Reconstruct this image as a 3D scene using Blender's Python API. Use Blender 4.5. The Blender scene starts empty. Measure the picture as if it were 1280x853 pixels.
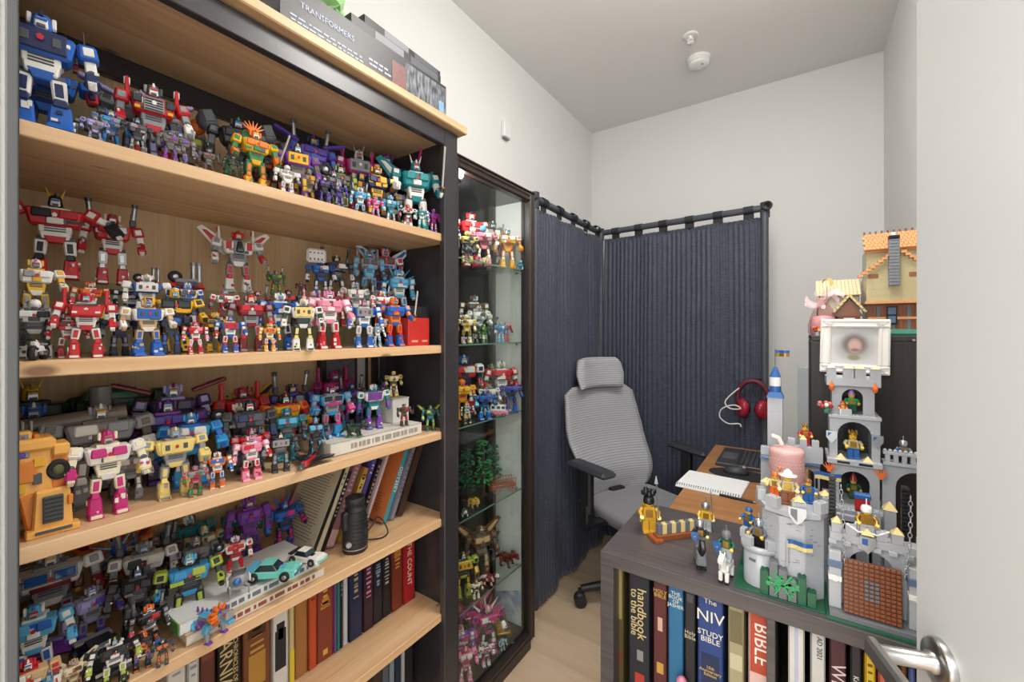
import bpy, bmesh, math, random
from mathutils import Vector, Matrix, Euler
random.seed(7)
S = bpy.context.scene
COL = S.collection
PI = math.pi
# ------------------------------------------------------------------ camera
F_PX, CXP, HYP, CAMH = 527.0, 640.0, 415.0, 1.35
YAW = math.radians(34.3)
cam_d = bpy.data.cameras.new('camera')
cam_d.sensor_fit = 'HORIZONTAL'; cam_d.sensor_width = 36.0
cam_d.lens = F_PX / 1280.0 * 36.0
cam_d.shift_y = -(853 / 2 - HYP) / 1280.0
cam_d.clip_start = 0.02
cam = bpy.data.objects.new('camera', cam_d); COL.objects.link(cam)
cam.location = (0, 0, CAMH); cam.rotation_euler = (PI / 2, 0, YAW)
S.camera = cam
# ------------------------------------------------------------------ world, lights, exposure
W = bpy.data.worlds.new('world'); S.world = W; W.use_nodes = True
bg = W.node_tree.nodes['Background']
bg.inputs[0].default_value = (1.0, 0.985, 0.96, 1); bg.inputs[1].default_value = 1.7
S.view_settings.view_transform = 'Standard'; S.view_settings.look = 'None'
S.view_settings.exposure = 0.52; S.view_settings.gamma = 1.0; S.view_settings.use_curve_mapping = False
def area(name, loc, rot, sx, sy, power, col=(1, 1, 1)):
    d = bpy.data.lights.new(name, 'AREA'); d.shape = 'RECTANGLE'; d.size = sx; d.size_y = sy
    d.energy = power; d.color = col
    o = bpy.data.objects.new(name, d); COL.objects.link(o); o.location = loc; o.rotation_euler = rot
    return o
# light of the ceiling fixture in the room and an unseen hallway fill lamp, added to brighten the shelves
cfd = bpy.data.lights.new('ceiling_fixture_light', 'POINT'); cfd.energy = 12; cfd.shadow_soft_size = .20; cfd.color = (1.0, .97, .93)
cfo = bpy.data.objects.new('ceiling_fixture_light', cfd); COL.objects.link(cfo); cfo.location = (-.04, 1.15, 2.52)
area('ceiling_fixture_downlight', (-.04, 1.15, 2.745), (0, 0, 0), .44, .44, 8, (1.0, .97, .93))
area('hallway_fill_added', (-.25, -1.0, 2.2), (math.radians(62), 0, 0), 1.5, 1.2, 30, (1.0, 0.98, 0.95))

def ray(px, py):
    u = (px - CXP) / F_PX; v = (HYP - py) / F_PX
    f = (-math.sin(YAW), math.cos(YAW)); r = (math.cos(YAW), math.sin(YAW))
    return Vector((f[0] + u * r[0], f[1] + u * r[1], v))
EYE = Vector((0, 0, CAMH))
def on_x(px, py, x): d = ray(px, py); return EYE + d * (x / d.x)
def on_y(px, py, y): d = ray(px, py); return EYE + d * (y / d.y)
def on_z(px, py, z): d = ray(px, py); return EYE + d * ((z - CAMH) / d.z)

# ------------------------------------------------------------------ materials
def lin(c):
    if isinstance(c, str):
        c = c.lstrip('#'); c = [int(c[i:i + 2], 16) / 255 for i in (0, 2, 4)]
    return tuple((x / 12.92 if x <= 0.04045 else ((x + 0.055) / 1.055) ** 2.4) for x in c) + (1,)
MATS = {}
def new_mat(name):
    m = bpy.data.materials.new(name); m.use_nodes = True; MATS[name] = m
    nt = m.node_tree; return m, nt, nt.nodes['Principled BSDF']
def N(nt, t, **k):
    n = nt.nodes.new(t)
    for a, b in k.items(): setattr(n, a, b)
    return n
def plain(name, col, rough=0.4, metal=0.0, spec=0.5, var=0.0, vscale=8.0, bump=0.0, bscale=60.0, emit=None, trans=0.0, sheen=0.0, coat=0.0, alpha=1.0):
    if name in MATS: return MATS[name]
    m, nt, p = new_mat(name)
    p.inputs['Base Color'].default_value = lin(col); p.inputs['Roughness'].default_value = rough
    p.inputs['Metallic'].default_value = metal; p.inputs['Specular IOR Level'].default_value = spec
    p.inputs['Transmission Weight'].default_value = trans
    p.inputs['Sheen Weight'].default_value = sheen; p.inputs['Coat Weight'].default_value = coat
    p.inputs['Alpha'].default_value = alpha
    if emit:
        p.inputs['Emission Color'].default_value = lin(col); p.inputs['Emission Strength'].default_value = emit
    tc = N(nt, 'ShaderNodeTexCoord')
    if var:
        n = N(nt, 'ShaderNodeTexNoise'); n.inputs['Scale'].default_value = vscale; n.inputs['Detail'].default_value = 4
        nt.links.new(tc.outputs['Object'], n.inputs['Vector'])
        mr = N(nt, 'ShaderNodeMapRange'); mr.inputs[1].default_value = .25; mr.inputs[2].default_value = .75
        mr.inputs[3].default_value = 1 - var; mr.inputs[4].default_value = 1 + var
        nt.links.new(n.outputs['Fac'], mr.inputs[0])
        mx = N(nt, 'ShaderNodeMix', data_type='RGBA', blend_type='MULTIPLY'); mx.inputs[0].default_value = 1
        mx.inputs[6].default_value = lin(col); nt.links.new(mr.outputs[0], mx.inputs[7])
        nt.links.new(mx.outputs[2], p.inputs['Base Color'])
    if bump:
        n = N(nt, 'ShaderNodeTexNoise'); n.inputs['Scale'].default_value = bscale; n.inputs['Detail'].default_value = 3
        nt.links.new(tc.outputs['Object'], n.inputs['Vector'])
        b = N(nt, 'ShaderNodeBump'); b.inputs['Strength'].default_value = bump; b.inputs['Distance'].default_value = .002
        nt.links.new(n.outputs['Fac'], b.inputs['Height']); nt.links.new(b.outputs[0], p.inputs['Normal'])
    return m
def wood(name, c1, c2, axis, rough=.5, grain=26, stretch=.05, tint=.18, knots=False, knotcol='#5a3018', bump=.05, spec=.4):
    """procedural timber: fine stretched noise along an axis, per-piece tint, optional knots"""
    m, nt, p = new_mat(name)
    tc = N(nt, 'ShaderNodeTexCoord'); oi = N(nt, 'ShaderNodeObjectInfo')
    off = N(nt, 'ShaderNodeVectorMath', operation='SCALE'); off.inputs[0].default_value = (13.1, 7.7, 5.3)
    nt.links.new(oi.outputs['Random'], off.inputs['Scale'])
    add = N(nt, 'ShaderNodeVectorMath', operation='ADD')
    nt.links.new(tc.outputs['Object'], add.inputs[0]); nt.links.new(off.outputs[0], add.inputs[1])
    mp = N(nt, 'ShaderNodeMapping'); sc = [grain] * 3; sc[axis] = grain * stretch; mp.inputs['Scale'].default_value = sc
    nt.links.new(add.outputs[0], mp.inputs['Vector'])
    n1 = N(nt, 'ShaderNodeTexNoise'); n1.inputs['Scale'].default_value = 1.0; n1.inputs['Detail'].default_value = 5; n1.inputs['Roughness'].default_value = .6
    n1.inputs['Distortion'].default_value = .6
    nt.links.new(mp.outputs[0], n1.inputs['Vector'])
    n2 = N(nt, 'ShaderNodeTexNoise'); n2.inputs['Scale'].default_value = 5.0; n2.inputs['Detail'].default_value = 3
    nt.links.new(mp.outputs[0], n2.inputs['Vector'])
    s = N(nt, 'ShaderNodeMath', operation='MULTIPLY_ADD'); s.inputs[1].default_value = .35
    nt.links.new(n2.outputs['Fac'], s.inputs[0]); nt.links.new(n1.outputs['Fac'], s.inputs[2])
    mr = N(nt, 'ShaderNodeMapRange'); mr.inputs[1].default_value = .42; mr.inputs[2].default_value = .95
    nt.links.new(s.outputs[0], mr.inputs[0])
    mx = N(nt, 'ShaderNodeMix', data_type='RGBA'); mx.inputs[6].default_value = lin(c1); mx.inputs[7].default_value = lin(c2)
    nt.links.new(mr.outputs[0], mx.inputs[0])
    tm = N(nt, 'ShaderNodeMapRange'); tm.inputs[3].default_value = 1 - tint; tm.inputs[4].default_value = 1 + tint * .5
    nt.links.new(oi.outputs['Random'], tm.inputs[0])
    m2 = N(nt, 'ShaderNodeMix', data_type='RGBA', blend_type='MULTIPLY'); m2.inputs[0].default_value = 1
    nt.links.new(mx.outputs[2], m2.inputs[6]); nt.links.new(tm.outputs[0], m2.inputs[7])
    out = m2.outputs[2]
    if knots:
        mk = N(nt, 'ShaderNodeMapping'); ks = [9.0] * 3; ks[axis] = 4.2; mk.inputs['Scale'].default_value = ks
        nt.links.new(add.outputs[0], mk.inputs['Vector'])
        v = N(nt, 'ShaderNodeTexVoronoi'); v.inputs['Scale'].default_value = 1.0
        nt.links.new(mk.outputs[0], v.inputs['Vector'])
        kr = N(nt, 'ShaderNodeMapRange'); kr.inputs[1].default_value = .05; kr.inputs[2].default_value = .10; kr.inputs[3].default_value = .75; kr.inputs[4].default_value = 0
        nt.links.new(v.outputs['Distance'], kr.inputs[0])
        m3 = N(nt, 'ShaderNodeMix', data_type='RGBA'); m3.inputs[7].default_value = lin(knotcol)
        nt.links.new(kr.outputs[0], m3.inputs[0]); nt.links.new(out, m3.inputs[6]); out = m3.outputs[2]
    nt.links.new(out, p.inputs['Base Color'])
    p.inputs['Roughness'].default_value = rough; p.inputs['Specular IOR Level'].default_value = spec
    b = N(nt, 'ShaderNodeBump'); b.inputs['Strength'].default_value = bump; b.inputs['Distance'].default_value = .002
    nt.links.new(s.outputs[0], b.inputs['Height']); nt.links.new(b.outputs[0], p.inputs['Normal'])
    return m
def glass_mat(name, tint='#eef6f2', refl=.10, rough=.02):
    m, nt, p = new_mat(name); nt.nodes.remove(p)
    o = nt.nodes['Material Output']
    t = N(nt, 'ShaderNodeBsdfTransparent'); t.inputs[0].default_value = lin(tint)
    g = N(nt, 'ShaderNodeBsdfGlossy'); g.inputs['Roughness'].default_value = rough
    fr = N(nt, 'ShaderNodeFresnel'); fr.inputs[0].default_value = 1.25
    mu = N(nt, 'ShaderNodeMath', operation='MULTIPLY_ADD'); mu.inputs[1].default_value = .16; mu.inputs[2].default_value = refl * .1
    nt.links.new(fr.outputs[0], mu.inputs[0])
    mx = N(nt, 'ShaderNodeMixShader'); nt.links.new(mu.outputs[0], mx.inputs[0]); nt.links.new(t.outputs[0], mx.inputs[1]); nt.links.new(g.outputs[0], mx.inputs[2])
    nt.links.new(mx.outputs[0], o.inputs['Surface'])
    return m

# ------------------------------------------------------------------ mesh builder
def smooth_pts(p, n=5):
    p = [Vector(q) for q in p]; o = []
    for i in range(len(p) - 1):
        a, b, c, d = p[max(i - 1, 0)], p[i], p[i + 1], p[min(i + 2, len(p) - 1)]
        for k in range(n):
            t = k / n; o.append(.5 * ((2 * b) + (c - a) * t + (2 * a - 5 * b + 4 * c - d) * t * t + (3 * b - a - 3 * c + d) * t ** 3))
    return o + [p[-1]]
class MB:
    """collects shapes (each with a material) and links them as ONE mesh object"""
    def __init__(self): self.v = []; self.f = []; self.mi = []; self.sm = []; self.mats = []; self.M = None
    def _m(self, m):
        if m not in self.mats: self.mats.append(m)
        return self.mats.index(m)
    def add(self, verts, faces, m, smooth=False):
        b = len(self.v); k = self._m(m)
        if self.M is not None: verts = [self.M @ Vector(q) for q in verts]
        self.v += [tuple(q) for q in verts]
        for f in faces: self.f.append([i + b for i in f]); self.mi.append(k); self.sm.append(smooth)
    def box(self, c, s, m, rot=None, taper=(1, 1), ch=None, shear=(0, 0)):
        hx, hy, hz = s[0] / 2, s[1] / 2, s[2] / 2
        if ch is None: ch = min(s) * .12
        vs = []; idx = {}
        for ix in (-1, 1):
            for iy in (-1, 1):
                for iz in (-1, 1):
                    for a in range(3):
                        if ch <= 0 and a > 0: idx[(ix, iy, iz, a)] = idx[(ix, iy, iz, 0)]; continue
                        p = [ix * hx, iy * hy, iz * hz]
                        for b in range(3):
                            if b != a: p[b] -= (ix, iy, iz)[b] * ch
                        if ch <= 0: p = [ix * hx, iy * hy, iz * hz]
                        if iz > 0:
                            p[0] = p[0] * taper[0] + shear[0]; p[1] = p[1] * taper[1] + shear[1]
                        idx[(ix, iy, iz, a)] = len(vs); vs.append(Vector(p))
        fs = []
        sg = ((-1, -1), (1, -1), (1, 1), (-1, 1))
        for a in range(3):
            b, c2 = (a + 1) % 3, (a + 2) % 3
            for s1 in (-1, 1):
                q = []
                for (i, j) in (sg if s1 > 0 else sg[::-1]):
                    k = [0, 0, 0]; k[a] = s1; k[b] = i; k[c2] = j; q.append(idx[(k[0], k[1], k[2], a)])
                fs.append(q)
        if ch > 0:
            for a in range(3):
                b, c2 = (a + 1) % 3, (a + 2) % 3
                for i in (-1, 1):
                    for j in (-1, 1):
                        k0 = [0, 0, 0]; k0[a] = -1; k0[b] = i; k0[c2] = j; k1 = list(k0); k1[a] = 1
                        q = [idx[(*k0, b)], idx[(*k0, c2)], idx[(*k1, c2)], idx[(*k1, b)]]
                        fs.append(q if i * j < 0 else q[::-1])
            for ix in (-1, 1):
                for iy in (-1, 1):
                    for iz in (-1, 1):
                        t = [idx[(ix, iy, iz, a)] for a in range(3)]
                        fs.append(t if ix * iy * iz > 0 else t[::-1])
        R = Euler(rot).to_matrix() if rot else None
        c = Vector(c)
        self.add([(R @ q if R else q) + c for q in vs], fs, m)
        return self
    def cyl(self, p0, p1, r0, m, r1=None, n=12, cap=True, smooth=True):
        p0 = Vector(p0); p1 = Vector(p1); r1 = r0 if r1 is None else r1
        z = (p1 - p0).normalized(); x = z.orthogonal().normalized(); y = z.cross(x)
        vs = []
        for p, r in ((p0, r0), (p1, r1)):
            for i in range(n):
                a = 2 * PI * i / n; vs.append(p + (x * math.cos(a) + y * math.sin(a)) * r)
        self.add(vs, [[i, (i + 1) % n, n + (i + 1) % n, n + i] for i in range(n)], m, smooth)
        if cap:
            self.add(vs[:n], [list(range(n))[::-1]], m); self.add(vs[n:], [list(range(n))], m)
        return self
    def lathe(self, c, prof, m, n=20, axis=(0, 0, 1), smooth=True, a0=0, a1=2 * PI):
        z = Vector(axis).normalized(); x = Vector((1, 0, 0)) if abs(z.z) > .99 else z.orthogonal().normalized(); y = z.cross(x); c = Vector(c)
        full = abs(a1 - a0 - 2 * PI) < 1e-6; k = n if full else n + 1
        vs = []
        for r, h in prof:
            for i in range(k):
                a = a0 + (a1 - a0) * i / n; vs.append(c + (x * math.cos(a) + y * math.sin(a)) * max(r, 1e-5) + z * h)
        fs = []
        for j in range(len(prof) - 1):
            for i in range(n):
                i2 = (i + 1) % k if full else i + 1
                fs.append([j * k + i, j * k + i2, (j + 1) * k + i2, (j + 1) * k + i])
        self.add(vs, fs, m, smooth)
        if full:
            if prof[0][0] > 1e-4: self.add(vs[:k], [list(range(k))[::-1]], m)
            if prof[-1][0] > 1e-4: self.add(vs[-k:], [list(range(k))], m)
        return self
    def ball(self, c, r, m, n=12, sq=(1, 1, 1)):
        prof = [(math.sin(PI * i / (n // 2)) , -math.cos(PI * i / (n // 2))) for i in range(n // 2 + 1)]
        b = len(self.v); M0 = self.M; self.M = None
        self.lathe((0, 0, 0), prof, m, n)
        for i in range(b, len(self.v)):
            q = Vector(self.v[i]); q = Vector((q.x * r * sq[0], q.y * r * sq[1], q.z * r * sq[2])) + Vector(c)
            self.v[i] = tuple(M0 @ q if M0 is not None else q)
        self.M = M0
        return self
    def tube(self, pts, r, m, n=8, closed=False, smooth=True):
        pts = [Vector(p) for p in pts]; k = len(pts); vs = []; prev = None
        rr = r if isinstance(r, (list, tuple)) else [r] * k
        for i, p in enumerate(pts):
            a = pts[i - 1] if (i > 0 or closed) else p; b = pts[(i + 1) % k] if (i < k - 1 or closed) else p
            t = (b - a).normalized()
            if prev is None: x = t.orthogonal().normalized()
            else:
                x = prev - t * prev.dot(t)
                x = x.normalized() if x.length > 1e-6 else t.orthogonal().normalized()
            prev = x; y = t.cross(x)
            for j in range(n):
                q = 2 * PI * j / n; vs.append(p + (x * math.cos(q) + y * math.sin(q)) * rr[i])
        fs = []
        for i in range(k if closed else k - 1):
            for j in range(n):
                a, b2 = i * n, ((i + 1) % k) * n
                fs.append([a + j, a + (j + 1) % n, b2 + (j + 1) % n, b2 + j])
        self.add(vs, fs, m, smooth)
        if not closed:
            self.add(vs[:n], [list(range(n))[::-1]], m); self.add(vs[-n:], [list(range(n))], m)
        return self
    def prism(self, poly, a, b, m, axis=2):
        """poly = list of 2D points in the plane normal to axis, extruded from a to b (the other two axes in cyclic order)"""
        n = len(poly); vs = []
        ar = sum(poly[i][0] * poly[(i + 1) % n][1] - poly[(i + 1) % n][0] * poly[i][1] for i in range(n))
        if ar < 0: poly = poly[::-1]
        for h in (a, b):
            for p, q in poly:
                k = [0, 0, 0]; k[axis] = h; k[(axis + 1) % 3] = p; k[(axis + 2) % 3] = q; vs.append(k)
        fs = [list(range(n))[::-1], list(range(n, 2 * n))] + [[i, (i + 1) % n, n + (i + 1) % n, n + i] for i in range(n)]
        self.add(vs, fs, m); return self
    def build(self, name, parent=None, loc=None, rot=None, scale=None):
        me = bpy.data.meshes.new(name); me.from_pydata(self.v, [], self.f)
        for m in self.mats: me.materials.append(m)
        me.polygons.foreach_set('material_index', self.mi); me.polygons.foreach_set('use_smooth', self.sm); me.update()
        o = bpy.data.objects.new(name, me); COL.objects.link(o)
        if parent: o.parent = parent
        if loc is not None: o.location = loc
        if rot is not None: o.rotation_euler = rot
        if scale is not None: o.scale = scale
        return o
def inst(src, name, parent=None, loc=(0, 0, 0), rot=(0, 0, 0), scale=(1, 1, 1)):
    o = bpy.data.objects.new(name, src.data); COL.objects.link(o); o.parent = parent
    o.location = loc; o.rotation_euler = rot; o.scale = scale; return o
def empty(name, loc=(0, 0, 0), rz=0.0, rot=None):
    o = bpy.data.objects.new(name, None); COL.objects.link(o); o.location = loc
    o.rotation_euler = rot if rot else (0, 0, rz); o.empty_display_size = .03; return o
def tag(o, label=None, cat=None, group=None, kind=None):
    if label: o['label'] = label
    if cat: o['category'] = cat
    if group: o['group'] = group
    if kind: o['kind'] = kind
    return o
def struct(o, label=None): return tag(o, label, None, None, 'structure')
_dep = None
def text_mesh(txt, size, m, parent, loc, rot, name='lettering', ext=.0004, align='CENTER', xs=1.0, font_shear=0, label=None):
    c = bpy.data.curves.new('t', 'FONT'); c.body = txt; c.size = size; c.extrude = ext; c.align_x = align; c.align_y = 'CENTER'; c.shear = font_shear
    c.resolution_u = 2; c.space_line = .85
    t = bpy.data.objects.new('t', c); COL.objects.link(t)
    dg = bpy.context.evaluated_depsgraph_get(); dg.update()
    me = bpy.data.meshes.new_from_object(t.evaluated_get(dg)); bpy.data.objects.remove(t); bpy.data.curves.remove(c)
    me.name = name; me.materials.clear(); me.materials.append(m)
    o = bpy.data.objects.new(name, me); COL.objects.link(o); o.parent = parent; o.location = loc; o.rotation_euler = rot; o.scale = (xs, 1, 1)
    return o
# ================================================================== the room
XL, XR, YB, ZC, YF = -1.285, 0.367, 2.94, 2.832, 0.04
m_wall = plain('wall_paint', '#e6e6e4', .85, var=.012, vscale=3, bump=.05, bscale=220)
m_ceil = plain('ceiling_paint', '#e6e5e3', .9, bump=.04, bscale=160)
m_trim = plain('trim_paint', '#e4e6e4', .45)
m_door = plain('door_paint', '#c2c3c1', .38, var=.01)
m_floor = wood('oak_laminate', '#dcc6aa', '#c2a585', 0, rough=.42, grain=9, stretch=.12, tint=.10, bump=.02)
def slab(name, x0, x1, y0, y1, z0, z1, m, ch=0):
    return MB().box(((x0 + x1) / 2, (y0 + y1) / 2, (z0 + z1) / 2), (x1 - x0, y1 - y0, z1 - z0), m, ch=ch).build(name)
struct(slab('wall_left', XL - .1, XL, YF, YB, 0, ZC, m_wall), 'plain white painted wall behind the shelves')
struct(slab('wall_back', XL - .1, XR + .1, YB, YB + .1, 0, ZC, m_wall), 'plain white painted wall at the far end')
struct(slab('wall_right', XR, XR + .1, YF, YB, 0, ZC, m_wall), 'plain white painted wall beside the desk')
struct(slab('ceiling', XL - .1, XR + .1, -.08, YB + .1, ZC, ZC + .08, m_ceil), 'flat white painted ceiling')
DXL, DXR, DTOP = -.455, .352, 2.06
wf = slab('wall_front', XL - .1, DXL - .015, -.08, YF, 0, ZC, m_wall); struct(wf, 'white wall around the doorway the camera stands in')
slab('wall_panel', DXL - .015, DXR + .015, -.08, YF, DTOP + .015, ZC, m_wall).parent = wf
slab('wall_panel', DXR + .015, XR + .1, -.08, YF, 0, ZC, m_wall).parent = wf
# door jamb and casing
jb = MB(); jb.box((DXL - .0075, -.02, DTOP / 2), (.015, .121, DTOP), m_trim, ch=.001)
jb.box((DXR + .0075, -.02, DTOP / 2), (.015, .121, DTOP), m_trim, ch=.001)
jb.box(((DXL + DXR) / 2, -.02, DTOP + .0075), (DXR - DXL + .03, .121, .015), m_trim, ch=.001)
struct(jb.build('trim_1'), 'white door jamb at the left edge of the view')
ca = MB(); ca.box((DXL - .05, YF + .0055, DTOP / 2 + .03), (.07, .011, DTOP + .06), m_trim, ch=.003)
struct(ca.build('trim_2'), 'white flat door casing')
gk = MB(); gk.box((DXL + .0016, .0462, DTOP / 2), (.003, .006, DTOP), plain('jamb_dark_strip', '#4a4b4a', .7), ch=.0008)  # narrow dark grey strip at the room-side edge of the jamb
struct(gk.build('trim_3'), 'dark grey strip along the door jamb')
# floor of laminate planks
fl = slab('floor', XL - .1, XR + .1, -1.35, YB + .1, -.05, -.008, plain('underlay', '#7d6a55', .9)); struct(fl, 'pale oak laminate floor')
pm = {}
row = 0; y = -1.35
while y < YB:
    x = XL - .0 - (row * .47 % 1.22)
    while x < XR:
        x0, x1 = max(x, XL), min(x + 1.22, XR)
        if x1 - x0 > .02:
            L = x1 - x0
            MB().box(((x0 + x1) / 2, y + .0955, -.004), (L - .0012, .1898, .008), m_floor, ch=.0012).build('plank', fl)
        x += 1.22
    y += .191; row += 1
# baseboards
struct(slab('baseboard_back', XL, XR, YB - .012, YB, 0, .09, m_trim, .003), 'low white baseboard on the far wall')
struct(slab('baseboard_left', XL, XL + .012, YF, YB - .012, 0, .09, m_trim, .003), 'low white baseboard on the left wall')
# open door with lever handle
hinge = Vector((DXR, YF + .012, 0)); fe = Vector((.1262, .756, 0)); dv = (fe - hinge); DW = dv.length; dang = math.atan2(dv.y, dv.x)
dr = empty('door_1', (hinge.x, hinge.y, .008), dang)
struct(dr, 'pale grey door standing open with steel lever handle')
MB().box((DW / 2, -.018, 1.01), (DW, .036, 2.02), m_door, ch=.0015).build('door_leaf', dr)
m_steel = plain('brushed_steel', '#b9b9b8', .28, 1.0, var=.06, vscale=30)
# local +y of the door is the face turned to the camera
hz = .945; hx = DW - .052
hd = MB(); hd.lathe((hx, 0, hz), [(.0275, 0), (.0275, .006), (.0255, .0095), (.012, .0105)], m_steel, 28, axis=(0, 1, 0))
hdl = hd.build('door_handle', dr)
MB().lathe((hx, .010, hz), [(.0125, 0), (.0125, .004), (.0098, .006), (.0098, .055), (.0105, .058)], m_steel, 20, axis=(0, 1, 0)).build('handle_neck', hdl)
lv = MB(); lv.box((hx - .052, .068, hz), (.132, .013, .024), m_steel, ch=.0035); lv.build('lever', hdl)
hg = MB()
for z in (.2, 1.0, 1.8): hg.cyl((-.004, -.004, z), (-.004, -.004, z + .09), .006, m_steel, n=10)
hg.build('hinge', dr)
# ceiling fittings
m_whitep = plain('white_plastic', '#e9e9e8', .4)
p = on_z(873, 80, ZC - .03)
sd = empty('smoke_detector', (p.x, p.y, ZC)); tag(sd, 'round white smoke detector on the ceiling', 'smoke detector')
MB().lathe((0, 0, 0), [(.058, 0), (.060, -.012), (.057, -.014)], m_whitep, 32).build('mounting_plate', sd)
b = MB(); b.lathe((0, 0, 0), [(.054, -.014), (.054, -.020), (.0515, -.021), (.0515, -.026), (.054, -.027), (.0535, -.034), (.047, -.044), (.020, -.046), (.0, -.046)], m_whitep, 32)
bo = b.build('housing', sd)
MB().cyl((.022, -.018, -.0455), (.022, -.018, -.048), .006, plain('grey_plastic', '#8a8c8e', .5)).build('test_button', bo)
p = on_z(863, 47, ZC - .01)
sp = empty('fire_sprinkler', (p.x, p.y, ZC)); tag(sp, 'small white recessed fire sprinkler on the ceiling', 'sprinkler')
MB().lathe((0, 0, 0), [(.036, 0), (.037, -.004), (.030, -.008), (.014, -.004)], m_whitep, 28).build('escutcheon', sp)
k = MB(); k.cyl((0, 0, 0), (0, 0, -.022), .009, m_whitep); k.box((.012, 0, -.026), (.004, .006, .024), m_whitep); k.box((-.012, 0, -.026), (.004, .006, .024), m_whitep); k.build('sprinkler_frame', sp)
MB().lathe((0, 0, 0), [(.017, -.037), (.017, -.040), (.0, -.041)], m_whitep, 20).build('deflector', sp)
# ceiling lamp (above the frame) that lights the room
cl = empty('ceiling_lamp', (-.04, 1.15, ZC)); tag(cl, 'flush round white ceiling lamp above the room', 'lamp')
MB().lathe((0, 0, 0), [(.25, 0), (.255, -.03), (.245, -.034)], m_whitep, 36).build('lamp_rim', cl)
MB().lathe((0, 0, 0), [(.243, -.034), (.22, -.055), (.12, -.066), (0, -.068)], plain('lamp_diffuser', '#fff8ee', .5, emit=3.0), 36).build('diffuser', cl)
# chime box on the left wall above the glass cabinet
p = on_x(630, 163, XL)
sw = empty('wall_box', (XL, p.y, p.z)); tag(sw, 'small white plastic box on the wall above the glass cabinet', 'wall fitting')
MB().box((.012, 0, 0), (.024, .055, .085), m_whitep, ch=.004).build('cover', sw)
MB().box((.013, 0, -.046), (.018, .046, .008), plain('grey_plastic', '#8a8c8e', .5), ch=.001).build('lower_vent', sw)
# ================================================================== bookcase
m_pine = wood('pine_boards', '#ebc9a0', '#cc9e6e', 1, rough=.42, grain=22, stretch=.04, tint=.14, knots=True)
m_pinev = wood('pine_back', '#e2c79f', '#c8a678', 2, rough=.5, grain=55, stretch=.02, tint=.05)
m_black = plain('black_brown_paint', '#363437', .25, var=.08, vscale=20, bump=.02)
BX0, BX1, BY0, BY1 = -1.262, -.90, .054, 1.012   # back, front, left, right
BTOP = 2.0
SH = [1.654, 1.308, 1.041, .771, .477, .165]
SHF, SHT, SY0, SY1 = -.915, .024, .082, .953
bc = empty('bookcase', (0, 0, 0)); tag(bc, 'tall black-brown bookcase with pine shelves full of toy robots', 'bookcase')
def part(name, parent, x0, x1, y0, y1, z0, z1, m, ch=.002):
    c = ((x0 + x1) / 2, (y0 + y1) / 2, (z0 + z1) / 2)
    return MB().box((0, 0, 0), (x1 - x0, y1 - y0, z1 - z0), m, ch=ch).build(name, parent, c)
part('side_panel', bc, BX0, BX1 - .02, BY1 - .022, BY1 - .004, 0, 1.975, m_black)
part('side_panel', bc, BX0, BX1 - .02, BY0 + .004, BY0 + .022, 0, 1.975, m_black)
part('stile', bc, BX1 - .022, BX1, BY1 - .059, BY1, 0, 1.975, m_black)
part('stile', bc, BX1 - .022, BX1, BY0, BY0 + .045, 0, 1.975, m_black)
part('post', bc, BX0 + .008, BX0 + .05, BY1 - .059, BY1 - .022, 0, 1.955, m_black)
part('top_rail', bc, BX1 - .022, BX1 - .001, BY0 + .045, BY1 - .059, 1.925, 1.975, m_black)
part('back_rail', bc, BX0 + .009, BX0 + .03, BY0 + .022, BY1 - .022, 1.905, 1.955, m_black)
part('bottom_rail', bc, BX1 - .022, BX1 - .004, BY0 + .045, BY1 - .059, .06, .14, m_black)
part('back_panel', bc, BX0, BX0 + .008, BY0 + .022, BY1 - .059, .08, 1.955, m_pinev, ch=0)
def shelf(name, z, x0, x1, y0, y1, t):
    """front stave, then the other glued staves as sub-parts"""
    n = 5; w = (x1 - x0) / n
    s = part(name, bc, x1 - w, x1, y0, y1, z - t, z, m_pine, .0018)
    for i in range(1, n):
        c = (-(i) * w, 0, 0)
        MB().box((0, 0, 0), (w, y1 - y0, t - .0002 * i), m_pine, ch=.0004).build('plank', s, c)
    return s
shelf('top_panel', 1.979, BX0, BX1 - .02, BY0 + .022, BY1 - .022, .024)
part('cap', bc, BX0 - .012, BX1 + .024, BY0 - .004, BY1 + .022, 1.979, 2.003, m_pine, .003)
for z in SH: shelf('shelf', z, BX0 + .009, SHF, SY0 - .004, BY1 - .0225, SHT)

# ================================================================== glass cabinet
m_esp = wood('espresso_wood', '#3a2f2b', '#241d1b', 2, rough=.32, grain=40, stretch=.05, tint=.05, spec=.5)
m_blk = plain('black_lacquer', '#121214', .18)
m_glass = glass_mat('clear_glass', '#f8fcfa', refl=.02); m_gedge = plain('glass_edge', '#7fa79b', .1, trans=.3, alpha=.75)
GX0, GX1, GY0, GY1, GT = -1.165, -.932, 1.018, 1.532, 1.94
gc = empty('glass_cabinet', (0, 0, 0)); tag(gc, 'narrow dark wood display cabinet with glass door and glass shelves', 'display cabinet')
FW = .036
part('back_panel', gc, GX0, GX0 + .012, GY0, GY1, .06, GT - .03, m_blk)
part('side_panel', gc, GX0, GX1 - .03, GY0, GY0 + .014, .0, GT - .03, m_blk)
part('post', gc, GX0 + .012, GX0 + .04, GY1 - .03, GY1, .06, GT - .03, m_esp)
part('post', gc, GX1 - .052, GX1 - .032, GY1 - .022, GY1, .06, GT - .03, m_esp)
gpn = part('side_inner_panel', gc, GX0 + .04, GX1 - .052, GY1 - .012, GY1 - .003, .082, GT - .03, plain('white_side_panel', '#e2e2e0', .3), 0)
part('ceiling_panel', gc, GX0, GX1 - .03, GY0 + .014, GY1, GT - .03, GT - .008, m_blk)
part('floor_panel', gc, GX0, GX1 - .03, GY0 + .014, GY1, .06, .082, m_blk)
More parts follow.
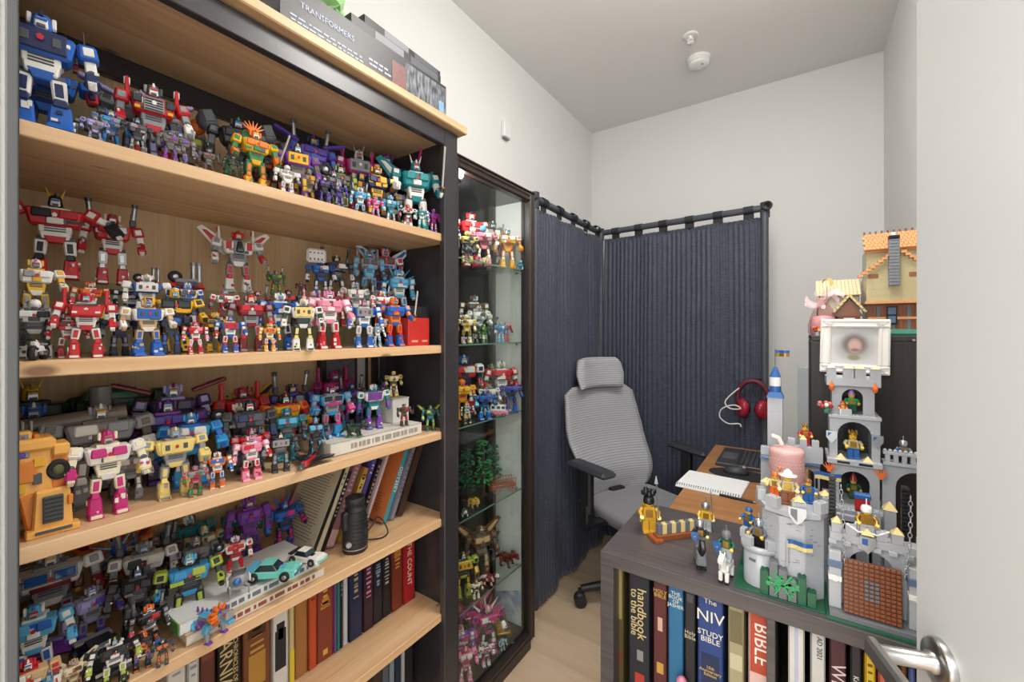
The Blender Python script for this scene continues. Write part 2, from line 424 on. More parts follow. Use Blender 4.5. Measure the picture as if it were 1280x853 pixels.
part('plinth', gc, GX0 + .01, GX1 - .012, GY0, GY1 - .004, 0, .06, m_esp)
crn = part('top_board', gc, GX0 - .004, GX1 + .004, GY0 - .004, GY1 + .006, GT - .008, GT, m_esp, .003)
fr = empty('door', (0, 0, 0)); fr.parent = gc
for nm, y0, y1, z0, z1 in (('door_stile', GY0, GY0 + FW, .055, GT - .01), ('door_stile', GY1 - FW, GY1 + .004, .055, GT - .01), ('door_rail', GY0 + FW, GY1 - FW, GT - .01 - FW, GT - .01), ('door_rail', GY0 + FW, GY1 - FW, .055, .055 + FW)):
    c = ((GX1 - .012), (y0 + y1) / 2, (z0 + z1) / 2); k = MB()
    dy, dz = y1 - y0, z1 - z0
    k.box((0, 0, 0), (.026, dy, dz), m_esp, ch=.003)
    if dz > dy:
        k.box((.013, -dy * .22, 0), (.008, dy * .42, dz), m_esp, ch=.003); k.box((.013, dy * .3, 0), (.006, dy * .25, dz), m_esp, ch=.002)
    else:
        k.box((.013, 0, dz * .28), (.008, dy, dz * .36), m_esp, ch=.003); k.box((.013, 0, -dz * .28), (.006, dy, dz * .25), m_esp, ch=.002)
    k.build(nm, fr, c)
MB().box(((GX1 - .014), (GY0 + GY1) / 2, (.055 + GT - .01) / 2), (.004, GY1 - GY0 - 2 * FW + .01, GT - .065 - 2 * FW + .01), m_glass, ch=0).build('door_glass', fr)
GSH = [1.613, 1.306, 1.013, .680, .354]
for z in GSH:
    s = part('glass_shelf', gc, GX0 + .013, GX1 - .053, GY0 + .016, GY1 - .010, z - .005, z, m_glass, 0)
    MB().box(((GX1 - .0535) - (GX0 + .013 + GX1 - .053) / 2, 0, 0), (.002, GY1 - GY0 - .027, .0048), m_gedge, ch=0).build('shelf_edge', s)
    MB().box((.06, (GY1 - GY0) / 2 - .018, -.008), (.012, .010, .008), m_steel, ch=.001).build('shelf_pin', s)
pk = MB(); pk.lathe((-1.07, 1.17, GT - .030), [(.034, 0), (.034, -.010), (.027, -.012)], m_blk, 24); pko = pk.build('spotlight_ring', gc)
MB().lathe((-1.07, 1.17, GT - .030), [(.026, -.0115), (.02, -.0125), (0, -.013)], plain('spot_lens', '#d8d8d6', .3), 24).build('spotlight_lens', pko)
ltd = bpy.data.lights.new('cabinet_spot', 'POINT'); ltd.energy = 3.0; ltd.shadow_soft_size = .03; ltd.color = (1, .97, .93)
lto = bpy.data.objects.new('cabinet_spot', ltd); COL.objects.link(lto); lto.location = (-1.06, 1.18, GT - .06)

# ================================================================== curtains on a pipe frame
m_pipe = plain('grey_pipe', '#4b4f59', .35)
m_pipe2 = plain('dark_fitting', '#2f3238', .5)
def fabric(name, c1, c2):
    m, nt, p = new_mat(name)
    tc = N(nt, 'ShaderNodeTexCoord'); mp = N(nt, 'ShaderNodeMapping'); mp.inputs['Scale'].default_value = (14, 14, 60)
    nt.links.new(tc.outputs['Object'], mp.inputs[0])
    n = N(nt, 'ShaderNodeTexNoise'); n.inputs['Scale'].default_value = 3; n.inputs['Detail'].default_value = 6
    nt.links.new(mp.outputs[0], n.inputs[0])
    mx = N(nt, 'ShaderNodeMix', data_type='RGBA'); mx.inputs[6].default_value = lin(c1); mx.inputs[7].default_value = lin(c2)
    mr = N(nt, 'ShaderNodeMapRange'); mr.inputs[1].default_value = .35; mr.inputs[2].default_value = .72
    nt.links.new(n.outputs['Fac'], mr.inputs[0]); nt.links.new(mr.outputs[0], mx.inputs[0]); nt.links.new(mx.outputs[2], p.inputs['Base Color'])
    p.inputs['Roughness'].default_value = .55; p.inputs['Sheen Weight'].default_value = .35; p.inputs['Sheen Roughness'].default_value = .4
    b = N(nt, 'ShaderNodeBump'); b.inputs['Strength'].default_value = .5; b.inputs['Distance'].default_value = .004
    nt.links.new(n.outputs['Fac'], b.inputs['Height']); nt.links.new(b.outputs[0], p.inputs['Normal'])
    return m
m_cur = fabric('navy_crinkle_fabric', '#333848', '#4b5162')
m_band = plain('black_band', '#26282e', .7)
RZ = 2.0
CL0, CC, CR0 = Vector((-1.066, 1.76, RZ)), Vector((-1.085, 2.63, RZ)), Vector((-.150, 2.575, RZ))
def curtain(a, b, label, name, seed, flare):
    rnd = random.Random(seed)
    t = empty(name, (a.x, a.y, 0)); tag(t, label, 'curtain', 'navy curtains of the pipe frame booth')
    d = (b - a); L = d.length; d.normalize(); nrm = Vector((-d.y, d.x, 0))
    nu, nv = int(L / .0055), 46
    ph = [rnd.uniform(0, 6.28) for _ in range(8)]
    vs = []; z0, z1 = .02, RZ - .045
    for j in range(nv + 1):
        v = j / nv; z = z0 + (z1 - z0) * v
        for i in range(nu + 1):
            s = i / nu * L
            pl = math.sin(s * 2 * PI / .027 + ph[0] + .8 * math.sin(s * 9 + ph[1]) + .25 * math.sin(z * 5 + s * 4)) * .0045
            big = math.sin(s * 2 * PI / .31 + ph[2] + .5 * math.sin(z * 2.1)) * .013 * (1.1 - .5 * v) + math.sin(s * 2 * PI / .17 + ph[3]) * .006
            cr = math.sin(z * 31 + 3 * math.sin(s * 11 + ph[4])) * .0022 * (math.sin(s * 5 + z * 3 + ph[5]) > 0)
            fl = flare * (1 - v) ** 3
            o = pl + big + cr + fl
            P = d * (s - .0 + .03 * (1 - v) * (s / L - .5)) + nrm * o
            vs.append((P.x, P.y, z))
    fs = [[j * (nu + 1) + i, j * (nu + 1) + i + 1, (j + 1) * (nu + 1) + i + 1, (j + 1) * (nu + 1) + i] for j in range(nv) for i in range(nu)]
    k = MB(); k.add(vs, fs, m_cur, True); o = k.build('curtain_cloth', t)
    so = o.modifiers.new('solid', 'SOLIDIFY'); so.thickness = .0015
    n = 5 if L < .9 else 6
    for i in range(n):
        q = d * (L * (i + .5) / n)
        kb = MB()
        u = Vector((0, 0, 1))
        for a2 in range(12):
            a0 = 2 * PI * a2 / 12; a1 = 2 * PI * (a2 + 1) / 12
            w = d * .024
            c = Vector((q.x, q.y, RZ))
            p0 = c + (nrm * math.cos(a0) + u * math.sin(a0)) * .0225; p1 = c + (nrm * math.cos(a1) + u * math.sin(a1)) * .0225
            kb.add([p0 - w, p0 + w, p1 + w, p1 - w], [[0, 3, 2, 1]], m_band)
        kb.box((q.x, q.y, RZ - .03), (.05, .004, .035), m_band, rot=(0, 0, math.atan2(d.y, d.x)), ch=0)
        kb.build('tab_loop', t)
    return t
curtain(CL0, CC + Vector((.02, -.03, 0)), 'navy crinkled curtain hanging along the left wall beside the glass cabinet', 'curtain', 3, -.02)
curtain(CC + Vector((.03, 0, 0)), CR0, 'navy pleated curtain hanging behind the office chair and desk', 'curtain', 5, -.0)
pf = empty('pipe_frame', (CC.x, CC.y, 0)); tag(pf, 'dark grey plastic pipe frame carrying the navy curtains', 'pipe frame')
def rel(v): return v - Vector((CC.x, CC.y, 0))
MB().cyl(rel(CL0), rel(CC), .0185, m_pipe, n=16).build('top_pipe', pf)
MB().cyl(rel(CC), rel(CR0), .0185, m_pipe, n=16).build('top_pipe', pf)
for q, nm in ((CC + Vector((.012, -.03, 0)), 'upright_pipe'), (CR0 + Vector((0, -.012, 0)), 'upright_pipe'), (CL0, 'upright_pipe')):
    g = rel(q); MB().cyl((g.x, g.y, 0), (g.x, g.y, RZ), .0175, m_pipe, n=16).build(nm, pf)
for q, dd in ((CL0, Vector((0, -1, 0))), (CR0, Vector((.3, -1, 0)).normalized()), (CC, Vector((0, -1, 0)))):
    g = rel(q); k = MB(); k.cyl(g + Vector((0, 0, -.05)), g + Vector((0, 0, .028)), .0225, m_pipe2, n=16)
    k.lathe(g, [(.0225, -.01), (.0235, .05), (.017, .05), (.016, .012), (0, .012)], m_pipe2, 16, axis=dd); k.build('pipe_elbow', pf)

# ================================================================== office chair
m_mesh = plain('grey_mesh_fabric', '#a2a2a8', .75, sheen=.3)
def mesh_fabric():
    m, nt, p = new_mat('ribbed_grey_fabric')
    tc = N(nt, 'ShaderNodeTexCoord'); w = N(nt, 'ShaderNodeTexWave', bands_direction='Z'); w.inputs['Scale'].default_value = 26; w.inputs['Distortion'].default_value = .4
    nt.links.new(tc.outputs['Object'], w.inputs[0])
    mx = N(nt, 'ShaderNodeMix', data_type='RGBA'); mx.inputs[6].default_value = lin('#94949b'); mx.inputs[7].default_value = lin('#b4b4ba')
    nt.links.new(w.outputs['Fac'], mx.inputs[0]); nt.links.new(mx.outputs[2], p.inputs['Base Color'])
    p.inputs['Roughness'].default_value = .8; p.inputs['Sheen Weight'].default_value = .25
    b = N(nt, 'ShaderNodeBump'); b.inputs['Strength'].default_value = .4; b.inputs['Distance'].default_value = .003
    nt.links.new(w.outputs['Fac'], b.inputs['Height']); nt.links.new(b.outputs[0], p.inputs['Normal'])
    return m
m_rib = mesh_fabric()
m_seat = plain('grey_seat_fabric', '#85858a', .85, sheen=.3, bump=.15, bscale=400)
m_bpl = plain('black_plastic', '#1f2024', .45, bump=.03, bscale=200)
m_bpl2 = plain('dark_grey_plastic', '#34363c', .5)
CH = Vector((-.635, 2.085, 0)); CA = math.radians(-27)
chair = empty('office_chair', CH, CA); tag(chair, 'grey mesh office chair with headrest and black armrests at the desk', 'office chair')
def pad(name, prof, parent, m, th, loc=(0, 0, 0), sub=2, crv=0.0, taper=None):
    """closed slab from an outline grid: prof(u,v) -> centre point, normal thickness th(u,v)"""
    nu, nv = 16, 16; vs = []; 
    for side in (1, -1):
        for j in range(nv + 1):
            for i in range(nu + 1):
                u, v = i / nu, j / nv
                vs.append(prof(u, v, side))
    n1 = (nu + 1) * (nv + 1); fs = []
    ix = lambda i, j: j * (nu + 1) + i
    for j in range(nv):
        for i in range(nu):
            fs.append([ix(i, j), ix(i + 1, j), ix(i + 1, j + 1), ix(i, j + 1)])
            fs.append([n1 + ix(i, j), n1 + ix(i, j + 1), n1 + ix(i + 1, j + 1), n1 + ix(i + 1, j)])
    for i in range(nu):
        fs.append([ix(i, 0), n1 + ix(i, 0), n1 + ix(i + 1, 0), ix(i + 1, 0)]); fs.append([ix(i, nv), ix(i + 1, nv), n1 + ix(i + 1, nv), n1 + ix(i, nv)])
    for j in range(nv):
        fs.append([ix(0, j), ix(0, j + 1), n1 + ix(0, j + 1), n1 + ix(0, j)]); fs.append([ix(nu, j), n1 + ix(nu, j), n1 + ix(nu, j + 1), ix(nu, j + 1)])
    k = MB(); k.add(vs, fs, m, True); return k.build(name, parent, loc)
def lerp(a, b, t): return a + (b - a) * t
def back_prof(u, v, s):
    # v 0 bottom .. 1 top ; width widest in the middle, shoulders narrower at the bottom
    z = lerp(.49, 1.045, v); hw = .195 + .068 * math.sin(min(1, v * 1.55) * PI / 2) - .03 * max(0, v - .6) / .4
    if v > .93: hw -= .05 * ((v - .93) / .07) ** 2
    if v < .08: hw -= .05 * ((.08 - v) / .08) ** 2
    y = (u - .5) * 2 * hw
    x = -.24 - .14 * v + .06 * math.exp(-((v - .22) / .2) ** 2) + .045 * (abs(u - .5) * 2) ** 2
    return (x + s * .010, y, z)
pad('backrest', back_prof, chair, m_rib, .02)
def seat_prof(u, v, s):
    x = lerp(-.235, .25, v); hw = .245 - .03 * (abs(v - .5) * 2) ** 4; y = (u - .5) * 2 * hw
    e = 1 - max(abs(u - .5), abs(v - .5)) * 2
    z = .475 + (.04 * min(1, (max(e, 0) * 6)) ** .5 if s > 0 else -.035 * min(1, max(e, 0) * 8) ** .5) - (.03 * max(0, v - .8) / .2)
    return (x, y, z)
pad('seat', seat_prof, chair, m_seat, .06)
def head_prof(u, v, s):
    z = lerp(1.035, 1.205, v); hw = .168 - .02 * abs(v - .45) * 2 - (.03 * ((v - .8) / .2) ** 2 if v > .8 else 0); y = (u - .5) * 2 * hw
    e = min(1, (1 - max(abs(u - .5), abs(v - .5)) * 2) * 5)
    return (-.35 + .05 * (abs(u - .5) * 2) ** 2 - .03 * v + (s * .034 * max(e, 0) ** .5), y, z)
pad('headrest', head_prof, chair, m_rib, .06)
k = MB(); k.box((-.39, 0, 1.03), (.02, .05, .20), m_bpl); k.box((-.36, 0, .78), (.03, .07, .5), m_bpl, rot=(0, -.2, 0)); k.box((-.27, 0, .5), (.2, .09, .05), m_bpl); k.build('spine', chair)
for s in (-1, 1):
    k = MB(); k.box((0, 0, 0), (.255, .09, .028), m_bpl2, ch=.012, taper=(.96, .9)); pdo = k.build('armrest', chair, (.0, s * .335, .728), (0, 0, -s * .06))
    k = MB(); k.box((-.02, 0, -.11), (.065, .036, .20), m_bpl, ch=.008); k.box((-.02, 0, -.215), (.05, .05, .09), m_bpl, ch=.006); k.cyl((-.02, -s * .03, -.262), (-.02, s * .025, -.262), .028, m_bpl, n=14); k.box((-.02, -s * .09, -.268), (.05, .16, .022), m_bpl); k.build('arm_post', pdo)
k = MB(); k.box((0, 0, .425), (.24, .2, .05), m_bpl); k.cyl((0, 0, .42), (0, 0, .26), .025, m_bpl); k.cyl((0, 0, .30), (0, 0, .09), .036, m_bpl); k.build('gas_column', chair)
for i in range(5):
    a = PI + math.radians(-10) + i * 2 * PI / 5
    c, s_ = math.cos(a), math.sin(a)
    k = MB(); k.tube([(0, 0, .115), (c * .12, s_ * .12, .115), (c * .31, s_ * .31, .085)], [.03, .025, .017], m_bpl, n=8)
    lg = k.build('base_leg', chair)
    k = MB(); q = Vector((c * .315, s_ * .315, .03))
    tx = Vector((-s_, c, 0)); 
    for w in (-1, 1): k.cyl(q + tx * w * .008, q + tx * w * .024, .029, m_bpl, n=16)
    k.cyl(q, q + Vector((0, 0, .055)), .010, m_bpl); k.ball(q + Vector((0, 0, .012)), .026, m_bpl2, 12); k.build('caster', lg)

# ================================================================== cube shelf (foreground right) and desk
m_kal = wood('grey_brown_laminate', '#605a5b', '#413c3d', 0, rough=.35, grain=60, stretch=.03, tint=.04, spec=.5)
m_kale = plain('laminate_edge', '#6b6364', .4, var=.06)
KX0, KX1, KY0, KY1, KZ = -.437, .335, 1.056, 1.44, .77
ks = empty('cube_shelf', (0, 0, 0)); tag(ks, 'low grey-brown cube shelf unit with books under the toy castle', 'shelf unit')
part('top_board', ks, KX0, KX1, KY0, KY1, KZ - .036, KZ, m_kal, .0015)
part('side_board', ks, KX0, KX0 + .036, KY0 + .001, KY1, 0, KZ - .036, m_kal, .0015)
part('side_board', ks, KX1 - .036, KX1, KY0 + .001, KY1, 0, KZ - .036, m_kal, .0015)
part('bottom_board', ks, KX0 + .036, KX1 - .036, KY0 + .001, KY1, 0, .036, m_kal, .0015)
KM = (KX0 + KX1) / 2
part('divider', ks, KM - .008, KM + .008, KY0 + .002, KY1, .036, KZ - .036, m_kal, .001)
for a, b in ((KX0 + .036, KM - .008), (KM + .008, KX1 - .036)): part('middle_board', ks, a, b, KY0 + .002, KY1, .377, .393, m_kal, .001)
part('back_board', ks, KX0 + .036, KX1 - .036, KY1 - .004, KY1 - .001, .036, KZ - .036, plain('black_board', '#161617', .7), 0)
m_desk = wood('walnut_laminate', '#c08c5c', '#98683e', 0, rough=.35, grain=16, stretch=.07, tint=.04, spec=.5)
dk = empty('desk', (0, 0, 0)); tag(dk, 'brown wood-grain desk with black legs against the right wall', 'desk')
part('desktop', dk, -.375, XR - .012, 1.446, 2.50, .716, .742, m_desk, .003)
for x, y in ((-.33, 1.50), (-.33, 2.44), (.31, 1.50), (.31, 2.44)): part('leg', dk, x - .02, x + .02, y - .02, y + .02, 0, .716, m_bpl)
part('frame_rail', dk, -.33, .31, 1.49, 1.51, .68, .716, m_bpl); part('frame_rail', dk, -.33, .31, 2.43, 2.45, .68, .716, m_bpl)
# dark hutch standing on the desk behind the castle
m_hut = wood('dark_ash_veneer', '#3b3534', '#272322', 2, rough=.45, grain=50, stretch=.03, tint=.03)
ht = empty('desk_hutch', (0, 0, 0)); tag(ht, 'dark wood cabinet standing on the desk behind the toy castle', 'cabinet')
HX0, HX1, HY0, HY1, HZ = .028, XR - .006, 1.60, 1.98, 1.338
part('front_panel', ht, HX0, HX1, HY0, HY0 + .016, .742, HZ - .016, m_hut)
part('side_panel', ht, HX0, HX0 + .016, HY0 + .016, HY1, .742, HZ - .016, m_hut)
part('side_panel', ht, HX1 - .016, HX1, HY0 + .016, HY1, .742, HZ - .016, m_hut)
part('top_board', ht, HX0, HX1, HY0, HY1, HZ - .016, HZ, m_hut); part('back_panel', ht, HX0 + .016, HX1 - .016, HY1 - .01, HY1, .742, HZ - .016, m_hut)
k = MB(); k.lathe((HX0 + .235, HY0, HZ - .012), [(.004, 0), (.003, .001)], m_steel, 10, axis=(0, -1, 0)); k.build('screw', ht)
# ================================================================== toys
PALETTE = dict(R='#c4202a', D='#7c1c26', O='#e5731f', Y='#e6b020', y='#ead27c', G='#2f8048', g='#25402f', T='#1b858c', t='#72cdbf', C='#5cb0dc', B='#2160b8', b='#1d2b57',
    V='#5a42ae', P='#7b3da3', p='#40305c', L='#a9a6dc', M='#c5287c', K='#e78ca9', W='#e9e7e2', A='#8f9095', a='#505258', N='#1e1f23', E='#6b4630', e='#cdab7e', U='#73695f', l='#a9b83c', o='#5b5e37', H='#efe6c8', c='#2f93c9')
def tm(c):
    if c == 'S': return plain('toy_silver', '#b4b6ba', .3, .85)
    if c == 'J': return plain('toy_gold', '#c79a3a', .3, .8)
    if c == 'X': return plain('toy_dark_glass', '#223038', .08, 0, .8)
    if c == 'Z': return plain('toy_blue_glass', '#2b63a8', .1, 0, .8)
    return plain('toy_plastic_' + {'R': 'red', 'D': 'dark_red', 'O': 'orange', 'Y': 'yellow', 'y': 'cream_yellow', 'G': 'green', 'g': 'dark_green', 'T': 'teal', 't': 'mint', 'C': 'sky', 'B': 'blue', 'b': 'navy', 'V': 'violet', 'P': 'purple', 'p': 'plum', 'L': 'lavender', 'M': 'magenta', 'K': 'pink', 'W': 'white', 'A': 'grey', 'a': 'dark_grey', 'N': 'black', 'E': 'brown', 'e': 'tan', 'U': 'taupe', 'l': 'lime', 'o': 'olive', 'H': 'ivory', 'c': 'azure'}[c], PALETTE[c], .36)
m_tyre = plain('toy_tyre', '#17181a', .6)
def wheel(mb, c, r, w, axis=(0, 1, 0), hub='S', n=14):
    a = Vector(axis).normalized(); c = Vector(c)
    mb.lathe(c, [(r * .55, -w * .5), (r * .9, -w * .5), (r, -w * .3), (r, w * .3), (r * .9, w * .5), (r * .55, w * .5), (r * .5, w * .3), (0, w * .32)], m_tyre, n, axis=a)
    mb.lathe(c + a * w * .25, [(r * .5, 0), (r * .45, w * .2), (r * .15, w * .15), (0, w * .2)], tm(hub), n, axis=a)
    mb.lathe(c - a * w * .25, [(r * .5, 0), (r * .45, w * .2), (0, w * .2)], tm(hub), n, axis=-a)
def greeble(mb, c, s, cols, rnd, n=4, ax=0, sgn=1):
    """small raised panels on the face of a box (centre c, size s) that looks along axis ax"""
    o = [0, 1, 2]; o.remove(ax)
    for _ in range(n):
        p = list(c); q = [0, 0, 0]
        p[ax] += sgn * s[ax] * .5; q[ax] = s[ax] * rnd.uniform(.06, .16)
        for k in o:
            p[k] += rnd.uniform(-.36, .36) * s[k]; q[k] = s[k] * rnd.uniform(.12, .34)
        mb.box(p, q, tm(rnd.choice(cols)), ch=min(q) * .15)
def robot(loc, h, yaw, pal, feats, label, group, bulk=1.0, seed=0, name='toy_robot'):
    rnd = random.Random(seed)
    m1, m2, m3, mh = pal[0], pal[1], pal[2], pal[3]
    fs = feats.split()
    root = empty(name, loc, yaw); tag(root, label, 'toy robot', group)
    bulk *= 1.06; b = bulk; SC = Matrix.Diagonal((h * (.8 + .2 * b), h, h, 1))
    def mb():
        k = MB(); k.M = SC; return k
    lw = .5 * b * rnd.uniform(.95, 1.05)      # half-width measure
    hipz = .45; spl = rnd.uniform(.05, .16)
    # --- torso
    k = mb(); cw = .36 * b; cd = .19
    k.box((0, 0, .50), (.13, .17 * b, .09), tm(m2), taper=(1.05, 1.1)); k.box((0, 0, .455), (.12, .10 * b, .08), tm(m1), taper=(1.2, 1.5))
    k.box((0, 0, .575), (.12, .20 * b, .08), tm(m2)); 
    for i in range(3): k.box((.062, 0, .548 + i * .026), (.012, .13 * b, .014), tm('a' if m2 != 'a' else 'A'), ch=.003)
    k.box((0, 0, .70), (cd, cw * .86, .19), tm(m1), taper=(1.1, 1.16), ch=.022)
    k.box((-.02, 0, .80), (.13, cw * .5, .05), tm(m2)); k.cyl((0, 0, .79), (0, 0, .85), .035, tm('a'), n=8)
    ty = 'plain'
    for q in ('glass', 'grille', 'hood', 'cockpit', 'panels'):
        if q in fs: ty = q
    fx = cd * .5
    if ty == 'glass':
        for s in (-1, 1): k.box((fx + .008, s * cw * .21, .735), (.03, cw * .34, .10), tm('Z' if 'blueglass' in fs else 'X'), ch=.012); k.box((fx + .006, s * cw * .21, .735), (.018, cw * .40, .125), tm(m2), ch=.008)
        k.box((fx + .01, 0, .635), (.03, cw * .6, .045), tm(m3))
    elif ty == 'grille':
        k.box((fx + .012, 0, .70), (.03, cw * .46, .15), tm('S'), ch=.008)
        for i in range(5): k.box((fx + .03, 0, .645 + i * .028), (.01, cw * .40, .014), tm('N'), ch=.002)
        for s in (-1, 1): k.box((fx + .01, s * cw * .36, .74), (.03, cw * .2, .09), tm('X'), ch=.008); k.box((fx + .012, s * cw * .36, .645), (.02, .05, .035), tm('Y'), ch=.004)
    elif ty == 'hood':
        k.box((fx + .035, 0, .72), (.09, cw * .82, .15), tm(m1), taper=(.5, .9), ch=.014); k.box((fx + .05, 0, .79), (.06, cw * .6, .03), tm('X'), ch=.006)
        for s in (-1, 1): k.box((fx + .078, s * cw * .30, .675), (.014, .055, .03), tm('W'), ch=.004)
        k.box((fx + .075, 0, .645), (.03, cw * .7, .025), tm(m3), ch=.004)
    elif ty == 'cockpit':
        k.box((fx + .03, 0, .71), (.07, .11, .17), tm('X'), taper=(.5, .6), ch=.016); k.box((fx + .01, 0, .70), (.04, .15, .2), tm(m2), ch=.01)
        for s in (-1, 1): k.box((fx + .006, s * cw * .33, .73), (.03, .07, .12), tm(m3), ch=.006)
    elif ty == 'panels':
        k.box((fx + .006, 0, .715), (.026, cw * .74, .17), tm(m3), ch=.008)
        for s in (-1, 1): k.box((fx + .02, s * cw * .22, .715), (.016, .05, .075), tm('a'), ch=.004)
    else:
        for s in (-1, 1): k.box((fx + .008, s * cw * .22, .74), (.04, cw * .34, .10), tm(m3 if rnd.random() < .5 else m1), ch=.012, taper=(.7, .9)); 
        k.box((fx + .004, 0, .66), (.03, cw * .28, .07), tm(m2), ch=.008)
    em = k
    em.add([(fx + .045 if ty != 'hood' else fx + .07, q[0] * .028, .72 + q[1] * .028) for q in ((0, 1), (-.8, .3), (-.5, -.8), (.5, -.8), (.8, .3))], [[0, 1, 2, 3, 4]], tm('R' if m1 not in 'RDM' else 'W'))
    greeble(k, (0, 0, .70), (cd, cw, .2), [m2, m3, 'a'], rnd, 3)
    torso = k.build('torso', root)
    # --- head
    k = mb(); hz = .825
    if 'dome' in fs: k.ball((0, 0, hz + .08), .085, tm(mh), 12)
    else: k.box((-.008, 0, hz + .07), (.12, .125, .135), tm(mh), taper=(.8, .8), ch=.022)
    k.box((.05, 0, hz + .052), (.03, .082, .085), tm('A' if mh in 'WS' else 'W' if rnd.random() < .35 else 'S'), taper=(.9, .9), ch=.01)
    k.box((.066, 0, hz + .075), (.012, .07, .02), tm(rnd.choice('CYRB')), ch=.003); k.box((.062, 0, hz + .025), (.016, .05, .028), tm('a'), ch=.004)
    k.box((.035, 0, hz + .13), (.06, .03, .05), tm(m3), taper=(.5, .6), ch=.006)
    for s in (-1, 1):
        if 'horns' in fs: k.box((.0, s * .06, hz + .165), (.02, .022, .13), tm('Y' if 'yhorns' in fs else m3), rot=(-s * .3, 0, 0), taper=(.3, .3), ch=.003)
        else: k.box((0, s * .07, hz + .085), (.045, .028, .085), tm(m2 if rnd.random() < .5 else mh), ch=.006)
    k.build('head', root)
    # --- arms
    if 'noarms' not in fs:
        for s in (-1, 1):
            out = rnd.uniform(.04, .24); fw = rnd.uniform(-.25, .45)
            if 'tpose' in fs: out = 1.1
            if ('sword' in fs or 'rifle' in fs) and s == 1: fw = rnd.uniform(.3, .7)
            k = mb(); k.box((0, s * .03, .005), (.14, .12 * b, .13), tm(m1 if 'shoulder' not in fs else m3), ch=.018, taper=(.9, .9)); k.box((.06, s * .035, .01), (.03, .07, .07), tm(m2), ch=.006)
            k.box((0, s * .035, -.10), (.075, .075, .12), tm(m2), ch=.01); k.cyl((-.045, s * .035, -.165), (.045, s * .035, -.165), .034, tm('a'), n=8)
            if 'wheels' in fs: wheel(k, (0, s * .10 * b, .01), .062, .045, (0, s, 0))
            sh = Vector((-.005 * h, s * (.215 * b) * h, .745 * h))
            arm = k.build('arm', root, sh, (s * out, -fw, 0))
            k = mb(); fwid = .095 if 'bigfist' not in fs else .14
            k.box((0, 0, -.085), (fwid * 1.05, fwid, .15), tm(m1 if rnd.random() < .6 else m3), taper=(.86, .86), ch=.014); greeble(k, (0, 0, -.085), (fwid * 1.05, fwid, .15), [m2, m3], rnd, 2); greeble(k, (0, 0, -.085), (fwid, fwid, .15), [m2, m3], rnd, 1, 1, s)
            k.box((.005, 0, -.185), (.06, .055, .05), tm(m2 if m2 != m1 else 'a'), ch=.01); 
            for i in range(4): k.box((.036, (i - 1.5) * .0145, -.19), (.014, .012, .036), tm(m2 if m2 != m1 else 'a'), ch=.003)
            fo = k.build('forearm', arm, (0, s * .035 * h, -.165 * h), (-s * out * .5, -rnd.uniform(.1, .9), 0))
            if s == 1 and 'sword' in fs:
                w = mb(); w.box((.02, 0, -.19), (.16, .022, .022), tm('a'), ch=.004); w.box((.11, 0, -.19), (.02, .03, .09), tm('J'), ch=.004); w.box((.36, 0, -.19), (.48, .012, .045), tm('W' if 'wsword' in fs else 'M' if 'msword' in fs else 'S'), ch=.004, shear=(0, 0)); w.build('sword', fo)
            if s == 1 and 'rifle' in fs:
                w = mb(); w.box((.08, 0, -.185), (.2, .035, .05), tm('a'), ch=.006); w.cyl((.17, 0, -.18), (.36, 0, -.18), .014, tm('N'), n=8); w.box((.03, 0, -.235), (.03, .026, .06), tm('N')); w.cyl((.06, 0, -.145), (.15, 0, -.145), .013, tm('S'), n=8); w.build('blaster', fo)
            if s == -1 and 'shield' in fs:
                w = mb(); w.box((.0, -.075, -.09), (.19, .025, .2), tm(m3), ch=.01); w.box((.0, -.09, -.09), (.12, .012, .13), tm(m2), ch=.004); w.build('shield', fo)
    # --- legs
    for s in (-1, 1):
        k = mb(); k.cyl((0, -.04, 0), (0, .04, 0), .045, tm('a'), n=8); k.box((0, 0, -.09), (.09, .085 * (.6 + .4 * b), .17), tm(m2), taper=(1.1, 1.1), ch=.012); k.box((.047, 0, -.09), (.012, .05, .11), tm(m3), ch=.004)
        leg = k.build('leg', root, (0, s * .085 * b * h, hipz * h), (s * spl, 0, 0))
        k = mb(); sw = .12 * (.6 + .4 * b) * (1.25 if 'boots' in fs else 1)
        k.box((0, 0, -.125), (.125, sw, .20), tm(m1 if 'legs3' not in fs else m3), taper=(.85, .82), ch=.016)
        k.box((.035, 0, -.01), (.07, sw * .6, .07), tm(m3), ch=.01, taper=(.8, .8)); greeble(k, (0, 0, -.13), (.125, sw, .19), [m2, m3, m1], rnd, 3); greeble(k, (0, 0, -.13), (.12, sw, .19), [m2, m3], rnd, 2, 1, s)
        k.box((.035, 0, -.232), (.19 if 'boots' not in fs else .26, sw * 1.04, .056), tm(m1 if 'legs3' not in fs else m3), taper=(.78, .86), ch=.01); k.box((.10, 0, -.235), (.06, sw * .8, .04), tm(m2), ch=.008)
        if 'wheels' in fs: wheel(k, (-.01, s * sw * .55, -.17), .055, .04, (0, s, 0))
        k.build('shin', leg, (0, 0, -.19 * h), (-s * spl, 0, 0))
    # --- extras carried on the back and shoulders
    if 'nopack' not in fs:
        k = mb(); k.box((-.135, 0, .70), (.09, cw * .6, .2), tm(m2), ch=.014); greeble(k, (-.135, 0, .70), (.1, cw * .6, .2), [m1, m3, 'a'], rnd, 4, 0, -1); k.build('backpack', root)
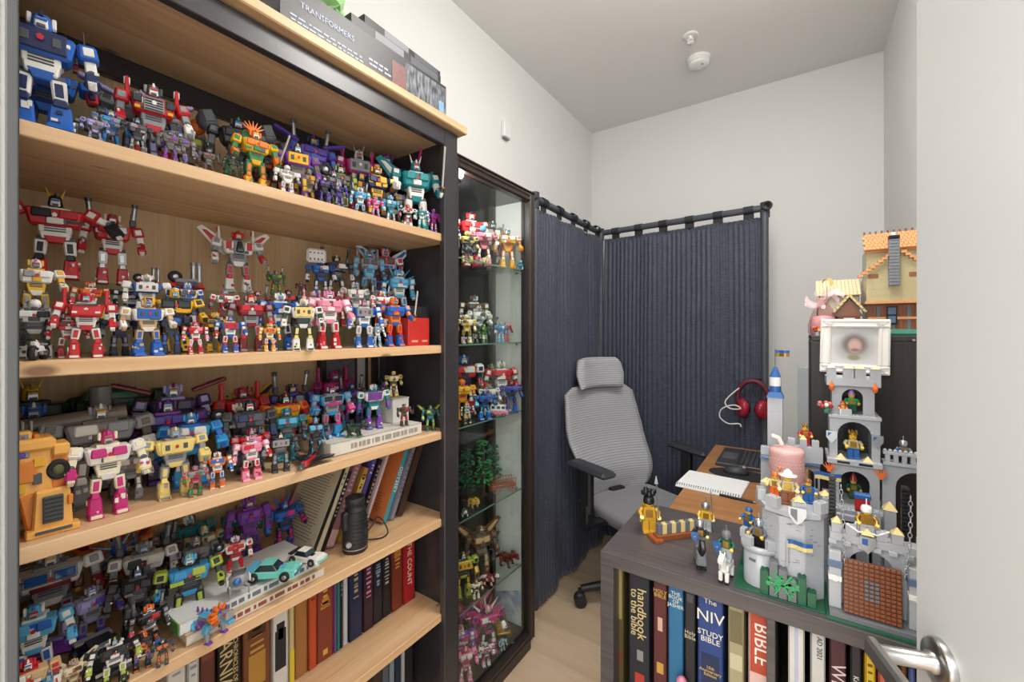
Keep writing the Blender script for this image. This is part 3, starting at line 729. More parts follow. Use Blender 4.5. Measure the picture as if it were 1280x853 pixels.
    for s in (-1, 1):
        if 'wings' in fs:
            k = mb(); y0 = .12 * b
            k.prism([(s * y0, .60), (s * (y0 + .10), .66), (s * (y0 + .36), .98), (s * (y0 + .30), 1.03), (s * (y0 + .06), .88), (s * y0, .82)], -.165, -.14, tm(m1), 0)
            k.prism([(s * (y0 + .10), .72), (s * (y0 + .30), .96), (s * (y0 + .24), .96), (s * (y0 + .08), .82)], -.138, -.130, tm(m3), 0); k.build('wing', root)
        if 'fins' in fs:
            k = mb(); k.box((-.10, s * .20 * b, .90), (.10, .05, .26), tm(m1), taper=(.55, .6), ch=.01); k.box((-.10, s * .20 * b, .98), (.04, .056, .08), tm(m3), ch=.005); k.build('shoulder_fin', root)
        if 'slabs' in fs:
            k = mb(); k.box((-.06, s * .30 * b, .93), (.10, .34, .045), tm(m3), rot=(s * .35, 0, 0), ch=.012); k.box((-.06, s * .34 * b, .96), (.07, .16, .03), tm(m1), rot=(s * .35, 0, 0), ch=.006); k.build('wing_slab', root)
        if 'cannons' in fs:
            k = mb(); k.box((-.07, s * .20 * b, .88), (.09, .07, .10), tm('a'), ch=.01); k.cyl((-.07, s * .20 * b, .90), (-.04, s * .22 * b, 1.12), .030, tm('N' if 'black' in fs else 'S'), n=10); k.cyl((-.045, s * .217 * b, 1.10), (-.037, s * .222 * b, 1.15), .036, tm('a'), n=10); k.build('shoulder_cannon', root)
    if 'barrel' in fs:
        k = mb(); k.cyl((-.10, -.46 * b, .80), (-.02, .20, .86), .075, tm(m2), n=14); k.cyl((-.11, -.52 * b, .795), (-.10, -.44 * b, .80), .09, tm('a'), n=14)
        for i in range(4): k.box((-.06, -.42 * b + i * .05, .80), (.17, .016, .17), tm(m3), ch=.008)
        k.build('shoulder_cannon', root)
    if 'pod' in fs:
        k = mb(); k.box((-.04, -.10, 1.02), (.26, .44, .34), tm('W'), ch=.05)
        for i in range(4): k.box((.095, -.24 + i * .085, .93), (.02, .03, .05), tm('a'), ch=.004); k.box((.095, -.24 + i * .085, 1.08), (.02, .03, .03), tm('b'), ch=.004)
        k.build('shoulder_pod', root)
    if 'flame' in fs:
        k = mb()
        for i in range(7):
            a = (i - 3) * .33; k.box((-.1, math.sin(a) * .11, .98 + math.cos(a) * .09), (.03, .04, .17), tm('O'), rot=(-a, 0, 0), taper=(.2, .2), ch=.004)
        k.build('flame', root)
    if 'blast' in fs:
        k = mb()
        for i in range(11):
            a = i * 2 * PI / 11; k.box((.17, math.sin(a) * .14, .80 + math.cos(a) * .14), (.03, .03, .28), tm('C' if i % 2 else 'B'), rot=(-a, 0, 0), taper=(.25, .25), ch=.004)
        k.ball((.16, 0, .80), .08, tm('B'), 10); k.build('blast_burst', root)
    if 'spikes' in fs:
        k = mb()
        for i in range(9):
            a = -1.5 + i * .37; k.box((-.12, math.sin(a) * .27 * b, .70 + math.cos(a) * .28), (.04, .05, .26), tm(m1 if i % 2 else m3), rot=(-a, 0, 0), taper=(.15, .15), ch=.004)
        k.build('spike_fan', root)
    if 'boulder' in fs:
        for s in (-1, 1):
            k = mb(); k.ball((-.03, s * .32, .86), .12, tm('a'), 8, (1, 1, 1.1)); k.box((.03, s * .32, .90), (.14, .12, .14), tm('a'), rot=(.4, .3, .2)); k.build('boulder_shoulder', root)
    if 'globe' in fs: k = mb(); k.ball((-.02, .10, 1.02), .12, tm('O'), 12); k.build('orange_globe', root)
    if 'windmill' in fs:
        k = mb(); wheel(k, (.06, -.27 * b, .82), .10, .06, (1, 0, 0)); k.build('shoulder_wheel', root)
    return root
def toy_root(name, loc, yaw, label, cat, group, rot=None): return tag(empty(name, loc, yaw, rot), label, cat, group)
def vehicle(kind, loc, L, yaw, pal, label, group, seed=0, tilt=0, roll=0):
    """length L along local X"""
    rnd = random.Random(seed); m1, m2, m3 = pal[0], pal[1], pal[2]
    r = toy_root('toy_' + kind, loc, yaw, label, 'toy ' + ('truck' if kind == 'truck' else 'jet' if kind == 'jet' else 'car' if kind == 'car' else 'vehicle'), group, (roll, tilt, yaw))
    SC = Matrix.Scale(L, 4)
    def mb():
        k = MB(); k.M = SC; return k
    if kind == 'car':
        k = mb(); k.box((0, 0, .13), (1, .42, .14), tm(m1), taper=(.96, .92), ch=.03); k.box((.34, 0, .20), (.30, .38, .06), tm(m1), taper=(.6, .9), ch=.02); k.box((-.40, 0, .23), (.14, .40, .03), tm(m3), ch=.008)
        k.box((.49, 0, .11), (.05, .36, .05), tm(m2)); k.box((.2, 0, .205), (.26, .12, .03), tm(m3), ch=.006); body = k.build('body', r)
        k = mb(); k.box((-.08, 0, .25), (.46, .34, .13), tm('X'), taper=(.6, .8), ch=.02); k.box((-.08, 0, .318), (.26, .26, .02), tm(m1), ch=.006); k.build('cabin', r)
        k = mb()
        for s in (-1, 1): k.box((.495, s * .14, .17), (.03, .08, .04), tm('W'), ch=.006)
        k.build('headlights', r)
        for x in (-.30, .31):
            for s in (-1, 1): k = mb(); wheel(k, (x, s * .21, .10), .10, .07, (0, s, 0)); k.build('wheel', r)
    elif kind == 'truck':
        k = mb(); k.box((-.1, 0, .22), (.8, .36, .2), tm(m1), ch=.03); k.box((-.12, 0, .36), (.62, .30, .14), tm(m2), taper=(.9, .9), ch=.03); greeble(k, (-.1, 0, .25), (.8, .36, .2), [m2, m3, 'a'], rnd, 6, 1, 1); greeble(k, (-.1, 0, .25), (.8, .36, .2), [m2, m3, 'a'], rnd, 6, 1, -1); greeble(k, (-.1, 0, .36), (.6, .3, .16), [m1, m3, 'a'], rnd, 7, 2, 1); k.build('body', r)
        k = mb(); k.box((.40, 0, .26), (.22, .34, .28), tm(m3), taper=(.7, .9), ch=.03); k.box((.47, 0, .32), (.10, .28, .1), tm('X'), ch=.01); k.build('cab', r)
        for x in (-.36, -.12, .36):
            for s in (-1, 1): k = mb(); wheel(k, (x, s * .18, .11), .11, .09, (0, s, 0), 'a'); k.build('wheel', r)
    elif kind == 'jet':
        k = mb(); k.box((0, 0, .16), (.9, .16, .14), tm(m1), taper=(.9, .8), ch=.03); k.box((.5, 0, .15), (.34, .12, .1), tm(m3), rot=(0, .05, 0), taper=(.8, .6), ch=.03); k.box((.22, 0, .25), (.26, .10, .07), tm('X'), taper=(.5, .6), ch=.02); greeble(k, (0, 0, .2), (.8, .2, .12), [m2, m3, 'a'], rnd, 6, 2, 1); k.build('fuselage', r)
        for s in (-1, 1):
            k = mb(); k.prism([(.25, s * .07), (-.30, s * .46), (-.44, s * .46), (-.42, s * .07)], .13, .16, tm(m2), 2); k.prism([(-.18, s * .28), (-.30, s * .44), (-.38, s * .44), (-.30, s * .28)], .16, .165, tm(m3), 2); k.build('wing', r)
            k = mb(); k.prism([(s * .0 + .18, -.44), (.42, -.52), (.42, -.40), (.18, -.22)], s * .12 - .012, s * .12 + .012, tm(m2), 1); k.build('tail_fin', r)
            k = mb(); k.cyl((-.2, s * .09, .13), (-.5, s * .09, .13), .06, tm('a'), n=10); k.build('engine', r)
    elif kind == 'bike':
        for x in (-.32, .32): k = mb(); wheel(k, (x, 0, .2), .2, .13, (0, 1, 0), m2, 18); k.build('wheel', r)
        k = mb(); k.box((0, 0, .3), (.55, .14, .18), tm(m1), taper=(.7, .8), ch=.03); k.box((.25, 0, .45), (.2, .16, .2), tm(m1), rot=(0, .5, 0), taper=(.6, .7), ch=.03); k.box((-.25, 0, .42), (.3, .12, .07), tm(m2), ch=.02); k.box((0, .1, .2), (.4, .08, .1), tm('S'), ch=.02); k.build('body', r)
        k = mb(); k.cyl((.22, -.16, .56), (.22, .16, .56), .02, tm('N'), n=8); k.box((.3, 0, .5), (.04, .1, .12), tm('X'), rot=(0, .6, 0)); k.build('handlebar', r)
    elif kind == 'launcher':
        k = mb(); k.box((0, 0, .08), (.5, .8, .14), tm(m1), taper=(.85, .9), ch=.03); k.box((.1, 0, .2), (.3, .5, .12), tm(m2), ch=.03); greeble(k, (0, 0, .1), (.5, .8, .2), [m2, m3, 'a'], rnd, 6); k.build('base', r)
        for s in (0, 1): k = mb(); k.cyl((0, .18 + s * .13, .2), (-.03, .18 + s * .13, .68), .055, tm('S'), n=12); k.cyl((-.028, .18 + s * .13, .64), (-.03, .18 + s * .13, .72), .065, tm('A'), n=12); k.build('barrel', r)
        k = mb(); wheel(k, (.12, -.22, .3), .15, .1, (1, 0, 0)); k.build('turret_wheel', r)
    elif kind == 'cannon':
        k = mb(); k.box((0, 0, .1), (.4, .5, .2), tm(m1), ch=.03); greeble(k, (0, 0, .1), (.4, .5, .2), [m2, m3], rnd, 5); k.build('base', r)
        k = mb(); k.cyl((0, 0, .15), (0, 0, .82), .10, tm(m1), n=14); k.cyl((0, 0, .8), (0, 0, 1.0), .085, tm(m2), n=14); k.box((0, .12, .4), (.14, .1, .4), tm(m1)); k.build('barrel', r)
    elif kind == 'panel_truck':
        k = mb(); k.box((0, 0, .30), (.18, 1, .36), tm(m1), ch=.03)
        for i in range(3): k.box((.10, -.25 + i * .25, .26), (.03, .12, .16), tm('o'), ch=.01)
        k.box((.09, 0, .46), (.04, .8, .03), tm('N'), ch=.004); k.build('body', r)
        for s in (-1, 1): k = mb(); wheel(k, (.03, s * .34, .11), .11, .12, (1, 0, 0)); k.build('wheel', r)
    elif kind == 'shuttle':
        k = mb(); k.M = SC @ Matrix.Diagonal((1, 1, .8, 1)); k.box((0, 0, .16), (.9, .3, .24), tm(m1), taper=(.7, .6), ch=.06); k.box((.5, 0, .14), (.3, .2, .14), tm(m2), taper=(.5, .6), ch=.03); k.box((0, 0, .29), (.5, .1, .05), tm(m3), ch=.01); k.build('hull', r)
        for s in (-1, 1): k = mb(); k.prism([(.2, s * .12), (-.4, s * .34), (-.46, s * .34), (-.44, s * .12)], .10, .13, tm(m1), 2); k.build('wing', r)
    elif kind == 'van':
        k = mb(); k.box((0, 0, .22), (1, .5, .22), tm(m3), ch=.04); k.box((-.03, 0, .46), (.88, .46, .3), tm(m1), taper=(.9, .85), ch=.04)
        for i in range(9):
            for s in (-1, 1): k.box((-.42 + i * .105, s * .25, .20 + .06 * (i % 2)), (.06, .02, .06), tm('M'), ch=.006)
        k.build('body', r)
        for s in (-1, 1):
            for x in (-.26, .02, .28): k = mb(); k.box((x, s * .215, .49), (.17, .02, .15), tm('b'), ch=.01); k.build('window', r)
        k = mb(); k.box((.43, 0, .48), (.03, .36, .16), tm('X'), ch=.01); k.build('windscreen', r)
        k = mb(); k.ball((-.05, 0, .66), .09, tm('y'), 10); k.build('roof_scoop', r)
        for x in (-.3, .3):
            for s in (-1, 1): k = mb(); wheel(k, (x, s * .24, .1), .1, .07, (0, s, 0)); k.build('wheel', r)
    return r
def beast(loc, L, yaw, pal, label, group, seed=0, mane=None, name='toy_beast'):
    """four-legged toy creature, length L along local X"""
    rnd = random.Random(seed); m1, m2, m3 = pal[0], pal[1], pal[2]
    r = toy_root(name, loc, yaw, label, 'toy creature', group); SC = Matrix.Scale(L, 4)
    def mb():
        k = MB(); k.M = SC; return k
    k = mb(); k.box((0, 0, .30), (.46, .28, .24), tm(m1), taper=(.85, .7), ch=.05); k.box((.05, 0, .42), (.3, .2, .07), tm(m2), taper=(.8, .6), ch=.02)
    for i in range(5): k.box((-.2 + i * .1, 0, .46), (.05, .03, .1), tm(m3), taper=(.3, .5), ch=.005)
    greeble(k, (0, 0, .3), (.46, .28, .24), [m2, m3], rnd, 5, 1, 1); greeble(k, (0, 0, .3), (.46, .28, .24), [m2, m3], rnd, 5, 1, -1); k.build('trunk', r)
    k = mb(); k.box((.30, 0, .40), (.16, .14, .14), tm(m2), rot=(0, -.6, 0), ch=.03); k.box((.43, 0, .45), (.22, .17, .13), tm(m1), taper=(.75, .8), ch=.03); k.box((.46, 0, .36), (.2, .12, .05), tm(m2), rot=(0, .25, 0), ch=.01)
    for s in (-1, 1): k.ball((.46, s * .075, .49), .02, tm('R'), 8); k.box((.36, s * .06, .55), (.04, .03, .09), tm(m3), taper=(.4, .4), ch=.006)
    k.build('head', r)
    for x, f in ((.17, 1), (-.17, -1)):
        for s in (-1, 1):
            k = mb(); k.box((x - .02 * f, s * .15, .24), (.12, .09, .18), tm(m2), rot=(0, .25 * f, 0), ch=.02); k.box((x + .01, s * .16, .11), (.075, .07, .17), tm(m1), rot=(0, -.2 * f, 0), ch=.015); k.box((x + .04, s * .16, .025), (.13, .09, .05), tm(m3), taper=(.7, .8), ch=.01); k.build('leg', r)
    k = mb(); pts = [(-.22, 0, .32), (-.34, 0, .29), (-.44, .03, .20), (-.52, .06, .10)]; k.tube(pts, [.09, .065, .04, .015], tm(m1), n=8); k.build('tail', r)
    if mane:
        k = mb()
        for i in range(16):
            a = rnd.uniform(0, 6.28); k.box((.26 + rnd.uniform(-.05, .05), math.sin(a) * .13, .44 + math.cos(a) * .13), (.08, .06, .12), tm(mane), rot=(-a, rnd.uniform(-.4, .4), 0), taper=(.3, .4), ch=.01)
        k.build('mane', r)
    return r
def drone(loc, h, yaw, label, group):
    r = toy_root('toy_drone', loc, yaw, label, 'toy drone', group); k = MB(); k.M = Matrix.Scale(h, 4)
    k.ball((0, 0, .62), .36, tm('A'), 16, (1, 1.15, .9)); k.box((0, 0, .93), (.4, .5, .08), tm('a'), ch=.03); k.box((0, -.42, .6), (.3, .08, .3), tm('W'), ch=.03); k.box((0, .42, .6), (.3, .08, .3), tm('W'), ch=.03); k.build('pod', r)
    k = MB(); k.M = Matrix.Scale(h, 4); k.lathe((.30, -.08, .66), [(.17, 0), (.16, .05), (.10, .09), (0, .10)], tm('Z'), 18, axis=(1, 0, 0)); k.build('eye', r)
    for i in range(4):
        a = PI / 4 + i * PI / 2; k = MB(); k.M = Matrix.Scale(h, 4); k.tube([(math.cos(a) * .25, math.sin(a) * .3, .45), (math.cos(a) * .45, math.sin(a) * .5, .4), (math.cos(a) * .42, math.sin(a) * .5, .02)], [.06, .05, .03], tm('A'), n=8); k.build('leg', r)
    return r
def truck_bot(loc, h, yaw, label, group):
    """large orange-yellow truck-shaped robot standing at the left of the third shelf"""
    r = toy_root('toy_robot', loc, yaw, label, 'toy robot', group)
    def mb():
        k = MB(); k.M = Matrix.Diagonal((h, h * .82, h, 1)); return k
    yl = plain('toy_plastic_amber', '#f2b45a', .35); og = plain('toy_plastic_deep_amber', '#e0822a', .35)
    k = mb(); k.box((0, 0, .58), (.30, .46, .50), yl, ch=.025); k.box((.02, .0, .87), (.34, .50, .12), yl, ch=.03); k.box((.14, -.05, .80), (.05, .2, .1), tm('A'), ch=.02); k.box((.165, -.02, .79), (.02, .06, .05), tm('V'), ch=.01); k.box((.16, .0, .62), (.02, .2, .2), og, ch=.01)
    for i in range(3): k.box((.0, -.1 + i * .1, .94), (.2, .05, .05), og, ch=.01)
    greeble(k, (0, 0, .6), (.30, .46, .4), ['O', 'Y', 'a'], random.Random(4), 6); k.build('torso', r)
    k = mb(); k.box((.02, .28, .62), (.24, .14, .46), og, ch=.02); k.box((.06, .29, .80), (.26, .15, .12), yl, ch=.02); wheel(k, (.145, .27, .60), .10, .03, (1, 0, 0), 'o', 20); k.build('arm', r)
    k = mb(); k.box((.02, -.28, .60), (.24, .12, .46), og, ch=.02); k.box((.12, -.26, .56), (.05, .12, .2), tm('A'), ch=.01); k.build('arm', r)
    k = mb(); k.box((.05, -.16, .20), (.2, .2, .38), og, ch=.02); k.box((.10, -.16, .05), (.26, .22, .09), og, ch=.015); k.build('leg', r)
    k = mb(); k.box((.05, .05, .24), (.22, .14, .36), og, rot=(.2, 0, 0), ch=.02); k.build('hood_flap', r)
    k = mb(); k.box((.14, .22, .22), (.14, .34, .42), yl, ch=.02, taper=(.9, .85)); k.box((.218, .22, .24), (.02, .17, .26), tm('a'), ch=.008)
    for i in range(6): k.box((.232, .22, .14 + i * .04), (.01, .15, .018), tm('N'), ch=.002)
    k.box((.20, .22, .035), (.14, .44, .07), yl, ch=.012); k.box((.275, .22, .05), (.012, .30, .03), tm('a'), ch=.004); k.box((.215, .36, .30), (.02, .05, .1), og, ch=.01); k.build('leg', r)
    k = mb(); k.box((.02, 0, .95), (.14, .14, .1), yl, ch=.02); k.box((.09, 0, .95), (.02, .08, .05), tm('A'), ch=.006); k.build('head', r)
    return r
# ------------------------------------------------------------------ placing on the shelves
def place(z, px, yt, dv, rs=0.0, hw=.3):
    """dv < 1: distance behind the shelf front; dv > 1: pixel row of the foot point"""
    x = SHF - dv if dv < 1 else on_z(px, dv, z + rs).x
    d = ray(px, yt)
    for _ in range(3):
        h = CAMH + d.z * x / d.x - z - rs
        x = max(min(x, SHF - .03), BX0 + .012 + .20 * h)
    y = d.y * x / d.x
    y = max(min(y, BY1 - .026 - hw * h), SY0 + .01 + .2 * h)
    return Vector((x, y, z + rs)), h
SEED = [100]
def spread(items, x0, x1, y0, y1, it=120):
    """nudge neighbours apart so that the toys stand clear of each other: item = [point, height, half width, half depth]"""
    o = [q[0].copy() for q in items]
    for _ in range(it):
        for i in range(len(items)):
            for j in range(i):
                a, b = items[i], items[j]
                if a[0].z > b[0].z + b[1] or b[0].z > a[0].z + a[1]: continue
                dy = a[0].y - b[0].y; dx = a[0].x - b[0].x; ry_ = a[2] + b[2]; rx_ = a[3] + b[3]
                u = math.hypot(dx / rx_, dy / ry_)
                if u >= 1: continue
                if u < 1e-3: dx, u = .001, .001 / rx_
                f = (1 - u) * .35
                mx, my = dx / max(u, .05) * f, dy / max(u, .05) * f
                a[0].x += mx; a[0].y += my; b[0].x -= mx; b[0].y -= my
        for q, p0 in zip(items, o):
            q[0].x = min(max(q[0].x, p0.x - .045, x0 + q[3]), p0.x + .045, x1 - q[3] * .8); q[0].y = min(max(q[0].y, p0.y - .022, y0), p0.y + .022, y1 - q[2] * .8)
def put(z, group, rows):
    its = []
    for r in rows:
        kind, px, yt, dv, rs, pal, feats, bulk, label = r
        p, h = place(z, px, yt, dv, rs)
        if kind == 'r': q = [p, h, (.33 if 'wings' in feats or 'slabs' in feats or 'tpose' in feats or 'spikes' in feats else .29) * h * bulk, .15 * h]
        elif kind in ('tb', 'drone'): q = [p, h, .3 * h, .22 * h]
        else: q = [p, bulk * .5, bulk * .28, bulk * .28]
        its.append(q)
    spread(its, BX0 + .01, SHF, SY0, BY1 - .026)
    for r, q in zip(rows, its):
        SEED[0] += 1
        kind, px, yt, dv, rs, pal, feats, bulk, label = r
        p, h = q[0], (q[1] if kind in ('r', 'tb', 'drone') else 0); yaw = math.atan2(-p.y, -p.x) * .5
        rnd = random.Random(SEED[0] * 3); yaw += rnd.uniform(-.14, .14)
        if kind == 'r':
            hh = h / (1.13 if 'cannons' in feats else 1.03 if ('wings' in feats or 'fins' in feats or 'slabs' in feats) else 1.12 if 'pod' in feats or 'globe' in feats or 'flame' in feats else 1.05 if 'horns' in feats else .975)
            robot(p, hh, yaw, pal, feats, label, group, bulk, SEED[0])
        elif kind == 'tb': truck_bot(p, h, yaw + .1, label, group)
        elif kind == 'drone': drone(p, h, yaw, label, group)
        elif kind == 'beast': beast(p, bulk, yaw + float(feats or 0), pal, label, group, SEED[0], pal[3] if pal[3] != '-' else None)
        else: vehicle(kind, p, bulk, yaw + (float(feats) if feats else 0), pal, label, group, SEED[0])
m_riser = glass_mat('clear_acrylic', '#f4f8f8', refl=.02)
def riser(z, x0, x1, y0, y1, h, label):
    o = part('display_riser', None, x0, x1, y0, y1, z, z + h, m_riser, .002); tag(o, label, 'display riser')
G1, G2, G3, G4 = 'toy robots on the top shelf', 'toy robots on the second shelf', 'toy robots on the third shelf', 'toy robots on the fourth shelf'
E1, E2, E3, E4 = SH[0], SH[1], SH[2], SH[3]
riser(E1, -1.24, -1.10, .10, .24, .185, 'clear acrylic riser block at the left end of the top shelf')
riser(E1, -1.24, -1.08, .60, .94, .05, 'low clear acrylic riser step at the right end of the top shelf')
riser(E2, -1.245, -1.085, .10, .93, .135, 'clear acrylic riser step along the back of the second shelf')
riser(E2, -1.075, -.99, .10, .90, .055, 'low clear acrylic riser step in the middle of the second shelf')
put(E1, G1, [
 ('r', 55, 22, .045, 0, 'BWbB', 'panels boots', 1.05, 'tall royal blue robot with white chest panel at the left end of the top shelf'),
 ('r', 88, 50, .22, .186, 'RAbA', 'sword', 1.0, 'tiny red and grey robot pointing a silver sword, high at the back'),
 ('r', 100, 88, .15, 0, 'BbRR', 'rifle', 1.15, 'royal blue robot with red helmet leaning beside the tall blue robot'),
 ('r', 108, 142, .035, 0, 'LaAA', '', 1.1, 'small lavender and grey robot at the front of the top shelf'),
 ('r', 139, 98, .15, 0, 'AaLW', 'slabs', 1.1, 'grey robot with lavender plank wings on the top shelf'),
 ('r', 152, 140, .05, 0, 'ABcA', 'legs3', 1.0, 'small grey robot with bright blue legs on the top shelf'),
 ('r', 184, 103, .10, 0, 'RAWa', 'fins grille', 1.05, 'red and white robot with tall red shoulder fins on the top shelf'),
 ('r', 201, 162, .035, 0, 'UaPU', 'legs3', 1.0, 'taupe robot with purple shins at the front of the top shelf'),
 ('r', 228, 128, .17, 0, 'UALW', 'slabs', 1.1, 'taupe robot with flat lavender shoulder slabs on the top shelf'),
 ('r', 232, 168, .05, 0, 'UAVU', 'bigfist', 1.1, 'broad taupe robot with violet chest plate on the top shelf'),
 ('r', 256, 150, .15, 0, 'UElE', 'globe', .95, 'brown robot with an orange globe above its shoulder'),
 ('r', 262, 186, .05, 0, 'UaEU', 'rifle', .9, 'thin brown robot holding a dark rifle, front of the top shelf'),
 ('r', 290, 150, .13, 0, 'NaGN', 'boulder', 1.0, 'black robot with green chest and rock shoulders'),
 ('r', 284, 192, .04, 0, 'goNg', '', .95, 'camouflage green and black robot at the front of the top shelf'),
 ('r', 319, 156, .08, 0, 'YGOO', 'flame sword wsword', 1.0, 'yellow robot with orange flame crest and white sword'),
 ('r', 346, 172, .16, 0, 'aNEa', 'boulder', 1.05, 'dark grey robot with rocky shoulder lumps'),
 ('r', 343, 202, .035, 0, 'WWAW', 'dome', 1.25, 'small all-white round-headed robot on the top shelf'),
 ('r', 368, 180, .07, 0, 'PUYp', 'panels', 1.05, 'purple-chested robot with yellow knees on the top shelf'),
 ('r', 393, 206, .15, 0, 'oNaN', 'cannons black', 1.0, 'olive and black robot behind the purple rifle carrier'),
 ('r', 417, 162, .17, .05, 'VBVb', 'slabs cannons', 1.05, 'blue-violet robot raised at the back of the top shelf'),
 ('r', 402, 222, .04, 0, 'pNVN', 'rifle', .95, 'black and plum robot with long rifle, front of the top shelf'),
 ('r', 424, 228, .035, 0, 'bVAW', '', .85, 'small navy and violet robot beside the sky blue one'),
 ('r', 436, 213, .15, 0, 'olNa', 'windmill', .9, 'olive robot with a big round wheel on its shoulder'),
 ('r', 458, 182, .17, .05, 'MWAW', 'horns fins panels', 1.0, 'magenta-chested robot with pale horns at the back of the top shelf'),
 ('r', 486, 185, .17, .05, 'pbMV', 'sword msword', .9, 'dark purple robot with magenta sword near the right end'),
 ('r', 448, 226, .06, 0, 'CWcW', 'cannons', .9, 'sky blue and white robot on the top shelf'),
 ('r', 474, 214, .14, 0, 'bJYJ', '', .9, 'navy and gold robot standing mid-row on the top shelf'),
 ('r', 468, 246, .035, 0, 'MKCK', '', 1.05, 'small magenta and pink robot at the front edge of the top shelf'),
 ('r', 490, 244, .06, 0, 'CTWC', '', .8, 'small slim aqua robot between the magenta and maroon ones'),
 ('r', 500, 232, .13, 0, 'WDAW', 'rifle', .9, 'white robot with maroon limbs near the right end'),
 ('r', 508, 256, .035, 0, 'WNRR', 'windmill', 1.1, 'small white robot with black and red wheels, front right'),
 ('r', 524, 208, .12, 0, 'TWWT', 'wings horns sword wsword', 1.0, 'teal green robot with white wing tips and white sword'),
 ('r', 527, 258, .03, 0, 'TWtW', '', .8, 'tiny teal and white robot at the right end of the top shelf'),
 ('r', 540, 262, .04, 0, 'PMWP', '', .75, 'tiny purple robot at the far right end of the top shelf'),

 ('r', 122, 146, .11, 0, 'aALA', 'rifle', 1.0, 'dark grey and lavender robot behind the small lavender one'),
 ('r', 168, 150, .045, 0, 'aNAa', '', 1.0, 'charcoal robot left of the taupe robot with purple shins'),
 ('r', 332, 186, .12, 0, 'DNOR', '', .95, 'dark red and black robot behind the small white one'),
 ('r', 384, 212, .10, 0, 'eUYe', '', .9, 'tan and taupe robot right of the purple-chested one'),
 ('r', 412, 216, .11, 0, 'aNVa', 'rifle', .9, 'charcoal and violet robot below the raised blue-violet one'),
])
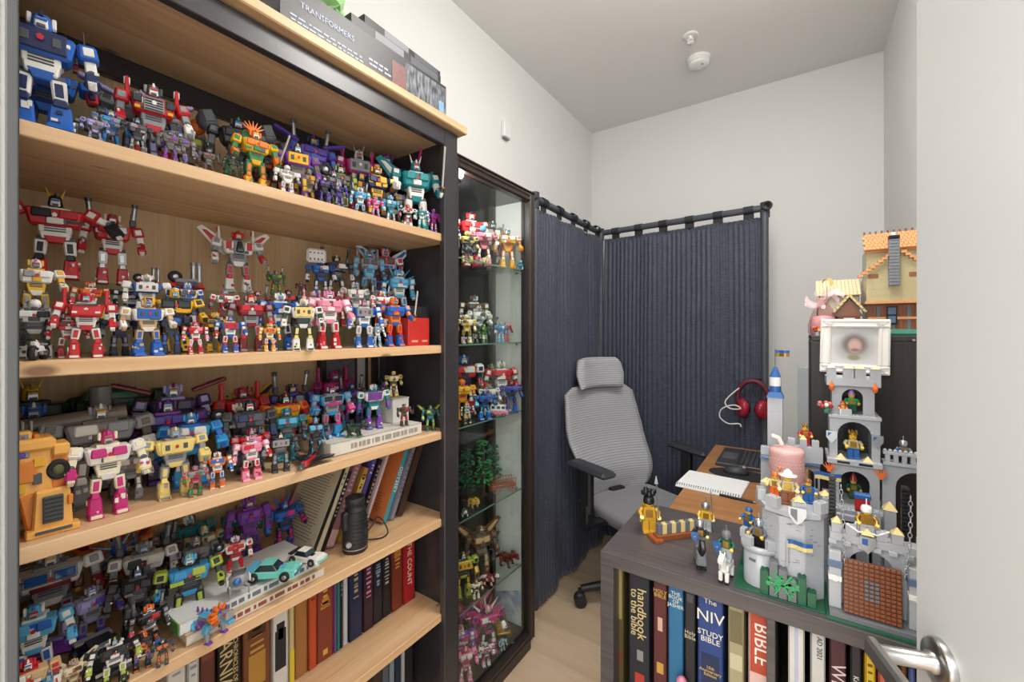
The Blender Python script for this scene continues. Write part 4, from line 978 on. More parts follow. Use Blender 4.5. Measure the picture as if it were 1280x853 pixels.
put(E2, G2, [
 ('r', 78, 240, .20, .136, 'RWNN', 'horns yhorns tpose bigfist nopack', 1.25, 'big red and white robot with yellow horns, upper left of the second shelf'),
 ('r', 140, 252, .22, .136, 'RWSR', 'fins cannons', 1.0, 'red and white robot with silver arms beside the horned one'),
 ('launcher', 187, 318, .22, .136, 'RDaa', '0', .06, 'small dark red launcher base behind the white-shouldered robot'),
 ('launcher', 217, 310, .21, .136, 'RABa', '', .085, 'red launcher with two upright silver barrels'),
 ('r', 297, 285, .21, .136, 'WARR', 'wings cockpit fins', 1.1, 'white robot with red-striped wings at the back of the second shelf'),
 ('r', 345, 333, .20, .136, 'GElE', 'cannons', 1.1, 'green and brown robot with lime arms on the second shelf'),
 ('r', 376, 352, .20, .136, 'DNaN', '', .95, 'dark red robot with black head at the back of the second shelf'),
 ('r', 403, 316, .20, .136, 'BbWB', 'pod', 1.05, 'blue robot carrying a large white pod on its shoulder'),
 ('r', 440, 314, .21, .136, 'NaWN', 'cannons black', 1.2, 'black robot with twin upright black barrels'),
 ('r', 470, 314, .21, .136, 'ACaA', 'fins', .9, 'grey-blue robot between the black and the blue-winged robots'),
 ('r', 494, 310, .22, .136, 'WRBW', 'wings glass', .95, 'white and red robot with blue wing at the right of the second shelf'),
 ('r', 520, 308, .23, .136, 'OWYY', 'horns', .95, 'orange and white crested robot above the red box'),
 ('r', 47, 326, .12, .056, 'WYAW', '', .95, 'white robot with yellow trim at the left edge of the second shelf'),
 ('panel_truck', 99, 345, .11, .056, 'lNaa', '', .062, 'yellow-green boxy toy truck behind the bright red robot'),
 ('car', 134, 340, .12, .056, 'WNBB', '1.2', .085, 'white and blue race car with large tyres on the second shelf'),
 ('r', 186, 343, .115, .056, 'BWWW', 'panels shoulder', 1.15, 'blue-chested robot with white shoulders behind the cream-legged one'),
 ('car', 246, 345, .13, .056, 'RDNN', '1.3', .095, 'shiny red sports car behind the yellow robot'),
 ('r', 217, 352, .12, .056, 'WBaW', '', .9, 'white and blue slim robot behind the yellow robot'),
 ('r', 46, 376, .08, .0, 'WaNW', 'dome', 1.2, 'white dome-headed robot at the left edge of the second shelf'),
 ('bike', 46, 405, .035, 0, 'WARA', '-.4', .055, 'white motorcycle with grey wheels at the front left of the second shelf'),
 ('jet', 84, 372, .14, .056, 'ARWR', '.5', .085, 'grey jet with red underside behind the bright red robot'),
 ('r', 78, 392, .065, 0, 'RWDR', 'wheels', .95, 'darker red robot half hidden left of the bright red robot'),
 ('r', 110, 362, .04, 0, 'RWRR', 'fins hood', 1.05, 'bright red robot with white arms and tall red back fins'),
 ('r', 178, 374, .04, 0, 'WeBe', 'panels boots legs3', 1.15, 'white-chested robot with tan thighs and big blue feet'),
 ('r', 236, 362, .065, 0, 'YNYY', 'glass shield', 1.15, 'yellow robot with windscreen chest and yellow shield'),
 ('r', 242, 402, .025, 0, 'RWKR', '', 1.0, 'small coral red robot with white thighs'),
 ('r', 288, 395, .025, 0, 'BWRB', 'panels', 1.1, 'small blue and red robot at the front of the second shelf'),
 ('r', 275, 362, .11, .056, 'WRaA', '', 1.05, 'white and red robot just left of the maroon one'),
 ('r', 309, 368, .05, 0, 'DARR', 'wheels', 1.05, 'maroon robot with light grey thighs and black shins'),
 ('r', 335, 404, .025, 0, 'YWOY', 'panels', 1.0, 'small yellow-orange robot with white arms'),
 ('r', 350, 366, .07, 0, 'BWbW', 'wheels', 1.05, 'blue and white robot between the small orange and the green-legged robots'),
 ('r', 375, 374, .04, 0, 'WgyW', 'panels', 1.05, 'white robot with pale yellow chest and grey-green legs'),
 ('r', 405, 362, .045, 0, 'KWRK', 'shield legs3', 1.1, 'pink and white robot with tall red boots'),
 ('r', 424, 362, .12, .056, 'DRWD', 'fins', 1.0, 'dark red robot behind the pink and white one'),
 ('r', 447, 374, .035, 0, 'BWAR', 'panels', 1.05, 'blue and white robot with red head, front of the second shelf'),
 ('r', 468, 356, .12, .056, 'WRRW', 'cannons', 1.0, 'white and red robot with red barrels behind the blue ones'),
 ('r', 470, 404, .035, 0, 'AWCA', '', .85, 'small pale grey robot between two blue robots'),
 ('r', 489, 372, .035, 0, 'BORO', 'sword wsword', 1.05, 'blue and orange robot swinging a white sword'),
 ('r', 524, 340, .14, .08, 'CWcC', 'windmill spikes', 1.0, 'light blue spiky robot perched over the red box'),

 ('r', 118, 352, .15, .056, 'OWRO', '', 1.0, 'orange-red robot behind the bright red one'),
 ('r', 152, 354, .15, .056, 'bWCb', 'wheels', 1.05, 'navy robot with white wheels behind the white race car'),
 ('r', 146, 392, .075, 0, 'NbAb', '', 1.0, 'black and navy robot between the red and the tan-legged robots'),
 ('r', 208, 388, .085, 0, 'bNBN', 'wheels', 1.05, 'dark navy robot left of the yellow windscreen robot'),
 ('r', 262, 390, .06, 0, 'YNaY', '', 1.0, 'slim yellow and black robot right of the coral red one'),
 ('r', 322, 356, .13, .056, 'EDaE', 'cannons', 1.0, 'brown and dark red robot on the middle step of the second shelf'),
 ('r', 362, 362, .13, .056, 'NaRN', '', 1.0, 'black and red robot on the middle step of the second shelf'),
 ('r', 390, 362, .13, .056, 'KAWK', 'fins', 1.0, 'pale pink and grey robot behind the green-legged one'),
 ('r', 452, 352, .13, .056, 'WAbW', '', .95, 'white and navy robot behind the red-headed one'),
])
put(E3, G3, [
 ('r', 56, 470, .30, .0, 'gNYY', 'horns yhorns', 1.2, 'dark green robot with yellow horns at the left end of the third shelf'),
 ('r', 58, 502, .22, .0, 'BbWB', '', .95, 'blue robot behind the amber truck robot on the third shelf'),
 ('cannon', 93, 466, .30, .0, 'NASa', '', .20, 'upright black toy cannon at the back of the third shelf'),
 ('truck', 138, 470, .30, .12, 'gGgN', '1.5', .15, 'dark green armoured toy truck at the back of the third shelf'),
 ('r', 112, 500, .21, .0, 'AUWA', 'barrel bigfist', 1.35, 'huge grey robot with a barrel cannon over its shoulder'),
 ('r', 187, 472, .28, .0, 'pLDL', 'slabs', 1.05, 'plum and lavender robot at the back of the third shelf'),
 ('r', 209, 497, .20, .0, 'pPVp', 'bigfist', 1.25, 'broad plum purple robot behind the cream yellow one'),
 ('jet', 238, 492, .29, .10, 'pRlV', '.8', .11, 'plum and red jet at the back of the third shelf'),
 ('r', 262, 478, .27, .0, 'RDRD', 'fins', 1.0, 'red robot with a tall pointed fin at the back of the third shelf'),
 ('r', 295, 482, .27, .0, 'YRbY', 'wings', 1.1, 'gold-chested robot with navy wings on the third shelf'),
 ('r', 281, 503, .18, .0, 'WNTW', 'windmill', .9, 'white robot with a black wheel on its arm'),
 ('r', 304, 498, .13, .0, 'aNbN', '', 1.0, 'slate grey robot with black head on the third shelf'),
 ('r', 342, 490, .20, .0, 'YRON', 'shoulder', 1.1, 'yellow-chested robot with red arms and legs on the third shelf'),
 ('r', 326, 512, .13, .0, 'TaCT', 'windmill', 1.05, 'teal robot with a round drum behind the black square robot'),
 ('r', 366, 466, .22, .0, 'bVSN', 'cannons rifle', 1.0, 'navy robot with silver rifle and black barrels'),
 ('r', 398, 460, .29, .0, 'MpDM', 'fins', 1.0, 'magenta spiky robot at the back of the third shelf'),
 ('r', 410, 482, .11, .035, 'cAMp', 'glass boots bigfist', 1.2, 'bright azure robot with silver-grey thighs on the third shelf'),
 ('r', 442, 470, .19, .035, 'bpVb', 'cannons', 1.05, 'navy and plum robot behind the azure one'),
 ('r', 467, 480, .085, .035, 'WTPW', 'panels legs3', 1.1, 'white and teal robot with violet shins'),
 ('r', 478, 474, .20, .035, 'AWTA', 'horns', 1.0, 'pale grey robot behind the violet-legged one'),
 ('r', 484, 482, .15, .035, 'PbVP', '', .95, 'purple and navy robot near the white carton'),
 ('beast', 440, 515, .055, .035, 'gNGN-'[:3] + '-', '.9', .07, 'small dark green toy beast crouching on the white book'),
 ('r', 505, 505, .04, .035, 'gERE', 'rifle', 1.05, 'small dark green and brown robot by the white carton'),
 ('r', 539, 505, .04, 0, 'gTlg', 'wings', 1.1, 'dark green winged robot at the right end of the third shelf'),
 ('tb', 60, 536, .055, 0, '----', '', 1, 'large amber truck robot with dark grille at the left of the third shelf'),
 ('r', 121, 540, .055, 0, 'WHMM', 'legs3', 1.05, 'white robot with hot pink boots and head'),
 ('r', 200, 537, .055, 0, 'yAyA', 'panels bigfist', 1.2, 'broad cream yellow robot with grey thighs'),
 ('r', 254, 512, .12, 0, 'cBWc', 'bigfist', 1.1, 'rounded azure blue robot beside the cream yellow one'),
 ('r', 250, 580, .025, 0, 'ARGA', 'legs3', 1.1, 'small grey and red robot with green boots'),
 ('r', 276, 564, .04, 0, 'OWBW', '', 1.05, 'small orange robot with blue thighs'),
 ('r', 291, 534, .11, 0, 'RAKD', '', 1.15, 'crimson robot behind the pink one on the third shelf'),
 ('r', 308, 544, .045, 0, 'KWRK', 'boots', 1.1, 'pink and white robot with red foot on the third shelf'),
 ('r', 345, 541, .04, 0, 'NaAN', 'bigfist panels', 1.3, 'squat black square-bodied robot'),
 ('jet', 388, 556, .045, 0, 'RNaD', '-.7', .095, 'red and black crumpled jet at the front of the third shelf'),

 ('r', 163, 556, .13, 0, 'AUWA', '', 1.05, 'light grey robot between the pink-booted and cream yellow ones'),
 ('r', 232, 545, .14, 0, 'NaDN', '', .95, 'black and dark red robot behind the cream yellow one'),
 ('r', 320, 498, .27, 0, 'RDYR', 'fins', 1.0, 'red robot with yellow chest at the back of the third shelf'),
 ('r', 384, 488, .29, 0, 'bMVb', '', .95, 'navy and magenta robot behind the bright azure one'),
 ('r', 426, 500, .17, .035, 'TMcT', 'rifle', .9, 'teal and magenta robot right of the bright azure one'),
 ('r', 455, 492, .20, .035, 'pTPp', '', .9, 'plum and teal robot behind the violet-shinned one'),
 ('r', 370, 520, .12, 0, 'aNCa', '', .9, 'slim charcoal robot behind the crumpled red jet'),
])
put(E4, G4, [
 ('r', 52, 692, 800, 0, 'WATA', 'hood', 1.0, 'white robot with teal trim at the left edge of the fourth shelf'),
 ('r', 92, 682, .22, 0, 'WADA', 'glass blueglass boots', 1.25, 'white robot with wide blue windscreen chest and dark red waist'),
 ('r', 140, 668, 772, 0, 'OYDR', 'blast wings', 1.2, 'orange and red robot with a blue blast burst on its chest'),
 ('r', 190, 662, 770, 0, 'WAaA', 'wheels cannons', 1.1, 'white and grey robot with shoulder barrels on the fourth shelf'),
 ('r', 217, 648, 738, 0, 'aNUa', 'cannons', 1.05, 'dark grey robot at the back of the fourth shelf'),
 ('r', 248, 648, 725, 0, 'TaTW', 'panels', 1.15, 'teal robot with white head on the fourth shelf'),
 ('r', 285, 636, 705, 0, 'TUHe', 'shield', .95, 'pale teal robot with a flat teal shield'),
 ('r', 228, 690, 778, 0, 'cNlC', 'shoulder', 1.2, 'blue robot with yellow-green chest stripe on the fourth shelf'),
 ('r', 303, 622, .225, 0, 'PPpP', '', .85, 'violet robot in front of the royal blue spiked one'),
 ('r', 348, 628, .215, 0, 'BbMB', 'spikes', 1.05, 'royal blue spiky robot with magenta core'),
 ('r', 294, 670, 722, .045, 'WRRW', 'windmill wheels', 1.1, 'small white robot with red limbs standing on the stacked books'),
 ('car', 384, 668, 706, .046, 'WtNN', '.5', .085, 'white and mint car on the right end of the stacked books'),
 ('car', 338, 700, 728, .046, 'tTCC', '.9', .105, 'turquoise sports car on the stacked books'),
 ('drone', 302, 712, 748, .046, '----', '', 1, 'round grey drone with a blue eye on the stacked books'),
 ('beast', 244, 765, 822, 0, 'ACPO', '.5', .105, 'grey lizard creature with sky blue legs and orange mane'),
 ('car', 158, 745, 800, 0, 'NaAA', '.1', .125, 'large black toy car nose forward on the fourth shelf'),
 ('shuttle', 66, 770, 822, 0, 'PHLA', '1.2', .12, 'purple toy shuttle at the left of the fourth shelf'),
 ('r', 212, 745, 812, 0, 'NSRO', 'cannons', 1.05, 'black and red-orange robot with silver pipes near the shelf front'),
 ('r', 122, 796, 870, 0, 'NWlN', 'wheels', 1.2, 'black robot with lime shoulder and white knees at the shelf front'),
 ('r', 164, 792, 858, 0, 'NOBO', 'bigfist', 1.1, 'black robot with orange chest by the front edge of the fourth shelf'),
 ('r', 62, 812, 905, 0, 'eRWR', '', 1.1, 'tan and red robot at the lower left corner'),
 ('r', 90, 826, 900, 0, 'HeEe', 'wings', 1.0, 'pale tan robot low at the front left of the fourth shelf'),

 ('r', 272, 652, 718, 0, 'eTHe', '', .95, 'tan and teal robot at the back of the fourth shelf'),
 ('r', 222, 688, 762, 0, 'AaWA', 'wheels', 1.05, 'grey robot left of the blue yellow-striped one'),
 ('r', 178, 705, 792, 0, 'NaSN', '', 1.0, 'black and silver robot behind the large black car'),
 ('r', 112, 730, 806, 0, 'LAVA', 'legs3', 1.05, 'lavender and grey robot in the middle of the fourth shelf'),
 ('r', 45, 748, 850, 0, 'CWBC', '', 1.0, 'sky blue and white robot at the left edge of the fourth shelf'),
 ('r', 196, 790, 838, 0, 'aNOa', 'bigfist', 1.1, 'small charcoal robot with orange plate near the shelf front'),
])
# ================================================================== brick-toy castle, houses and little figures
def bm_(n, c, r=.3): return plain('brick_' + n, c, r)
m_lg, m_dg, m_yc, m_bb, m_gr, m_br, m_tanb = bm_('light_grey', '#adb0b5'), bm_('dark_grey', '#6c6f74'), bm_('straw', '#dcc78a'), bm_('blue', '#2e5f9e'), bm_('dark_green', '#1f5a40'), bm_('reddish_brown', '#8a4f2e'), bm_('tan', '#b9ad84')
m_bbk, m_bw, m_gr2, m_sand, m_or, m_rd = bm_('black', '#1b1c1f'), bm_('white', '#e6e6e2'), bm_('bright_green', '#2f9a5f'), bm_('sand_blue', '#5b6f8c'), bm_('flame_orange', '#e06a26'), bm_('red', '#b42a2a')
m_skin = bm_('yellow_skin', '#e8b93a'); m_gold = plain('brick_gold', '#b98f3e', .3, .7); m_silv = plain('brick_silver', '#b9bcc0', .28, .8); m_clear = glass_mat('clear_brick', '#eef2f4', refl=.05)
U_ = .008
def studs(k, x0, x1, y0, y1, z, m, step=.008):
    nx = max(1, round((x1 - x0) / step)); ny = max(1, round((y1 - y0) / step))
    for i in range(nx):
        for j in range(ny):
            k.cyl((x0 + (i + .5) * (x1 - x0) / nx, y0 + (j + .5) * (y1 - y0) / ny, z), (x0 + (i + .5) * (x1 - x0) / nx, y0 + (j + .5) * (y1 - y0) / ny, z + .0018), .0024, m, n=8, smooth=False)
def bx(k, x0, x1, y0, y1, z0, z1, m, ch=.0005, st=False):
    k.box(((x0 + x1) / 2, (y0 + y1) / 2, (z0 + z1) / 2), (x1 - x0, y1 - y0, z1 - z0), m, ch=ch)
    if st: studs(k, x0, x1, y0, y1, z1, m)
def bwall(k, x0, x1, y0, y1, z0, z1, m, rnd, hc=.0192):
    """wall laid of toy bricks along x with staggered joints"""
    z = z0; r = 0
    while z < z1 - .002:
        zt = min(z + hc, z1); x = x0; 
        while x < x1 - .001:
            w = rnd.choice((.016, .024, .032)) if x > x0 or r % 2 == 0 else .012
            xe = min(x + w, x1)
            if x1 - xe < .006: xe = x1
            bx(k, x, xe, y0, y1, z, zt, m, ch=.0004); x = xe
        z = zt; r += 1
def arch_wall(k, x0, x1, y0, y1, z0, z1, ax0, ax1, az, m):
    """wall with a round-headed opening from its foot; az = height of the crown"""
    r = (ax1 - ax0) / 2; c = (ax0 + ax1) / 2; zs = az - r
    pts = [(z0, x0), (z0, ax0)] + [(zs + r * math.sin(t), c - r * math.cos(t)) for t in [i * PI / 10 for i in range(11)]] + [(z0, ax1), (z0, x1), (z1, x1), (z1, x0)]
    k.prism(pts, y0, y1, m, 1)
def pyramid(k, x, y, z, s, h, m): k.add([(x - s, y - s, z), (x + s, y - s, z), (x + s, y + s, z), (x - s, y + s, z), (x, y, z + h)], [[0, 1, 4], [1, 2, 4], [2, 3, 4], [3, 0, 4], [3, 2, 1, 0]], m)
def pennant(k, x, y, z, dx, m1, m2, w=.045):
    n = 8
    for lane, mm in ((0, m1), (1, m2)):
        vs = []
        for i in range(n + 1):
            t = i / n; xx = x + dx * w * t; yy = y + .004 * math.sin(t * 7); 
            vs += [(xx, yy, z - lane * .009), (xx, yy, z - lane * .009 - .0085)]
        k.add(vs, [[2 * i, 2 * i + 1, 2 * i + 3, 2 * i + 2] for i in range(n)], mm)
        k.add([(a, b + .0012, c) for a, b, c in vs], [[2 * i, 2 * i + 2, 2 * i + 3, 2 * i + 1] for i in range(n)], mm)
rc = random.Random(11)
GC = 'sections of the grey brick castle'
def sect(name, label): return tag(empty(name, (0, 0, 0)), label, 'toy castle', GC)
# --- corner tower at the front left
ct = sect('castle_corner_tower', 'grey round corner tower of the brick castle with green rock foot')
k = MB(); bx(k, -.125, .044, 1.075, 1.24, KZ, KZ + .0032, m_gr); studs(k, -.125, -.06, 1.18, 1.24, KZ + .0032, m_gr); k.build('baseplate', ct)
CTX, CTY = -.014, 1.155
def oct_tower(k, cx, cy, r, z0, z1, m, n=8, hc=.0192):
    z = z0; row = 0
    while z < z1 - .002:
        zt = min(z + hc, z1)
        for i in range(n):
            a0 = 2 * PI * (i + .5) / n; a1 = 2 * PI * (i + 1.5) / n
            p0 = (cx + r * math.cos(a0), cy + r * math.sin(a0)); p1 = (cx + r * math.cos(a1), cy + r * math.sin(a1))
            mid = ((p0[0] + p1[0]) / 2, (p0[1] + p1[1]) / 2); L = math.hypot(p1[0] - p0[0], p1[1] - p0[1]); an = math.atan2(p1[1] - p0[1], p1[0] - p0[0])
            k.box((mid[0], mid[1], (z + zt) / 2), (L + .002, .008, zt - z), m, rot=(0, 0, an), ch=.0005)
        z = zt; row += 1
k = MB(); oct_tower(k, CTX, CTY, .058, KZ + .0032, .945, m_lg); k.build('tower_wall', ct)
k = MB(); m_stone = bm_('stone_print', '#7f8894')
for i in range(30):
    f = rc.choice((5, 6, 7)); a = 2 * PI * (f - 1) / 8 + PI / 4 - PI / 8 * 0; nx, ny = math.cos(a), math.sin(a); s = rc.uniform(-.016, .016); z = rc.uniform(KZ + .07, .935); rr = .058 * math.cos(PI / 8) + .0042
    k.box((CTX + nx * rr - ny * s, CTY + ny * rr + nx * s, z), (.0006, rc.uniform(.005, .010), .0016), m_stone, rot=(0, 0, a), ch=0)
k.build('stone_marks', ct)
k = MB(); k.lathe((CTX, CTY, .945), [(.062, 0), (.072, .006), (.072, .016), (.03, .016)], m_lg, 8, smooth=False); k.build('parapet_ring', ct)
for i in range(8):
    a = 2 * PI * i / 8 + .2; k = MB(); k.box((0, 0, .012), (.016, .026, .024), m_lg, ch=.0006); studs(k, -.008, .008, -.012, .012, .024, m_lg)
    mo = k.build('merlon', ct, (CTX + .062 * math.cos(a), CTY + .062 * math.sin(a), .961), (0, 0, a))
    if i % 3 == 0: k = MB(); pyramid(k, 0, 0, .026, .010, .012, m_yc); k.build('slope_cap', mo)
k = MB(); k.lathe((-.075, 1.13, KZ + .003), [(.034, 0), (.034, .075), (.030, .076)], m_lg, 14, a0=PI * .45, a1=PI * 1.75); k.lathe((-.075, 1.13, KZ + .078), [(.030, 0), (.040, .004), (.040, .016), (.033, .016), (.033, .004)], m_lg, 14, a0=PI * .4, a1=PI * 1.8)
for i in range(4): k.box((-.075 + .029 * math.cos(2.0 + i * .75), 1.13 + .033 * math.sin(2.0 + i * .75), KZ + .02 + i * .014), (.014, .006, .006), m_dg, rot=(0, 0, 2.0 + i * .75 + PI / 2), ch=.0005)
k.build('bartizan', ct)
for i in range(4):
    a = PI * (.5 + i * .40); k = MB(); k.box((0, 0, .010), (.012, .018, .020), m_lg, ch=.0005); studs(k, -.006, .006, -.008, .008, .020, m_lg); k.build('merlon', ct, (-.075 + .036 * math.cos(a), 1.13 + .036 * math.sin(a), KZ + .094), (0, 0, a))
k = MB()
for i in range(6): bx(k, -.072 + i * .017, -.056 + i * .017, 1.078, 1.10, KZ + .0032, KZ + .0032 + (.05, .075, .062, .046, .056, .03)[i], (m_gr, m_dg, m_dg, m_dg, m_gr, m_gr)[i], .001, True)
k.build('rock_foot', ct)
k = MB()
for i in range(26):
    a = rc.uniform(0, 6.28); rr = rc.uniform(.002, .022); x = -.030 + rr * math.cos(a) * 1.3; z = KZ + .034 + rr * math.sin(a)
    k.cyl((x, 1.0755, z), (x, 1.079, z), rc.uniform(.003, .0052), m_gr2, n=6, smooth=False)
for i in range(6): a = i * PI / 3; k.box((-.030 + .013 * math.cos(a) * 1.2, 1.076, KZ + .034 + .013 * math.sin(a)), (.03, .003, .004), m_gr2, rot=(0, -a, 0), ch=.0004)
k.build('foliage', ct)
k = MB(); k.cyl((-.022, 1.088, KZ + .075), (-.022, 1.088, .90), .0022, m_lg, n=8); pennant(k, -.022, 1.086, .902, 1, m_bb, m_yc); k.build('pennant_flag', ct)
k = MB(); k.prism([(.962 + .018 * q[1], -.004 + .016 * q[0]) for q in ((-1, .8), (-1, -.1), (-.5, -.8), (0, -1.2), (.5, -.8), (1, -.1), (1, .8))], 1.078, 1.083, m_silv, 1); k.prism([(.962 + .014 * q[1], -.004 + .012 * q[0]) for q in ((-1, .8), (-1, -.1), (0, -1.1), (0, .8))], 1.0768, 1.078, m_dg, 1); k.build('shield_crest', ct)
# --- gatehouse with drawbridge
gt = sect('castle_gatehouse', 'grey brick castle gatehouse with brown drawbridge and chains')
k = MB(); bx(k, .045, .334, 1.062, 1.20, KZ, KZ + .0064, m_gr); bx(k, .05, .334, 1.066, 1.20, KZ + .0064, KZ + .016, m_dg, .0005); k.build('baseplate', gt)
k = MB(); arch_wall(k, .052, .262, 1.112, 1.128, KZ + .016, .918, .082, .156, .905, m_lg); k.build('gate_wall', gt)
for x0, x1 in ((.050, .070), (.172, .194)):
    k = MB(); bx(k, x0, x1, 1.086, 1.112, KZ + .016, .90, m_lg); bx(k, x0 - .002, x1 + .002, 1.083, 1.112, .868, .882, m_sand); bx(k, x0 - .001, x1 + .001, 1.082, 1.10, .842, .852, m_bw)
    k.cyl(((x0 + x1) / 2, 1.082, .848), ((x0 + x1) / 2, 1.078, .848), .006, m_bw, n=10); k.build('buttress', gt)
k = MB(); bx(k, .052, .262, 1.10, 1.132, .918, .934, m_lg)
for i in range(9): bx(k, .05 + i * .0235, .063 + i * .0235, 1.095, 1.10, .912, .92, m_lg)
k.build('corbel_ledge', gt)
for i, x in enumerate((.064, .087, .135, .158, .195, .222)):
    k = MB(); k.box((0, 0, .010), (.018, .012, .020), m_lg, ch=.0005)
    if i in (0, 3, 5): pyramid(k, 0, 0, .0205, .0095, .012, m_yc)
    else: studs(k, -.008, .008, -.005, .005, .02, m_lg)
    k.build('merlon', gt, (x, 1.108, .934))
dbr = MB(); DB0, DB1, DBZ0, DBZ1 = .073, .161, KZ + .0175, .892
dw, dh = DB1 - DB0, DBZ1 - DBZ0
dbr.box((0, 0, dh / 2), (dw, .0064, dh), bm_('shaded_brown', '#5c3420'), ch=.0008)  # plate coloured darker between the studs, painted shade to bring out the relief
cols = 11
for i in range(cols):
    for j in range(13):
        x = -dw / 2 + (i + .5) * dw / cols; z = (j + .5) * dh / 13
        mid = abs(i - 5) < 2 and abs(j - 6) < 3
        dbr.box((x, -.0040, z), (dw / cols * .80, .0026, dh / 13 * .62), m_dg if mid else m_br, ch=.0006)
db = dbr.build('drawbridge', gt, ((DB0 + DB1) / 2, 1.079, DBZ0), (math.radians(-5), 0, 0)); db['label'] = 'brown studded drawbridge with dark centre grate'
for x, zt, zb, xe in ((.070, 1.035, .885, .074), (.176, 1.035, .885, .164)):
    k = MB(); p0 = Vector((x, 1.10, zt)); p1 = Vector((xe, 1.076, zb)); n = 17
    for i in range(n):
        c = p0.lerp(p1, (i + .5) / n) - Vector((0, .018 * math.sin(PI * (i + .5) / n), 0)); L = .0055; q = []
        for a in range(8):
            t = 2 * PI * a / 8; u = math.cos(t) * .0028; v = math.sin(t) * L
            q.append(c + (Vector((u, 0, v)) if i % 2 else Vector((0, u, v))))
        k.tube(q, .0009, m_silv, n=5, closed=True)
    k.build('chain', gt)
for x in (.058, .174):
    k = MB(); bx(k, x - .005, x + .005, 1.136, 1.148, .934, 1.04, m_bbk)
    for i in range(13): bx(k, x - .0065, x + .0065, 1.130, 1.137, .938 + i * .008, .9425 + i * .008, m_bbk, .0004)
    k.build('rack_tower', gt)
k = MB(); k.tube([(.088, 1.12, .936), (.10, 1.118, .965), (.113, 1.117, .952), (.126, 1.118, .965), (.138, 1.12, .936)], .002, m_bw, n=6); k.tube([(.080, 1.105, .955), (.098, 1.10, .945), (.113, 1.098, .948), (.128, 1.10, .945), (.146, 1.105, .955)], .0022, m_bw, n=6); k.cyl((.100, 1.118, .934), (.100, 1.118, .978), .0018, m_bw, n=6); k.cyl((.126, 1.118, .934), (.126, 1.118, .978), .0018, m_bw, n=6); k.build('crossbow', gt)
k = MB(); k.prism([(.926 + .017 * q[1], .112 + .012 * q[0]) for q in ((-1, .9), (-1, -.1), (0, -1.1), (1, -.1), (1, .9))], 1.090, 1.094, m_silv, 1); k.prism([(.926 + .013 * q[1], .112 + .009 * q[0]) for q in ((-1, .9), (-1, 0), (0, -.1), (0, .9))], 1.0888, 1.090, m_bb, 1); pyramid(k, .112, 1.10, .944, .010, .012, m_yc); k.build('shield_crest', gt)
# --- tall keep at the back
kp = sect('castle_keep', 'tall grey castle keep tower with stacked arches and straw caps')
KX, KY, KB = .057, .163, 1.36
k = MB()
bx(k, KX - .012, KX + .012, 1.30, 1.43, KZ, .91, m_lg); bx(k, KY - .012, KY + .012, 1.30, 1.43, KZ, .91, m_lg); arch_wall(k, KX, KY, 1.31, 1.322, KZ, .92, KX + .02, KY - .02, .90, m_lg); k.build('ground_storey', kp)
k = MB(); bx(k, KX - .006, KY + .006, 1.29, 1.432, .912, .922, m_lg); studs(k, KX, KY, 1.292, 1.31, .922, m_lg); k.build('floor_plate', kp)
k = MB(); arch_wall(k, KX + .008, KY - .004, 1.335, 1.347, .922, 1.022, KX + .025, KY - .022, 1.005, m_lg); k.build('second_storey', kp); k = MB(); bx(k, KX + .008, KY - .004, 1.425, 1.432, .922, 1.022, m_bbk); k.build('rear_wall', kp)
k = MB(); bx(k, KX, KY, 1.32, 1.432, 1.022, 1.034, m_lg); bx(k, KX + .02, KX + .045, 1.319, 1.321, 1.025, 1.031, m_bbk); bx(k, KX + .062, KX + .088, 1.319, 1.321, 1.025, 1.031, m_bbk); k.build('floor_plate', kp)
k = MB(); arch_wall(k, KX + .006, KY - .002, 1.342, 1.356, 1.034, 1.134, KX + .022, KY - .018, 1.126, m_lg); bx(k, KX + .006, KY - .002, 1.425, 1.432, 1.034, 1.134, m_bbk); bx(k, KX + .006, KX + .02, 1.356, 1.425, 1.034, 1.134, m_lg); bx(k, KY - .016, KY - .002, 1.356, 1.425, 1.034, 1.134, m_lg); k.build('third_storey', kp)
k = MB(); bx(k, KX + .004, KY, 1.335, 1.432, 1.134, 1.142, m_lg); studs(k, KX + .01, KY - .01, 1.337, 1.353, 1.142, m_lg); arch_wall(k, KX + .012, KY - .010, 1.365, 1.376, 1.142, 1.214, KX + .032, KY - .032, 1.205, m_lg); bx(k, KX + .012, KY - .010, 1.425, 1.432, 1.142, 1.214, m_bbk); bx(k, KX + .012, KX + .026, 1.376, 1.425, 1.142, 1.214, m_lg); bx(k, KY - .024, KY - .010, 1.376, 1.425, 1.142, 1.214, m_lg); bx(k, KX + .03, KX + .05, 1.337, 1.352, 1.142, 1.156, m_lg); k.build('fourth_storey', kp)
k = MB(); bx(k, KX, KY, 1.345, 1.434, 1.214, 1.234, m_lg); k.build('crown_ledge', kp)
for x, w in ((KX + .010, .020), (KX + .045, .024), (KX + .066, .024), (KY - .010, .020)):
    k = MB(); k.box((0, 0, .012), (w, .014, .024), m_lg, ch=.0005); pyramid(k, 0, 0, .0245, w / 2 - .001, .010, m_yc); k.build('merlon', kp, (x, 1.352, 1.234))
for x in (KX + .010, KY - .012):
    k = MB(); k.lathe((0, 0, 0), [(.003, -.012), (.006, -.006), (.006, .0), (.003, .004), (0, .014)], m_or, 8); k.build('torch', kp, (x, 1.338, 1.214))
for x in (KX + .004, KY - .004):
    k = MB()
    for i in range(5): a = (i - 2) * .4; k.box((math.sin(a) * .008, 0, .012 + math.cos(a) * .006), (.006, .004, .024), m_or, rot=(0, a, 0), taper=(.2, .6), ch=.0005)
    k.build('flame_piece', kp, (x, 1.314, .995))
